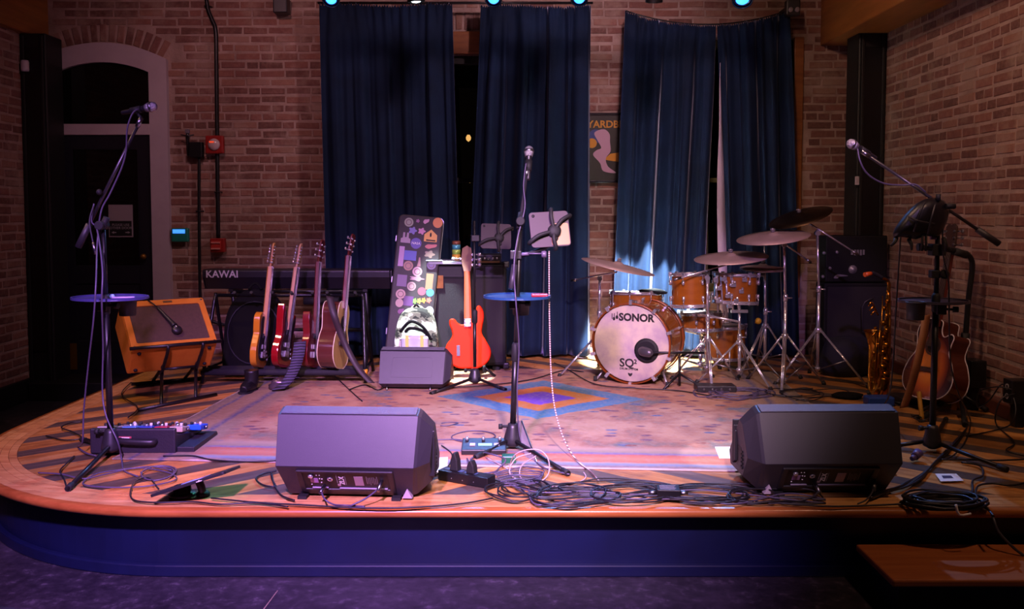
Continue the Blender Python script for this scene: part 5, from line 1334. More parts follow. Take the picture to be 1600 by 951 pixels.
MB().lathe([(.033, 0), (.033, Hc * .25)], 18, (p.x, p.y, cz + Hc * .55)).build('upper_wrap', M('teal can print', '#4fa0a8', .3, .3), can)
MB().lathe([(.033, 0), (.034, Hc * .1), (.03, Hc * .2), (.028, Hc * .19)], 18, (p.x, p.y, cz + Hc * .8)).build('lid', M('brown can top', '#7a4a34', .4, .3), can)
p = A(765, 405, Yk + .1); hdp = T('bass_amp_head', 'small black amplifier head on the right of the bass cabinet', 'amplifier', (p.x, p.y, zt))
MB().bx(p.x - .1, p.x + .09, Yk + .02, Yk + .25, zt + .004, zt + .075).build('chassis', BLACKP, hdp, bevel=.006)
for i in range(5): MB().lathe([(.01, 0), (.008, .012), (.001, .013)], 10, (p.x - .07 + i * .032, Yk + .02, zt + .045), (0, -1, 0)).build('knob', STEEL, hdp)
MB().bx(p.x - .09, p.x + .08, Yk + .016, Yk + .02, zt + .012, zt + .026).build('stripe', M('dull brass badge', '#7a6040', .4, .6), hdp)
# ================================================================ RIGHT CORNER: bass stack
Yp = 7.02
x0, x1 = A(1288, 450, Yp).x, 2.96; z1, z2 = A(1320, 442, Yp).z, A(1320, 368, Yp).z
stack = T('amplifier_cabinet', 'large black speaker cabinet in the right corner behind the cymbal stands', 'amplifier', ((x0 + x1) / 2, Yp + .1, 0))
MB().bx(x0, x1, Yp, Yp + .2, .01, z1).build('box', TOLEX, stack, bevel=.012)
MB().bx(x0 + .025, x1 - .02, Yp - .006, Yp, .04, z1 - .03).build('grille', M('dark cabinet cloth', '#19131a', .8), stack)
MB().tube([A(1347, 518, Yp - .04), A(1347, 480, Yp - .04), A(1352, 471, Yp - .04), A(1366, 464, Yp - .04)], .005, 6).tube([A(1347, 518, Yp - .04), A(1362, 520, Yp - .04)], .005, 6).build('wire_handle', M('grey wire', '#4a454c', .4, .5), stack)
hd2 = T('amp_head', 'black amplifier head with silver knobs on the right corner cabinet', 'amplifier', ((x0 + x1) / 2, Yp + .1, z1))
MB().bx(x0 + .01, x1 - .01, Yp + .01, Yp + .2, z1 + .004, z2).build('case', TOLEX, hd2, bevel=.01)
SILV = M('dull silver print', '#8d8a90', .4, .5)
zq = A(1344, 396, Yp).z
for i in range(5): q = A(1332 + i * 4.5, 394, Yp); MB().bx(q.x - .008, q.x + .007, Yp + .004, Yp + .0105, q.z - .02 - .004 * (i % 2), q.z + .02).build('badge_letter', SILV, hd2)
q = A(1333, 421, Yp); MB().lathe([(.034, 0), (.034, .004), (.02, .006), (.012, .02), (.001, .021)], 18, (q.x, Yp + .01, q.z), (0, -1, 0)).build('big_knob', SILV, hd2)
q = A(1313, 432, Yp); MB().prism(sm2([(-.05, -.01), (-.02, .016), (.045, .012), (.06, .004), (.0, .0), (-.02, -.014)], 3), 0, .004, TM((q.x, Yp + .01, q.z), (1, 0, 0), (0, 0, 1))).build('script_badge', SILV, hd2)
for px, py in ((1288, 395), (1308, 394), (1297, 419), (1286, 432)):
    q = A(px, py, Yp); MB().lathe([(.014, 0), (.012, .012), (.001, .013)], 10, (q.x, Yp + .01, q.z), (0, -1, 0)).build('knob', SILV, hd2)
# navy cloth heap behind the saxophone
nh = lump('jacket_heap', 'dark navy jacket heaped on the floor behind the saxophone', 'jacket', (2.58, 6.78, .14), .19, (1.3, .6, .95), M('navy cloth', '#0c0c1c', .8, bs=.5, bscale=20), 11, .35)
# ---- saxophone on its stand
YS = 6.0
BRASS = M('lacquered brass', '#c58a2c', .22, 1, col2='#a86c1c', vscale=14)
sx = T('saxophone', 'golden brass saxophone standing beside the right wall', 'saxophone', A(1374, 618, YS))
Pp = lambda px, py, dy=0: A(px, py, YS + dy)
MB().tube([Pp(1388, 455, .05), Pp(1387, 500, .04), Pp(1384, 560, .02), Pp(1381, 596, 0)], [.014, .022, .031, .037], 16, 5).build('body_tube', BRASS, sx)
MB().tube([Pp(1381, 590, 0), Pp(1378, 606, .0), Pp(1372, 617, .03), Pp(1367, 610, .07), Pp(1366, 596, .09)], [.036, .043, .046, .045, .042], 16, 5).build('bow', BRASS, sx)
MB().tube([Pp(1366, 596, .09), Pp(1367, 565, .11), Pp(1368, 540, .12), Pp(1367, 528, .125), Pp(1366, 520, .13), Pp(1366, 517, .13)], [.042, .044, .048, .054, .062, .07], 20, 5, cap=False).build('bell', BRASS, sx)
MB().tube([Pp(1388, 455, .05), Pp(1389, 445, .05), Pp(1386, 438, .05), Pp(1377, 434, .03)], [.013, .012, .011, .009], 12, 5).build('neck', BRASS, sx)
MB().tube([Pp(1378, 434, .032), Pp(1370, 429, .02), Pp(1362, 425, .0)], [.013, .014, .009], 10, 3).build('mouthpiece', RUBBER, sx)
MB().cyl(Pp(1361, 427, .0), Pp(1351, 429, -.02), .014, .016, 10).build('mouthpiece_cap', M('orange cap', '#c8541c', .4), sx)
for i in range(11):
    py = 470 + i * 11.5; dx = (-1) ** i * 2.5
    MB().lathe([(.016 + .001 * i, 0), (.017 + .001 * i, .006), (.001, .008)], 12, Pp(1384 + dx - i * .3, py, -.02 - .001 * i), (-.3 + .1 * (i % 3), -1, .1)).build('key_cup', BRASS, sx)
for i in range(7):
    MB().lathe([(.011, 0), (.012, .005), (.001, .007)], 10, Pp(1368 + (i % 3) * 3 - i, 512 + i * 13, -.03), (-.5, -1, 0)).build('side_key', BRASS, sx)
for px, dy, a_, b2 in ((1379, -.03, 462, 590), (1391, -.01, 470, 590), (1375, -.06, 500, 600), (1370, -.04, 520, 600)): MB().cyl(Pp(px, a_, dy), Pp(px - 4, b2, dy - .01), .0035, n=6).build('key_rod', BRASS, sx)
MB().tube([Pp(1366, 580, -.02), Pp(1360, 568, -.03), Pp(1367, 552, -.02)], .004, 6, 4).tube([Pp(1368, 540, -.02), Pp(1362, 528, -.03), Pp(1370, 516, -.02)], .004, 6, 4).build('key_guard', BRASS, sx)
for i in range(3): MB().tube([Pp(1366 + i * 3, 478 + 7 * i, -.02), Pp(1361 + i * 3, 472 + 7 * i, -.03), Pp(1357 + i * 2, 478 + 7 * i, -.03)], .006, 6, 3).build('palm_key', BRASS, sx)
ss = T('saxophone_stand', 'folding black stand with a blue base holding the saxophone', 'instrument stand', G(1374, 628))
MB().cyl(Pp(1374, 628, .0), Pp(1392, 545, .09), .011).build('post', BLACKM, ss)
MB().tube([Pp(1356, 612, -.11), Pp(1366, 622, -.05), Pp(1384, 612, .04)], .012, 8, 4).build('cradle', RUBBER, ss)
MB().tube([Pp(1372, 548, .0), Pp(1392, 545, .09)], .01, 8).build('upper_fork', RUBBER, ss)
for e_ in (G(1345, 640), G(1408, 634), G(1380, 612)): MB().cyl(Pp(1374, 620, 0), e_ + Vector((0, 0, .012)), .01).build('leg', BLACKM, ss)
pb = G(1368, 630); tag(MB().box((pb.x, pb.y - .05, .03), (.17, .1, .06)).build('pedal_box', M('deep blue plastic', '#1c3f8c', .35), bevel=.01), 'dark blue box on the floor in front of the saxophone', 'box')
# ---- wall power
def outlet_box(label, px, py, Y, wd, h, d, post_z0):
    p = A(px, py, Y); t = T('outlet_box', label, 'outlet', (p.x, p.y, post_z0))
    MB().box(p, (d, wd, h)).build('box', BLACKM, t, bevel=.006)
    MB().bx(p.x - .025, p.x + .025, p.y - .03, p.y + .03, post_z0, p.z - h / 2).build('post', BLACKM, t, bevel=.004)
    for s in (-1, 1):
        MB(TM((p.x - d / 2 - .001, p.y, p.z + s * h * .2), (0, -1, 0), (0, 0, 1))).ring(circ(.017, 14), circ(.011, 14), 0, .003).build('socket', M('grey socket', '#8f8a8c', .4), t)
    return t
outlet_box('black outlet box on a post by the right wall behind the guitar stand', 1521, 582, 5.6, .13, .17, .1, .0)
outlet_box('black outlet box with two sockets on a post at the right edge', 1590, 611, 5.15, .10, .14, .12, .0)
# ================================================================ DRUM KIT
SHELL = M('amber maple drum shell', '#84470f', .25, col2='#925318', vscale=4, stretch=(1, 1, 6), coat=.6)
COATED = M('coated drum head', '#cbbba2', .6, col2='#a3909a', vscale=7)
CLEARH = M('white drum head', '#d8d6d6', .5)
def drum(name, label, c, ax, r, h, lugs, hoopm=None, top=None, bot=None, wood=False, up=None):
    """c: centre of the front (batter) head; ax: from that head into the drum"""
    ax = Vector(ax).normalized(); c = Vector(c); hoopm = hoopm or CHROME
    t = T(name, label, 'drum', c + ax * h)
    x, y, _ = frame(ax)
    MB().lathe([(r * .985, .004), (r * .985, h - .004)], 40, c, ax, cap=False).build('shell', SHELL, t)
    MB().lathe([(.001, -.001), (r * .96, -.001), (r * .985, .006)], 40, c, ax, cap=False).build('batter_head', top or COATED, t)
    MB().lathe([(r * .985, h - .006), (r * .96, h + .001), (.001, h + .001)], 40, c, ax, cap=False).build('resonant_head', bot or CLEARH, t)
    d = .034 if wood else .02; e = .02 if wood else .006; w_ = .009 if wood else .004
    for z0, s in ((0, 1), (h, -1)):
        MB().lathe([(r, z0 - s * e), (r + w_, z0 - s * e), (r + w_, z0 + s * d), (r, z0 + s * d)], 40, c, ax, cap=False).build('hoop', hoopm, t)
        if not wood: MB().lathe([(r + .002, z0 - s * .006), (r + .012, z0 - s * .004), (r + .012, z0 - s * .0), (r + .002, z0 + s * .002)], 40, c, ax, cap=False).build('hoop_flange', CHROME, t)
    for i in range(lugs):
        a_ = 2 * math.pi * (i + .5) / lugs; rd = x * math.cos(a_) + y * math.sin(a_)
        R2 = r + w_ + .006
        for zz in ((h * .26, h * .74) if h > .2 else (h * .5,)):
            MB().lathe([(.010, -.018), (.012, 0), (.010, .018)], 8, c + rd * (r + .006) + ax * zz, ax).cyl(c + rd * (r - .004) + ax * zz, c + rd * (r + .012) + ax * zz, .008, n=6).build('lug', CHROME, t)
        for z0, z1 in ((-.01, h * .26), (h * .74, h + .01)):
            MB().cyl(c + rd * R2 + ax * z0, c + rd * R2 + ax * z1, .0035, n=6).build('tension_rod', CHROME, t)
        for z0, s in ((0, 1), (h, -1)):
            MB().box((0, 0, 0), (.034, .022, .034) if wood else (.022, .016, .022), FM(c + rd * (R2 - .002) - ax * s * (.008 if wood else .004), ax, rd)).build('claw_hook', CHROME, t)
    return t
# bass drum
bc = A(986, 535, 6.40); br = .283
th = R(24); bax = Vector((math.sin(th), math.cos(th), 0))
bc.z = .303
bd = drum('bass_drum', 'orange bass drum with a cream front head and black port', bc, bax, br, .42, 10, M('dark amber hoop', '#7a3a10', .3, coat=.4), COATED, wood=True)
rt = Vector((math.cos(th), -math.sin(th), 0)); upv = Vector((0, 0, 1))
def onhead(u, v, off=.0025): return TM(bc + rt * u + upv * v - bax * off, rt, upv)
INK = M('black print', '#14100f', .6)
text('SONOR', .074, onhead(.038, .185), INK, bd, depth=.0005, bold=.0032)
for u, v, r_ in ((-.128, .172, .012), (-.106, .184, .013)):
    MB(onhead(u, v)).prism(circ(r_, 14, .8, 1.1), 0, .0006).bx(.0, .005, 0, .04, 0, .0006).build('mallet_mark', INK, bd)
MB(onhead(-.143, .19)).bx(-.0025, .0025, -.02, .02, 0, .0006).build('mallet_mark', INK, bd)
text('SQ', .085, onhead(-.03, -.146), INK, bd, depth=.0005, bold=.002); text('2', .045, onhead(.034, -.132), INK, bd, depth=.0005, bold=.0014)
text('DRUM SYSTEM', .021, onhead(-.014, -.187), INK, bd, depth=.0005, bold=.0006)
MB(onhead(-.004, -.225)).prism([(-.016, .012), (-.016, 0), (-.008, -.012), (0, -.015), (.008, -.012), (.016, 0), (.016, .012), (0, .006)], 0, .0006).build('crest_mark', INK, bd)
MB(onhead(.115, -.046, .001)).lathe([(.064, 0), (.089, 0), (.089, .006), (.064, .006)], 28, cap=False).build('port_ring', RUBBER, bd)
MB(onhead(.115, -.046, .002)).prism(circ(.065, 26), 0, .001).build('port_hole', M('deep black panel', '#0b0a0c', .5), bd)
for sgn in (-1, 1):
    s0 = bc + bax * .1 + rt * sgn * br * .72 + upv * -br * .66
    MB().cyl(s0, bc + bax * .0 + rt * sgn * (br * .95) + upv * -(bc.z - .014), .008).cyl(s0 - bax * .02, s0 + bax * .03, .014).build('spur', CHROME, bd)
    e_ = bc + rt * sgn * (br * .95) + upv * -(bc.z - .014); MB().cyl(e_ + Vector((0, 0, .03)), e_ - Vector((0, 0, .013)), .013).build('spur_tip', RUBBER, bd)
# bass drum microphone on a short stand
ph = bc + rt * .115 + upv * -.046 - bax * .05
km = T('kick_microphone', 'egg shaped microphone in the port of the bass drum', 'microphone', ph)
MB().lathe([(.012, -.075), (.03, -.05), (.036, 0), (.034, .03), (.02, .05), (.001, .055)], 16, ph, (-.55, .8, .05)).build('body', M('grey mic shell', '#5a565c', .35, .6), km)
be = A(1062, 556, 6.30); bs_ = G(1062, 612)
kst = T('microphone_stand', 'short black microphone stand in front of the bass drum port', 'mic stand', (be.x, be.y, 0))
MB().cyl(ph + Vector((.03, -.04, 0)), A(1100, 551, 6.34), .008).build('boom', BLACKM, kst)
MB().cyl((be.x, be.y, .02), be, .01).build('pole', BLACKM, kst)
for k in range(3): a_ = R(100 + 120 * k); MB().cyl((be.x, be.y, .1), (be.x + .17 * math.cos(a_), be.y + .17 * math.sin(a_), .012), .008).build('leg', BLACKM, kst)
# toms, snare, floor toms
q = A(1077, 427, 6.62); drum('rack_tom', 'amber rack tom with chrome hoops above the right of the bass drum', q, (.03, -.05, -1), .135, .245, 6)
q = A(1150, 428, 6.62); drum('rack_tom', 'amber rack tom crowded with chrome hardware right of the first tom', q, (-.04, -.05, -1), .158, .215, 8)
q = A(1095, 488, 6.9); drum('snare_drum', 'shallow amber snare drum below the rack toms', q, (0, -.03, -1), .165, .13, 8)
q = A(995, 456, 6.93); ft1 = drum('floor_tom', 'amber floor tom with a white head behind the bass drum', q, (0, -.06, -1), .2, .36, 8, top=CLEARH)
q2 = A(1132, 508, 7.12); ft2 = drum('floor_tom', 'dim brown low drum far behind the snare', q2, (0, 0, -1), .165, .26, 6)
for f_, qq, r_, hh in ((ft1, q, .2, .36), (ft2, q2, .165, .26)):
    for k in range(3):
        a_ = R(30 + 120 * k); px_, py_ = qq.x + (r_ + .018) * math.cos(a_), qq.y + (r_ + .018) * math.sin(a_)
        MB().cyl((px_, py_, qq.z - hh * .6), (px_, py_, .012), .007).build('leg', CHROME, f_); MB().cyl((px_, py_, .04), (px_, py_, 0), .012).build('rubber_foot', RUBBER, f_)
tw = lump('black_towel', 'black cloth lying over the rim of the white topped floor tom', 'towel', (q.x + .10, q.y - .13, q.z + .012), .1, (1.0, .55, .3), CLOTH, 8, .4)
# stands
def tripod(t, base, hc, hb, rad, yaw, sep=.016):
    base = Vector(base)
    for k in range(3):
        a_ = R(yaw + 120 * k); d = Vector((math.cos(a_), math.sin(a_), 0)); s = Vector((-d.y, d.x, 0)) * sep / 2
        foot = base + d * rad + Vector((0, 0, .014)); top = base + Vector((0, 0, hc)) + d * .022
        for sg_ in (-1, 1): MB().cyl(top + s * sg_, foot + s * sg_ * .5, .0055, n=6).build('leg', CHROME, t)
        MB().cyl(foot + Vector((0, 0, .012)), foot - Vector((0, 0, .014)) + d * .012, .014, .016, 8).build('rubber_foot', RUBBER, t)
        m_ = top.lerp(foot, .55); MB().cyl(base + Vector((0, 0, hb)) + d * .02, m_, .0055, n=6).build('brace', STEEL, t)
    MB().lathe([(.022, -.018), (.026, -.01), (.026, .012), (.02, .02)], 12, base + Vector((0, 0, hc))).lathe([(.02, -.012), (.024, 0), (.02, .012)], 12, base + Vector((0, 0, hb))).build('collar', CHROME, t)
def stand(name, label, base, top, yaw, rad=.3, hc=.33, hb=.1, boom=None, cat='cymbal stand'):
    t = T(name, label, cat, base); base = Vector(base); top = Vector(top)
    tripod(t, base, hc, hb, rad, yaw)
    z1 = top.z * .62
    MB().cyl(base + Vector((0, 0, hb - .03)), (base.x, base.y, z1), .0125, n=12).build('lower_tube', CHROME, t)
    MB().cyl((base.x, base.y, z1 - .02), top, .0095, n=12).build('upper_tube', CHROME, t)
    MB().lathe([(.013, -.025), (.017, -.02), (.017, .02), (.011, .028)], 12, (base.x, base.y, z1)).cyl((base.x, base.y, z1), (base.x + .045, base.y - .01, z1), .005).build('height_clamp', CHROME, t)
    if boom:
        a_, b_ = Vector(boom[0]), Vector(boom[1])
        MB().cyl(a_, b_, .0065, n=8).build('boom_arm', CHROME, t)
        MB().cyl(top + Vector((0, -.02, -.01)), top + Vector((0, .02, -.01)), .018, n=12).ball(top, .016, 8).build('tilter', CHROME, t)
        MB().cyl(a_, a_.lerp(b_, .12), .010, n=8).build('boom_weight', STEEL, t)
    return t
def cymbal(name, label, c, nrm, r, m, t_, post=.05):
    t = T(name, label, 'cymbal', c); c = Vector(c); n_ = Vector(nrm).normalized()
    MB().lathe([(.006, .026), (.022, .025), (.04, .012), (.06, .008), (r * .6, .0), (r, -.012), (r, -.0135), (r * .6, -.0015), (.06, .006), (.038, .010), (.02, .022), (.006, .023)], 44, c, n_).build('plate', m, t)
    MB().cyl(c - n_ * .06, c + n_ * .055, .004, n=8).build('rod', CHROME, t)
    MB().lathe([(.014, 0), (.016, .008), (.013, .016)], 12, c + n_ * .026, n_).build('felt', M('grey felt', '#5a5458', .9), t)
    MB().lathe([(.009, 0), (.009, .01), (.004, .013)], 8, c + n_ * .042, n_).cyl(c + n_ * .047 - Vector((.016, 0, 0)), c + n_ * .047 + Vector((.016, 0, 0)), .004, n=6).build('wing_nut', CHROME, t)
    return t
m, nt, b = newmat('bronze cymbal'); tc = N(nt, 'ShaderNodeTexCoord'); sx_ = N(nt, 'ShaderNodeVectorMath'); sx_.operation = 'LENGTH'; nt.links.new(tc.outputs['Object'], sx_.inputs[0])
wv = N(nt, 'ShaderNodeMath'); wv.operation = 'SINE'; nt.links.new(mth(nt, 'MULTIPLY', sx_.outputs['Value'], 900), wv.inputs[0])
nt.links.new(ramp(nt, noise(nt, tc.outputs['Object'], 4), [(.3, '#b0968c'), (.7, '#c8aea2')]), b.inputs['Base Color']); b.inputs['Metallic'].default_value = .55; b.inputs['Roughness'].default_value = .42; bump(nt, b, wv.outputs[0], .12, .002)
BRZ = m
# left cymbal
Y1 = 6.86; b1 = Vector((A(937, 440, Y1).x, Y1, 0)); t1 = A(937, 433, Y1)
stand('cymbal_stand', 'chrome cymbal stand behind the left of the bass drum', b1, t1, 205, .34, .3, .1, boom=(A(893, 438, Y1 + .12), A(962, 425, 6.6)))
cymbal('cymbal', 'thin cymbal tilting down to the right over the white topped tom', A(966, 414, 6.58), (.22, -.07, 1), .275, BRZ, None)
# centre crash
Y2 = 6.44; b2 = Vector((A(1105, 580, Y2).x, Y2, 0)); t2 = A(1105, 432, Y2)
stand('cymbal_stand', 'chrome cymbal stand in front of the first rack tom', b2, t2, 265, .27, .33, .12, boom=(A(1053, 437, Y2 - .08), A(1143, 411, Y2 + .06)))
cymbal('cymbal', 'bright violet lit cymbal above the two rack toms', A(1142, 400, Y2 + .06), (-.09, -.12, 1), .265, BRZ, None)
# tom stand
Yt2 = 6.46; b3 = Vector((A(1155, 590, Yt2).x, Yt2, 0))
ts = stand('tom_stand', 'chrome double braced stand carrying the second rack tom', b3, A(1155, 482, Yt2), 300, .3, .3, .1, cat='drum stand')
MB().cyl(A(1155, 482, Yt2), A(1152, 462, Yt2 + .02), .012).box(A(1155, 486, Yt2 - .01), (.12, .03, .02)).build('mount_block', CHROME, ts)
for px in (1118, 1126, 1134, 1142):
    MB().cyl(A(px, 432, Yt2 + .02), A(px + 4, 488, Yt2 + .04), .007, n=8).ball(A(px, 440 + (px % 7) * 5, Yt2 + .01), .015, 8).build('mount_rod', CHROME, ts)
for px, py in ((1118, 437), (1124, 450), (1130, 436), (1137, 462), (1122, 470), (1146, 445), (1150, 470), (1158, 455), (1163, 437), (1140, 478)):
    MB().box(A(px, py, Yt2 - .0), (.035, .03, .03)).ball(A(px + 2, py - 4, Yt2 - .02), .012, 8).build('clamp', CHROME, ts, bevel=.006)
MB().cyl(b3 + Vector((0, 0, .45)), A(1090, 490, 6.6), .009).build('side_arm', CHROME, ts)
# two right stands
Y3 = 6.36; b4 = Vector((A(1225, 600, Y3).x, Y3, 0)); t3 = A(1225, 380, Y3)
stand('cymbal_stand', 'chrome cymbal stand second from the right of the drum kit', b4, t3, 250, .3, .36, .05, boom=(A(1267, 410, Y3 + .05), A(1209, 369, Y3 - .02)))
cymbal('cymbal', 'dull rose cymbal tilted up to the right, second from the right', A(1208, 368, Y3 - .02), (-.14, -.14, 1), .255, BRZ, None)
Y4 = 6.52; b5 = Vector((A(1277, 580, Y4).x, Y4, 0)); t4 = A(1277, 362, Y4)
stand('cymbal_stand', 'chrome cymbal stand at the right end of the drum kit', b5, t4, 320, .36, .38, .1, boom=(A(1341, 398, Y4 - .05), A(1248, 338, Y4 + .02)))
cymbal('cymbal', 'dark cymbal highest at the right, tilted against the brick wall', A(1250, 337, Y4 + .02), (-.34, -.18, 1), .23, M('dark aged bronze', '#5a4634', .4, 1), None)
# hi-hat
Y5 = 6.78; b6 = Vector((A(1195, 560, Y5).x, Y5, 0)); t5 = A(1195, 425, Y5)
hh = stand('hi_hat_stand', 'chrome hi hat stand between the toms and the right cymbal stands', b6, t5, 210, .26, .38, .14, cat='cymbal stand')
MB().cyl(t5, A(1194, 384, Y5), .0035, n=8).build('pull_rod', CHROME, hh)
MB().lathe([(.02, 0), (.012, .02)], 10, b6 + Vector((-.06, 0, .4))).ball(b6 + Vector((-.06, -.02, .42)), .025, 10).build('memory_lock', M('yellow knob', '#c89a1c', .5), hh)
cymbal('hi_hat_cymbal', 'lower hi hat cymbal of the rose coloured pair', A(1192, 421, Y5), (0, -.1, -1), .17, BRZ, None)
cymbal('hi_hat_cymbal', 'upper hi hat cymbal of the rose coloured pair', A(1192, 417, Y5), (0, -.1, 1), .17, BRZ, None)
# snare stand and bass drum pedal
qs = A(1095, 488, 6.9); sn = stand('snare_stand', 'chrome basket stand under the snare drum', (qs.x, qs.y, 0), (qs.x, qs.y, qs.z - .17), 280, .24, .2, .07, cat='drum stand')
for k in range(3): a_ = R(20 + 120 * k); MB().tube([(qs.x, qs.y, qs.z - .17), (qs.x + .15 * math.cos(a_), qs.y + .15 * math.sin(a_), qs.z - .15), (qs.x + .182 * math.cos(a_), qs.y + .182 * math.sin(a_), qs.z - .1)], .006, 6, 3).build('basket_arm', CHROME, sn)
pd = bc + bax * .62; pdl = T('bass_drum_pedal', 'chrome bass drum pedal behind the bass drum', 'pedal', (pd.x, pd.y, 0))
PM = TM((pd.x, pd.y, .02), rt, bax)
MB(PM).bx(-.05, .05, -.12, .16, -.018, -.008).build('base_plate', BLACKM, pdl); MB(PM @ Matrix.Rotation(R(-14), 4, 'X')).bx(-.045, .045, -.1, .16, .03, .042).build('footboard', STEEL, pdl, bevel=.004)
MB(PM).cyl((-.07, -.12, -.015), (-.07, -.12, .2), .008).cyl((.07, -.12, -.015), (.07, -.12, .2), .008).cyl((-.07, -.12, .2), (.07, -.12, .2), .007).build('tower', CHROME, pdl)
MB(PM).cyl((0, -.12, .2), (0, -.08, .36), .005).ball((0, -.08, .36), .03, 10).build('beater', M('cream felt', '#b9ac98', .9), pdl)
# drum mic / small box lying on the rug
p = G(1117, 612); db = T('stage_box', 'small dark flat box on the rug in front of the drum stands', 'box', p)
MB().box((p.x, p.y, .03), (.27, .13, .045)).build('case', BLACKP, db, bevel=.006)
for i in range(4): MB().lathe([(.009, 0), (.009, .006), (.004, .006)], 8, (p.x - .09 + i * .06, p.y - .065, .03), (0, -1, 0)).build('socket', STEEL, db)
p = G(1325, 622); tag(lump('pouch', None, None, (p.x, p.y, .02), .09, (1.1, .7, .27), CLOTH, 21, .2), 'flat black pouch on the floor left of the saxophone', 'pouch')
# ================================================================ ON THE STAGE FLOOR
# pedalboard in its case
p0, p1 = G(131, 712), G(277, 708); Yq = (p0.y + p1.y) / 2
pb = T('pedalboard', 'black sloping pedalboard case with handle beside the left stand', 'pedalboard', ((p0.x + p1.x) / 2, Yq + .16, 0))
CB = M('purple black case vinyl', '#211d26', .5, bs=.3, bscale=160)
x0, x1 = p0.x + .02, p1.x
hh = .135
prof = [(Yq, .004), (Yq, hh), (Yq + .03, hh), (Yq + .032, hh - .035), (Yq + .40, .035), (Yq + .40, .004)]
YZ0 = Matrix(((0, 0, 1, 0), (1, 0, 0, 0), (0, 1, 0, 0), (0, 0, 0, 1)))
MB().prism(prof, x0, x1, YZ0).build('case', CB, pb, bevel=.008)
MB().prism([(Yq + .02, .0), (Yq + .02, .035), (Yq + .38, .03), (Yq + .40, .0)], x1, x1 + .09, YZ0).build('side_wing', CB, pb, bevel=.004)
cx = (x0 + x1) / 2
MB().tube([(cx - .06, Yq - .004, .075), (cx - .045, Yq - .022, .075), (cx + .1, Yq - .022, .07), (cx + .115, Yq - .004, .07)], .017, 10, 3).build('handle', BLACKP, pb)
q = A(195, 687, Yq); lb = MB().bx(q.x - .035, q.x + .035, Yq - .004, Yq, q.z - .018, q.z + .018).build('label_plate', M('pink red label', '#b04a52', .5), pb)
for i in range(3): MB().bx(q.x - .028, q.x + .026 - .01 * (i % 2), Yq - .0052, Yq - .004, q.z + .01 - i * .011, q.z + .015 - i * .011).build('label_print', PAPER, lb)
SL = TM(((x0 + x1) / 2, Yq + .225, (hh - .035 + .035) / 2 + .003), (1, 0, 0), (0, .368, -.065))
def pedal(label, u, v, wd, hh_, m, kn, h=.03):
    K_ = SL @ Matrix.Translation((u, v, 0)); K_ = K_ if (K_.to_3x3() @ Vector((0, 0, 1))).z > 0 else SL @ Matrix.Translation((u, v, 0)) @ Matrix.Rotation(R(180), 4, 'X')
    t = T('effect_pedal', label, 'effect pedal', K_.translation, 'effect pedals on the pedalboard')
    MB(K_).bx(-wd / 2, wd / 2, -hh_ / 2, hh_ / 2, .001, h).build('case', m, t, bevel=.005)
    for i in range(kn):
        MB(K_).lathe([(.008, h), (.007, h + .014), (.001, h + .015)], 10, (-wd / 2 + .014 + i * (wd - .028) / max(1, kn - 1), hh_ * .22 * (1 if v < 0 else -1), 0)).build('knob', WHITE if i % 2 else RUBBER, t)
    MB(K_).lathe([(.009, h), (.009, h + .008), (.006, h + .012), (.001, h + .012)], 10, (0, -hh_ * .3, 0)).build('footswitch', CHROME, t)
    MB(K_).lathe([(.007, 0), (.007, .018)], 8, (wd / 2, 0, h * .5), (1, 0, 0)).build('jack', STEEL, t)
PB = [('silver effect pedal at the left of the pedalboard', -.17, -.1, .10, .10, '#a39a9c', 3), ('pale blue effect pedal near the middle of the pedalboard', -.05, -.1, .075, .11, '#4a78b8', 3), ('dark blue effect pedal on the pedalboard', .035, -.1, .07, .11, '#2c3f9c', 3), ('crimson effect pedal on the pedalboard', .115, -.1, .07, .11, '#a8283c', 3), ('cream effect pedal at the right rear of the pedalboard', .195, -.1, .07, .11, '#b8a890', 3),
      ('bright blue effect pedal at the right end of the pedalboard', .235, .06, .075, .12, '#1c5ce0', 2), ('brown effect pedal at the low edge of the pedalboard', .13, .06, .075, .11, '#7a4a34', 3), ('black effect pedal at the low edge of the pedalboard', .03, .06, .075, .11, '#1a191c', 3), ('grey effect pedal at the low left of the pedalboard', -.1, .06, .1, .11, '#6a666c', 3)]
for lb_, u, v, a_, b_, c_, k_ in PB: pedal(lb_, u, v, a_, b_, M('pedal ' + c_, c_, .35), k_)
# low desk tablet on a round stand, foreground left
p = G(303, 782); dt = T('desk_tablet', 'thin black slanted screen on a low round stand at the front left', 'tablet', p)
a_, b_ = A(250, 769, p.y), A(364, 733, p.y); K_ = TM((a_ + b_) / 2, b_ - a_, (0, .96, -.15)); Ln = (b_ - a_).length
MB(K_).prism(rrect(Ln, .2, .012), -.006, .006).build('screen_body', BLACKP, dt, bevel=.002)
MB(K_).bx(-.05, .045, -.04, .05, .006, .0075).build('sticker', M('pale blue sticker', '#8ea4c8', .5), dt); MB(K_).bx(-.0, .045, -.02, .04, .0075, .0082).build('sticker_patch', M('orange sticker', '#c07a4c', .5), dt)
MB(K_).bx(.05, .056, -.101, -.099, -.003, .003).bx(.04, .065, -.1012, -.1, -.003, .0).build('mark', WHITE, dt)
c_ = A(284, 777, p.y + .06)
MB().lathe([(.001, 0), (.06, 0), (.06, .012), (.05, .016), (.04, .018), (.036, .045), (.02, .05)], 20, (c_.x, p.y + .07, 0)).build('round_base', BLACKP, dt)
c2 = A(318, 772, p.y + .07)
MB().tube([(c2.x - .02, p.y + .06, .075), (c2.x - .005, p.y + .06, .04), (c2.x, p.y + .06, .0)], .018, 8, 3).build('prop', BLACKP, dt)
MB().lathe([(.03, 0), (.03, .012), (.02, .022), (.001, .024)], 12, (c2.x, p.y + .065, .001)).build('prop_foot', RUBBER, dt)
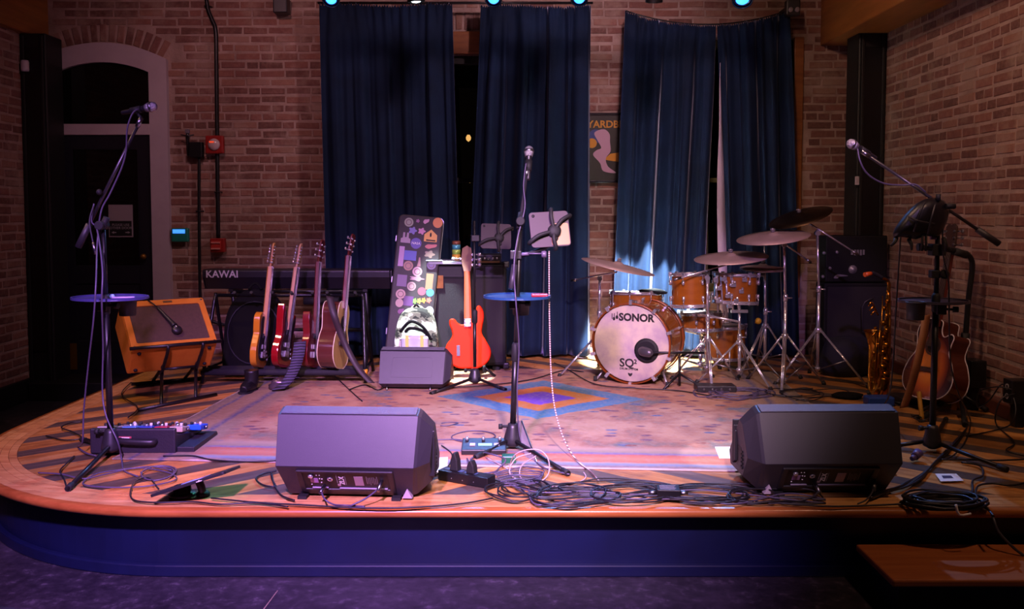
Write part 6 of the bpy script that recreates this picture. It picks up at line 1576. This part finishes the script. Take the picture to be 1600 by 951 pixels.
# power strip with plugs
a_, b_ = G(690, 750), G(768, 764); d = (b_ - a_).normalized(); K_ = TM((a_ + b_) / 2 + Vector((0, .03, .03)), d, Vector((-d.y, d.x, 0)))
ps = T('power_strip', 'black power strip with two plugs right of the left monitor', 'power strip', (a_ + b_) / 2)
Ln = (b_ - a_).length
MB(K_).bx(-Ln / 2, Ln / 2, -.035, .035, -.029, .02).build('housing', BLACKM, ps, bevel=.004)
for i in range(5): MB(K_ @ Matrix.Translation((-Ln / 2 + .03 + i * .038, .0, .02))).prism(rrect(.028, .028, .006), 0, .0015).build('socket', M('blue grey socket', '#3c4a68', .4), ps)
for u, h_ in ((-.06, .085), (.03, .06)):
    MB(K_).prism([(-.022, 0), (.022, 0), (.018, h_ * .6), (.006, h_), (-.006, h_), (-.018, h_ * .6)], -.018, .018, Matrix.Translation((u, 0, .02)) @ Matrix(((1, 0, 0, 0), (0, 0, 1, 0), (0, 1, 0, 0), (0, 0, 0, 1)))).build('plug', RUBBER, ps, bevel=.005)
for u in (-.06, .0, .06): MB(K_).lathe([(.003, 0), (.003, .002), (.001, .002)], 6, (u, -.035, -.01), (0, -1, 0)).build('screw', STEEL, ps)
# multi effects unit with a lit display
p = G(756, 713); me_ = T('multi_effect_unit', 'black effect unit with a small lit display behind the power strip', 'effect pedal', p)
MB().prism([(p.y - .0, .0), (p.y, .035), (p.y + .13, .065), (p.y + .13, 0)], p.x - .115, p.x + .115, YZ0).build('case', BLACKP, me_, bevel=.005)
S_ = TM((p.x, p.y + .05, .048), (1, 0, 0), (0, .13, .03))
MB(S_).bx(-.03, .04, -.012, .012, 0, .003).build('display', M('pale cyan display', '#7ac0c8', .4, emit='#8fe0e8', es=.35), me_)
for u in (-.06, .065): MB(S_).bx(u - .014, u + .014, -.012, .012, 0, .004).build('button', M('pale grey key', '#b8b0b8', .5), me_)
for i in range(3): MB(S_).lathe([(.009, 0), (.009, .014), (.006, .02), (.001, .02)], 10, (-.09 + i * .085, .05, 0)).build('footswitch', CHROME, me_)
# leaning clear panel behind the centre stand
c_ = G(838, 727); K_ = TM(A(822, 692, c_.y + .1), (.35, -.6, -.25), (-.25, .2, 1))
lp = T('leaning_panel', 'translucent grey panel leaning behind the centre stand base', 'panel', c_)
m, nt, b = newmat('smoked acrylic'); b.inputs['Base Color'].default_value = (.42, .38, .4, 1); b.inputs['Roughness'].default_value = .2; b.inputs['Transmission Weight'].default_value = .55
pts = [A(806, 658, 4.75), A(815, 657, 4.70), G(840, 724, .004), G(823, 716, .004)]
nrm = Vector((.9, -.3, .2)) * .004
MB().add([q_ - nrm for q_ in pts] + [q_ + nrm for q_ in pts], [(0, 1, 2, 3), (4, 5, 6, 7), (0, 1, 5, 4), (1, 2, 6, 5), (2, 3, 7, 6), (3, 0, 4, 7)]).build('sheet', m, lp)
MB().tube([pts[1], pts[2]], .004, 6).build('edge_strip', STEEL, lp)
p = G(795, 728); tag(MB().box((p.x, p.y + .05, .022), (.07, .06, .042)).build('tuner_pedal', M('dark green plastic', '#1c5a3c', .4), bevel=.006), 'small dark green box beneath the centre stand', 'box')
# DI box in the cables
p = G(1046, 785); K_ = Matrix.Translation((p.x, p.y + .04, 0)) @ Matrix.Rotation(R(-4), 4, 'Z')
di = T('direct_box', 'black direct box with pale print among the front cables', 'direct box', p)
MB(K_).bx(-.048, .052, -.03, .05, .003, .052).build('case', BLACKM, di, bevel=.004)
for i in range(4): MB(K_).bx(-.035, .035 - .006 * (i % 2), .03 - i * .016, .034 - i * .016, .052, .0526).build('print_line', GT, di)
for x, s in ((-.048, -1), (.052, 1)): MB(K_).cyl((x, .01, .028), (x + s * .035, .01, .026), .011, n=10).build('connector', STEEL, di)
# papers
def paper(label, q, col='p', extra=None):
    P = [G(x, y, .0095) for x, y in q]; t = T('paper_sheet', label, 'paper', P[0])
    n_ = Vector((0, 0, .0012)); MB().add(P + [v + n_ for v in P], [(0, 1, 2, 3), (4, 5, 6, 7), (0, 1, 5, 4), (1, 2, 6, 5), (2, 3, 7, 6), (3, 0, 4, 7)]).build('sheet', PAPER, t)
    return t, P
paper('white set list on the rug beside the right monitor', [(1117, 698), (1180, 698), (1184, 716), (1124, 716)])
paper('white paper on the rug beside the left monitor', [(672, 715), (700, 714), (698, 738), (668, 742)])
t, P = paper('small white card on the planks by the right stand', [(1461, 740), (1494, 740), (1506, 751), (1470, 752)])
MB().add([G(x, y, .0115) for x, y in ((1471, 742.5), (1486, 742.5), (1490, 746.5), (1474, 747))], [(0, 1, 2, 3)]).build('picture', M('dark violet print', '#3a2a4a', .6), t)
# ---- cables
rc_ = random.Random(12)
def cable(label, pts, r=.0045, m=None, group=None, name='audio_cable', z0=.006, lift=.006, k=6, plugs=()):
    r *= .78
    P = []
    for q in pts:
        if len(q) == 2: v = G(q[0], q[1], 0); v.z = z0 + r + rc_.uniform(0, lift)
        else: v = A(*q)
        P.append(v)
    P = [Vector((v.x, v.y, max(v.z, r + .001))) for v in P]
    Q = catmull(P, k)
    for v in Q: v.z = max(v.z, r + .001)
    mb = MB().tube(Q, r, 6)
    if not plugs: return tag(mb.build(name, m or CABLE), label, 'cable', group)
    t = T(name, label, 'cable', P[0], group); mb.build('cord', m or CABLE, t)
    for i in plugs:
        a_, b_ = (Q[0], Q[2]) if i == 0 else (Q[-1], Q[-3]); d_ = (b_ - a_).normalized()
        MB().cyl(a_ - d_ * .01, a_ + d_ * .05, .0095, .008, 10).build('plug', STEEL if r < .005 else RUBBER, t)
    return t
VIO = M('violet grey cable jacket', '#4a4258', .45)
# left stand cables
cable('violet lit cable looping from the left microphone down its stand', [(219, 170, bL.y), (208, 176, bL.y - .02), (199, 200, bL.y - .03), (197, 235, bL.y - .02), (190, 262, bL.y - .02), (172, 302, bL.y - .03), (158, 330, bL.y - .04), (152, 380, bL.y - .05), (150, 440, bL.y - .22), (146, 500, bL.y - .22), (138, 570, bL.y - .1), (131, 640, bL.y - .02), (129, 690, bL.y - .0), (122, 702), (135, 712), (150, 716)], .0055, VIO)
cable('second violet cable hanging close to the left stand pole', [(147, 318, bL.y - .03), (143, 345, bL.y - .04), (152, 360, bL.y - .05), (160, 420, bL.y - .19), (159, 470, bL.y - .22), (161, 540, bL.y - .1), (160, 610, bL.y - .06), (166, 650, bL.y - .1), (184, 690, bL.y - .13), (190, 720), (194, 738), (215, 748)], .0055, VIO)
cable('short dangling cable end at the left stand clutch', [(146, 322, bL.y - .04), (140, 345, bL.y - .05), (144, 372, bL.y - .05), (149, 394, bL.y - .05)], .005, GREYCABLE, plugs=(1,))
cable('thin cable looped on the planks around the left stand', [(60, 742), (95, 745), (130, 752), (165, 745), (215, 735), (262, 742), (275, 752), (240, 762), (190, 765), (140, 764), (130, 756), (150, 745), (180, 738), (232, 733), (268, 738)], .0045, VIO)
cable('cable making a double ring on the planks below the pedalboard', [(220, 742), (240, 733), (262, 731), (275, 736), (268, 748), (245, 754), (225, 750), (222, 742), (238, 734), (262, 733), (272, 740), (262, 750), (240, 755)], .0048, VIO)
cable('cable curling from the planks past the low black screen', [(248, 768), (232, 750), (212, 756), (204, 772), (210, 785), (245, 790), (300, 788), (345, 792), (400, 790), (450, 796)], .0048, CABLE)
cable('dark cable behind the pedalboard on the left planks', [(72, 684), (100, 690), (128, 688), (112, 678), (96, 672), (110, 664), (128, 662)], .005)
cable('cable from the pedalboard along the rug edge to the left monitor', [(255, 716), (300, 716), (330, 722), (380, 724), (432, 723)], .005)
cable('cable kinked beside the left stand foot', [(116, 716), (104, 728), (94, 740), (100, 752), (104, 764)], .005)
cable('thin black cables running along the front edge below the left monitor', [(330, 783), (400, 789), (470, 793), (560, 797), (640, 797), (720, 791), (770, 783)], .0048)
cable('signal cable hanging from the left monitor socket', [(506, 760, 3.80), (503, 768, 3.76), (508, 780, 3.70), (522, 788, 3.70), (540, 793), (570, 796)], .005, VIO, plugs=(0,))
cable('power cable hanging from the right of the left monitor panel', [(596, 752, 3.79), (590, 764, 3.76), (572, 778, 3.72), (552, 788, 3.7), (545, 795)], .005, VIO, plugs=(0,), name='power_cable')
cable('dark cable curled at the left end of the left monitor', [(432, 740), (410, 744), (400, 752), (412, 762), (430, 764), (425, 752), (424, 742), (428, 760), (440, 778), (460, 786)], .0055)
# centre tangle
tangle = 'black cables tangled in front of the centre microphone stand'
def loops(n, cx, cy, rx, ry, seed, r=.0046, m=None, turns=2.2, label=tangle, group='tangled front cables'):
    rr = random.Random(seed)
    for i in range(n):
        ph = rr.uniform(0, 6.28); sx_, sy_ = rr.uniform(.7, 1.15), rr.uniform(.6, 1.15); ox, oy = rr.uniform(-.4, .4) * rx, rr.uniform(-.4, .4) * ry
        pts = []
        for j in range(int(turns * 9)):
            a_ = ph + j * 2 * math.pi / 9; g_ = 1 + .12 * math.sin(2 * a_ + ph)
            x, y = cx + ox + rx * sx_ * g_ * math.cos(a_), cy + oy + ry * sy_ * g_ * math.sin(a_)
            pts.append((min(max(x, 20), 1590), min(max(y, 588), 806)))
        cable(label, pts, r, m, group, lift=.02)
for a_, lb_ in (((3, 815, 772, 50, 14, 31), 'black cable looped on the planks right below the centre stand'), ((3, 900, 778, 60, 15, 33), 'black cable looped on the planks below the end of the striped cord'), ((3, 970, 772, 70, 15, 34), 'black cable looped on the planks left of the direct box'), ((3, 1090, 776, 70, 12, 35), 'black cable looped on the planks around the direct box')):
    loops(*a_, label=lb_)
loops(2, 1190, 780, 60, 10, 36, turns=1.4, label='black cable looped on the planks under the left end of the right monitor')
for i in range(5):
    y0 = 764 + 6 * i
    cable(('black cable of the front run farthest from the stage edge', 'violet grey cable of the front run, second from the rug', 'dark grey cable in the middle of the front run', 'black cable of the front run, second from the stage edge', 'violet grey cable of the front run nearest the stage edge')[i], [(770 + 14 * i, 752 + 5 * i), (840, y0 + 6), (920, y0 + rc_.uniform(-8, 6)), (1000, y0 + rc_.uniform(-6, 8)), (1080, y0 + rc_.uniform(-6, 6)), (1150, y0 + 6), (1230, 790 - 3 * i), (1290, 792 - 2 * i)], .0048, [CABLE, VIO, GREYCABLE][i % 3], 'tangled front cables', lift=.018)
# flat bundle of thin violet leads beneath the centre stand
for i in range(9):
    cable('thin violet leads fanned out under the centre stand', [(770 + 2 * i, 742 + 2.4 * i), (800 + i, 736 + 2.8 * i), (825, 735 + 2.9 * i + rc_.uniform(-2, 2)), (850 - i, 742 + 1.3 * i), (838, 752 + i), (800 - 2 * i, 756 + i)], .0035, VIO, 'thin violet leads', lift=.015)
PALE = M('pale pink cable jacket', '#b59a98', .5)
cable('pale pink cable coiled in an upright ring by the centre stand', [(760, 718), (790, 735), (800, 745), (797, 728, 4.3), (803, 712, 4.25), (820, 703, 4.22), (843, 703, 4.2), (856, 716, 4.18), (858, 736, 4.16), (848, 754, 4.1), (826, 760, 4.1), (806, 754, 4.12), (796, 736, 4.15), (806, 716, 4.2), (830, 708, 4.2)], .004, PALE)
cable('second pale pink cable ring by the centre stand', [(815, 725, 4.24), (838, 712, 4.2), (816, 726, 4.22), (812, 742, 4.15), (820, 757, 4.1), (845, 756), (870, 765), (900, 758), (915, 750), (912, 742)], .0035, PALE)
cable('cable ring lying on the rug behind the effect unit', [(680, 690), (712, 690), (740, 692), (770, 688), (772, 682), (755, 677), (728, 677), (706, 684), (716, 692), (748, 692)], .0045, VIO)
cable('thin cable ring on the rug right of the left monitor', [(690, 664), (700, 662), (716, 664), (700, 668), (688, 668)], .004, VIO)
cable('curved cable from the effect unit over the power strip', [(735, 722), (752, 712), (770, 710, 4.3), (790, 718, 4.3), (780, 735), (770, 742), (742, 744), (736, 728, 4.2), (730, 720)], .0055, VIO)
cable('cable from the left monitor to the power strip', [(690, 700), (706, 712), (702, 730), (690, 742), (672, 742)], .0048)
m, nt, b = newmat('candy striped rope'); wv = N(nt, 'ShaderNodeTexWave'); wv.inputs['Scale'].default_value = 26; wv.bands_direction = 'Z'; nt.links.new(coords(nt), wv.inputs[0])
nt.links.new(ramp(nt, wv.outputs[1], [(.4, '#6a4a48'), (.55, '#d0bcb4')]), b.inputs['Base Color']); b.inputs['Roughness'].default_value = .6
cable('striped white cord hanging from the centre tablet to the rug', [(858, 392, bC.y), (858, 450, bC.y), (859, 520, bC.y), (861, 580, bC.y), (866, 632, bC.y - .04), (877, 675, bC.y - .1), (893, 708, bC.y - .2), (908, 730), (925, 742), (935, 755)], .005, m)
cable('cable following the centre microphone boom and stand', [(822, 255, bC.y + .1), (818, 290, bC.y + .05), (820, 325, bC.y), (808, 375, bC.y - .06), (803, 420, bC.y - .1), (806, 470, bC.y - .2), (811, 540, bC.y - .1), (808, 610, bC.y - .06), (812, 680, bC.y - .04), (826, 712), (850, 735), (890, 745)], .005, VIO)
# right side
cable('pale cable hanging from the right microphone to its boom', [(1340, 232, bR.y + .02), (1344, 252, bR.y + .0), (1356, 272, bR.y), (1380, 286, bR.y), (1410, 289, bR.y), (1430, 288, bR.y - .02), (1446, 300, bR.y - .02)], .0055, VIO)
cable('black cable hanging from the bag down past the saxophone', [(1407, 370, bR.y - .1), (1404, 420, bR.y - .05), (1399, 500, bR.y), (1396, 560, bR.y + .1), (1390, 615, bR.y + .3), (1380, 636)], .005)
cable('black cable hanging along the right stand pole', [(1478, 338, bR.y - .05), (1473, 360, bR.y - .06), (1474, 400, bR.y - .06), (1482, 440, bR.y - .05), (1483, 500, bR.y - .05), (1486, 570, bR.y), (1500, 620, bR.y + .1), (1516, 660), (1510, 690), (1490, 715), (1470, 722)], .005)
for i in range(5):
    cable('dark cable in the bundle crossing the right planks, ' + ('topmost of the five', 'second from the top', 'in the middle', 'second from the bottom', 'lowest of the five')[i], [(1512 - 2 * i, 668 + 4 * i), (1500 - 4 * i, 690 + 3 * i), (1470 - 3 * i, 720 + 2 * i), (1440, 744 + 2 * i), (1415, 762 + i), (1390, 772), (1360, 776 + 2 * i)], .006, CABLE, 'cables across the right planks', lift=.014)
cable('black cable crossing the right planks to the edge of the picture', [(1470, 722), (1510, 722), (1560, 724), (1605, 722)], .006)
cable('black cable curving on the right planks beside the card', [(1502, 726), (1530, 732), (1536, 746), (1520, 756), (1520, 770), (1514, 780)], .0065)
cable('black cable from the coil to the right edge of the stage', [(1524, 780), (1528, 764), (1550, 760), (1580, 762), (1605, 757)], .006)
cable('cable looping from the right outlet box to the floor', [(1588, 611, 5.1), (1560, 604, 5.15), (1530, 612, 5.3), (1528, 636, 5.35), (1546, 625, 5.3), (1566, 600, 5.2), (1584, 622, 5.1), (1586, 650, 5.05), (1570, 672), (1510, 684)], .0055)
cable('second cable looping from the right outlet box', [(1586, 615, 5.1), (1566, 622, 5.1), (1556, 645, 5.1), (1558, 668), (1585, 694), (1572, 708), (1600, 716)], .0055)
cable('signal cable hanging from the left of the right monitor panel', [(1274, 756, 3.86), (1278, 768, 3.82), (1264, 778, 3.76), (1236, 784, 3.74), (1200, 792)], .0055, GREYCABLE, plugs=(0,))
cable('power cable hanging from the right of the right monitor panel', [(1366, 752, 3.86), (1364, 766, 3.82), (1354, 780, 3.75), (1340, 792)], .0045, GREYCABLE, plugs=(0,), name='power_cable')
cable('cable along the front edge below the right monitor', [(1180, 788), (1240, 793), (1300, 795), (1360, 793), (1420, 792)], .005)
# coil at the right front
cc = G(1482, 796); pts = []
for i in range(150):
    a_ = i * 2 * math.pi / 17; k_ = 1 + .07 * math.sin(i * .37); rr_ = .13 + .028 * math.sin(i * .23) + .006 * math.sin(i * 1.7)
    pts.append(Vector((cc.x + rr_ * 1.12 * k_ * math.cos(a_), cc.y + .03 + rr_ * .62 * k_ * math.sin(a_), .008 + .00022 * i + .006 * abs(math.sin(i * .9)))))
pts += [G(1535, 790, .01), G(1548, 800, .008), G(1552, 806, .004)]
coil = T('cable_coil', 'black cable coiled at the front right of the stage', 'cable', cc)
MB().tube(pts, .0055, 6, 2).build('cord', CABLE, coil)
MB().tube([(cc.x - .01, cc.y - .08, .05), (cc.x, cc.y - .09, .01), (cc.x + .05, cc.y - .085, .012)], .005, 6, 3).build('tie', WHITE, coil)
tail = [A(1548, 800, 3.72), A(1553, 812, 3.675), A(1560, 830, 3.65), A(1578, 850, 3.62), A(1598, 866, 3.6), A(1625, 878, 3.56)]
tag(MB().tube(tail, .006, 6, 4).build('audio_cable', GREYCABLE), 'cable hanging over the stage edge above the step', 'cable')
# back of stage leads
for i, (lb_, pts_) in enumerate((('lead on the rug below the rack strap', [(520, 588), (535, 602), (552, 618), (566, 630)]), ('lead from the rack to the small monitor', [(545, 612), (570, 604), (590, 612), (604, 606)]), ('lead crossing the rug toward the drums', [(690, 610), (760, 606), (830, 596), (880, 582), (912, 584)]), ('lead curling under the bass drum spurs', [(866, 570), (890, 582), (930, 604), (990, 610), (1060, 614), (1120, 624)]),
                               ('lead from the amplifier stand over the left planks', [(205, 600), (190, 620), (215, 640), (200, 656)]))):
    cable(lb_, pts_, .005, z0=.01)
loops(5, 1150, 618, 42, 8, 51, .0045, VIO, 1.8, 'leads heaped at the feet of the drum stands', 'leads by the drum stands'); loops(3, 1255, 618, 45, 8, 52, .0045, None, 1.5, 'leads heaped at the feet of the drum stands', 'leads by the drum stands'); loops(2, 1440, 655, 16, 6, 55, .0045, None, 1.6, 'small lead coils on the planks behind the right monitor', 'leads behind the right monitor')
p = G(1460, 640); pw2 = T('effect_board', 'low dark effect board behind the sunburst guitar', 'pedalboard', (p.x, p.y, 0))
MB().bx(p.x - .16, p.x + .16, p.y + .1, p.y + .3, .0, .05).build('board', BLACKP, pw2, bevel=.005); MB().bx(p.x - .16, p.x + .16, p.y + .094, p.y + .1, .0, .008).build('front_rail', STEEL, pw2)
p = G(1429, 722); tag(MB().cyl((p.x, p.y, .028), (p.x + .03, p.y + .02, .045), .02, .024, 12).cyl((p.x - .02, p.y - .012, .02), (p.x, p.y, .028), .012, .016, 10).build('cable_connector', M('violet connector', '#5a4a7a', .4)), 'violet cable connector lying beside the right monitor', 'connector')
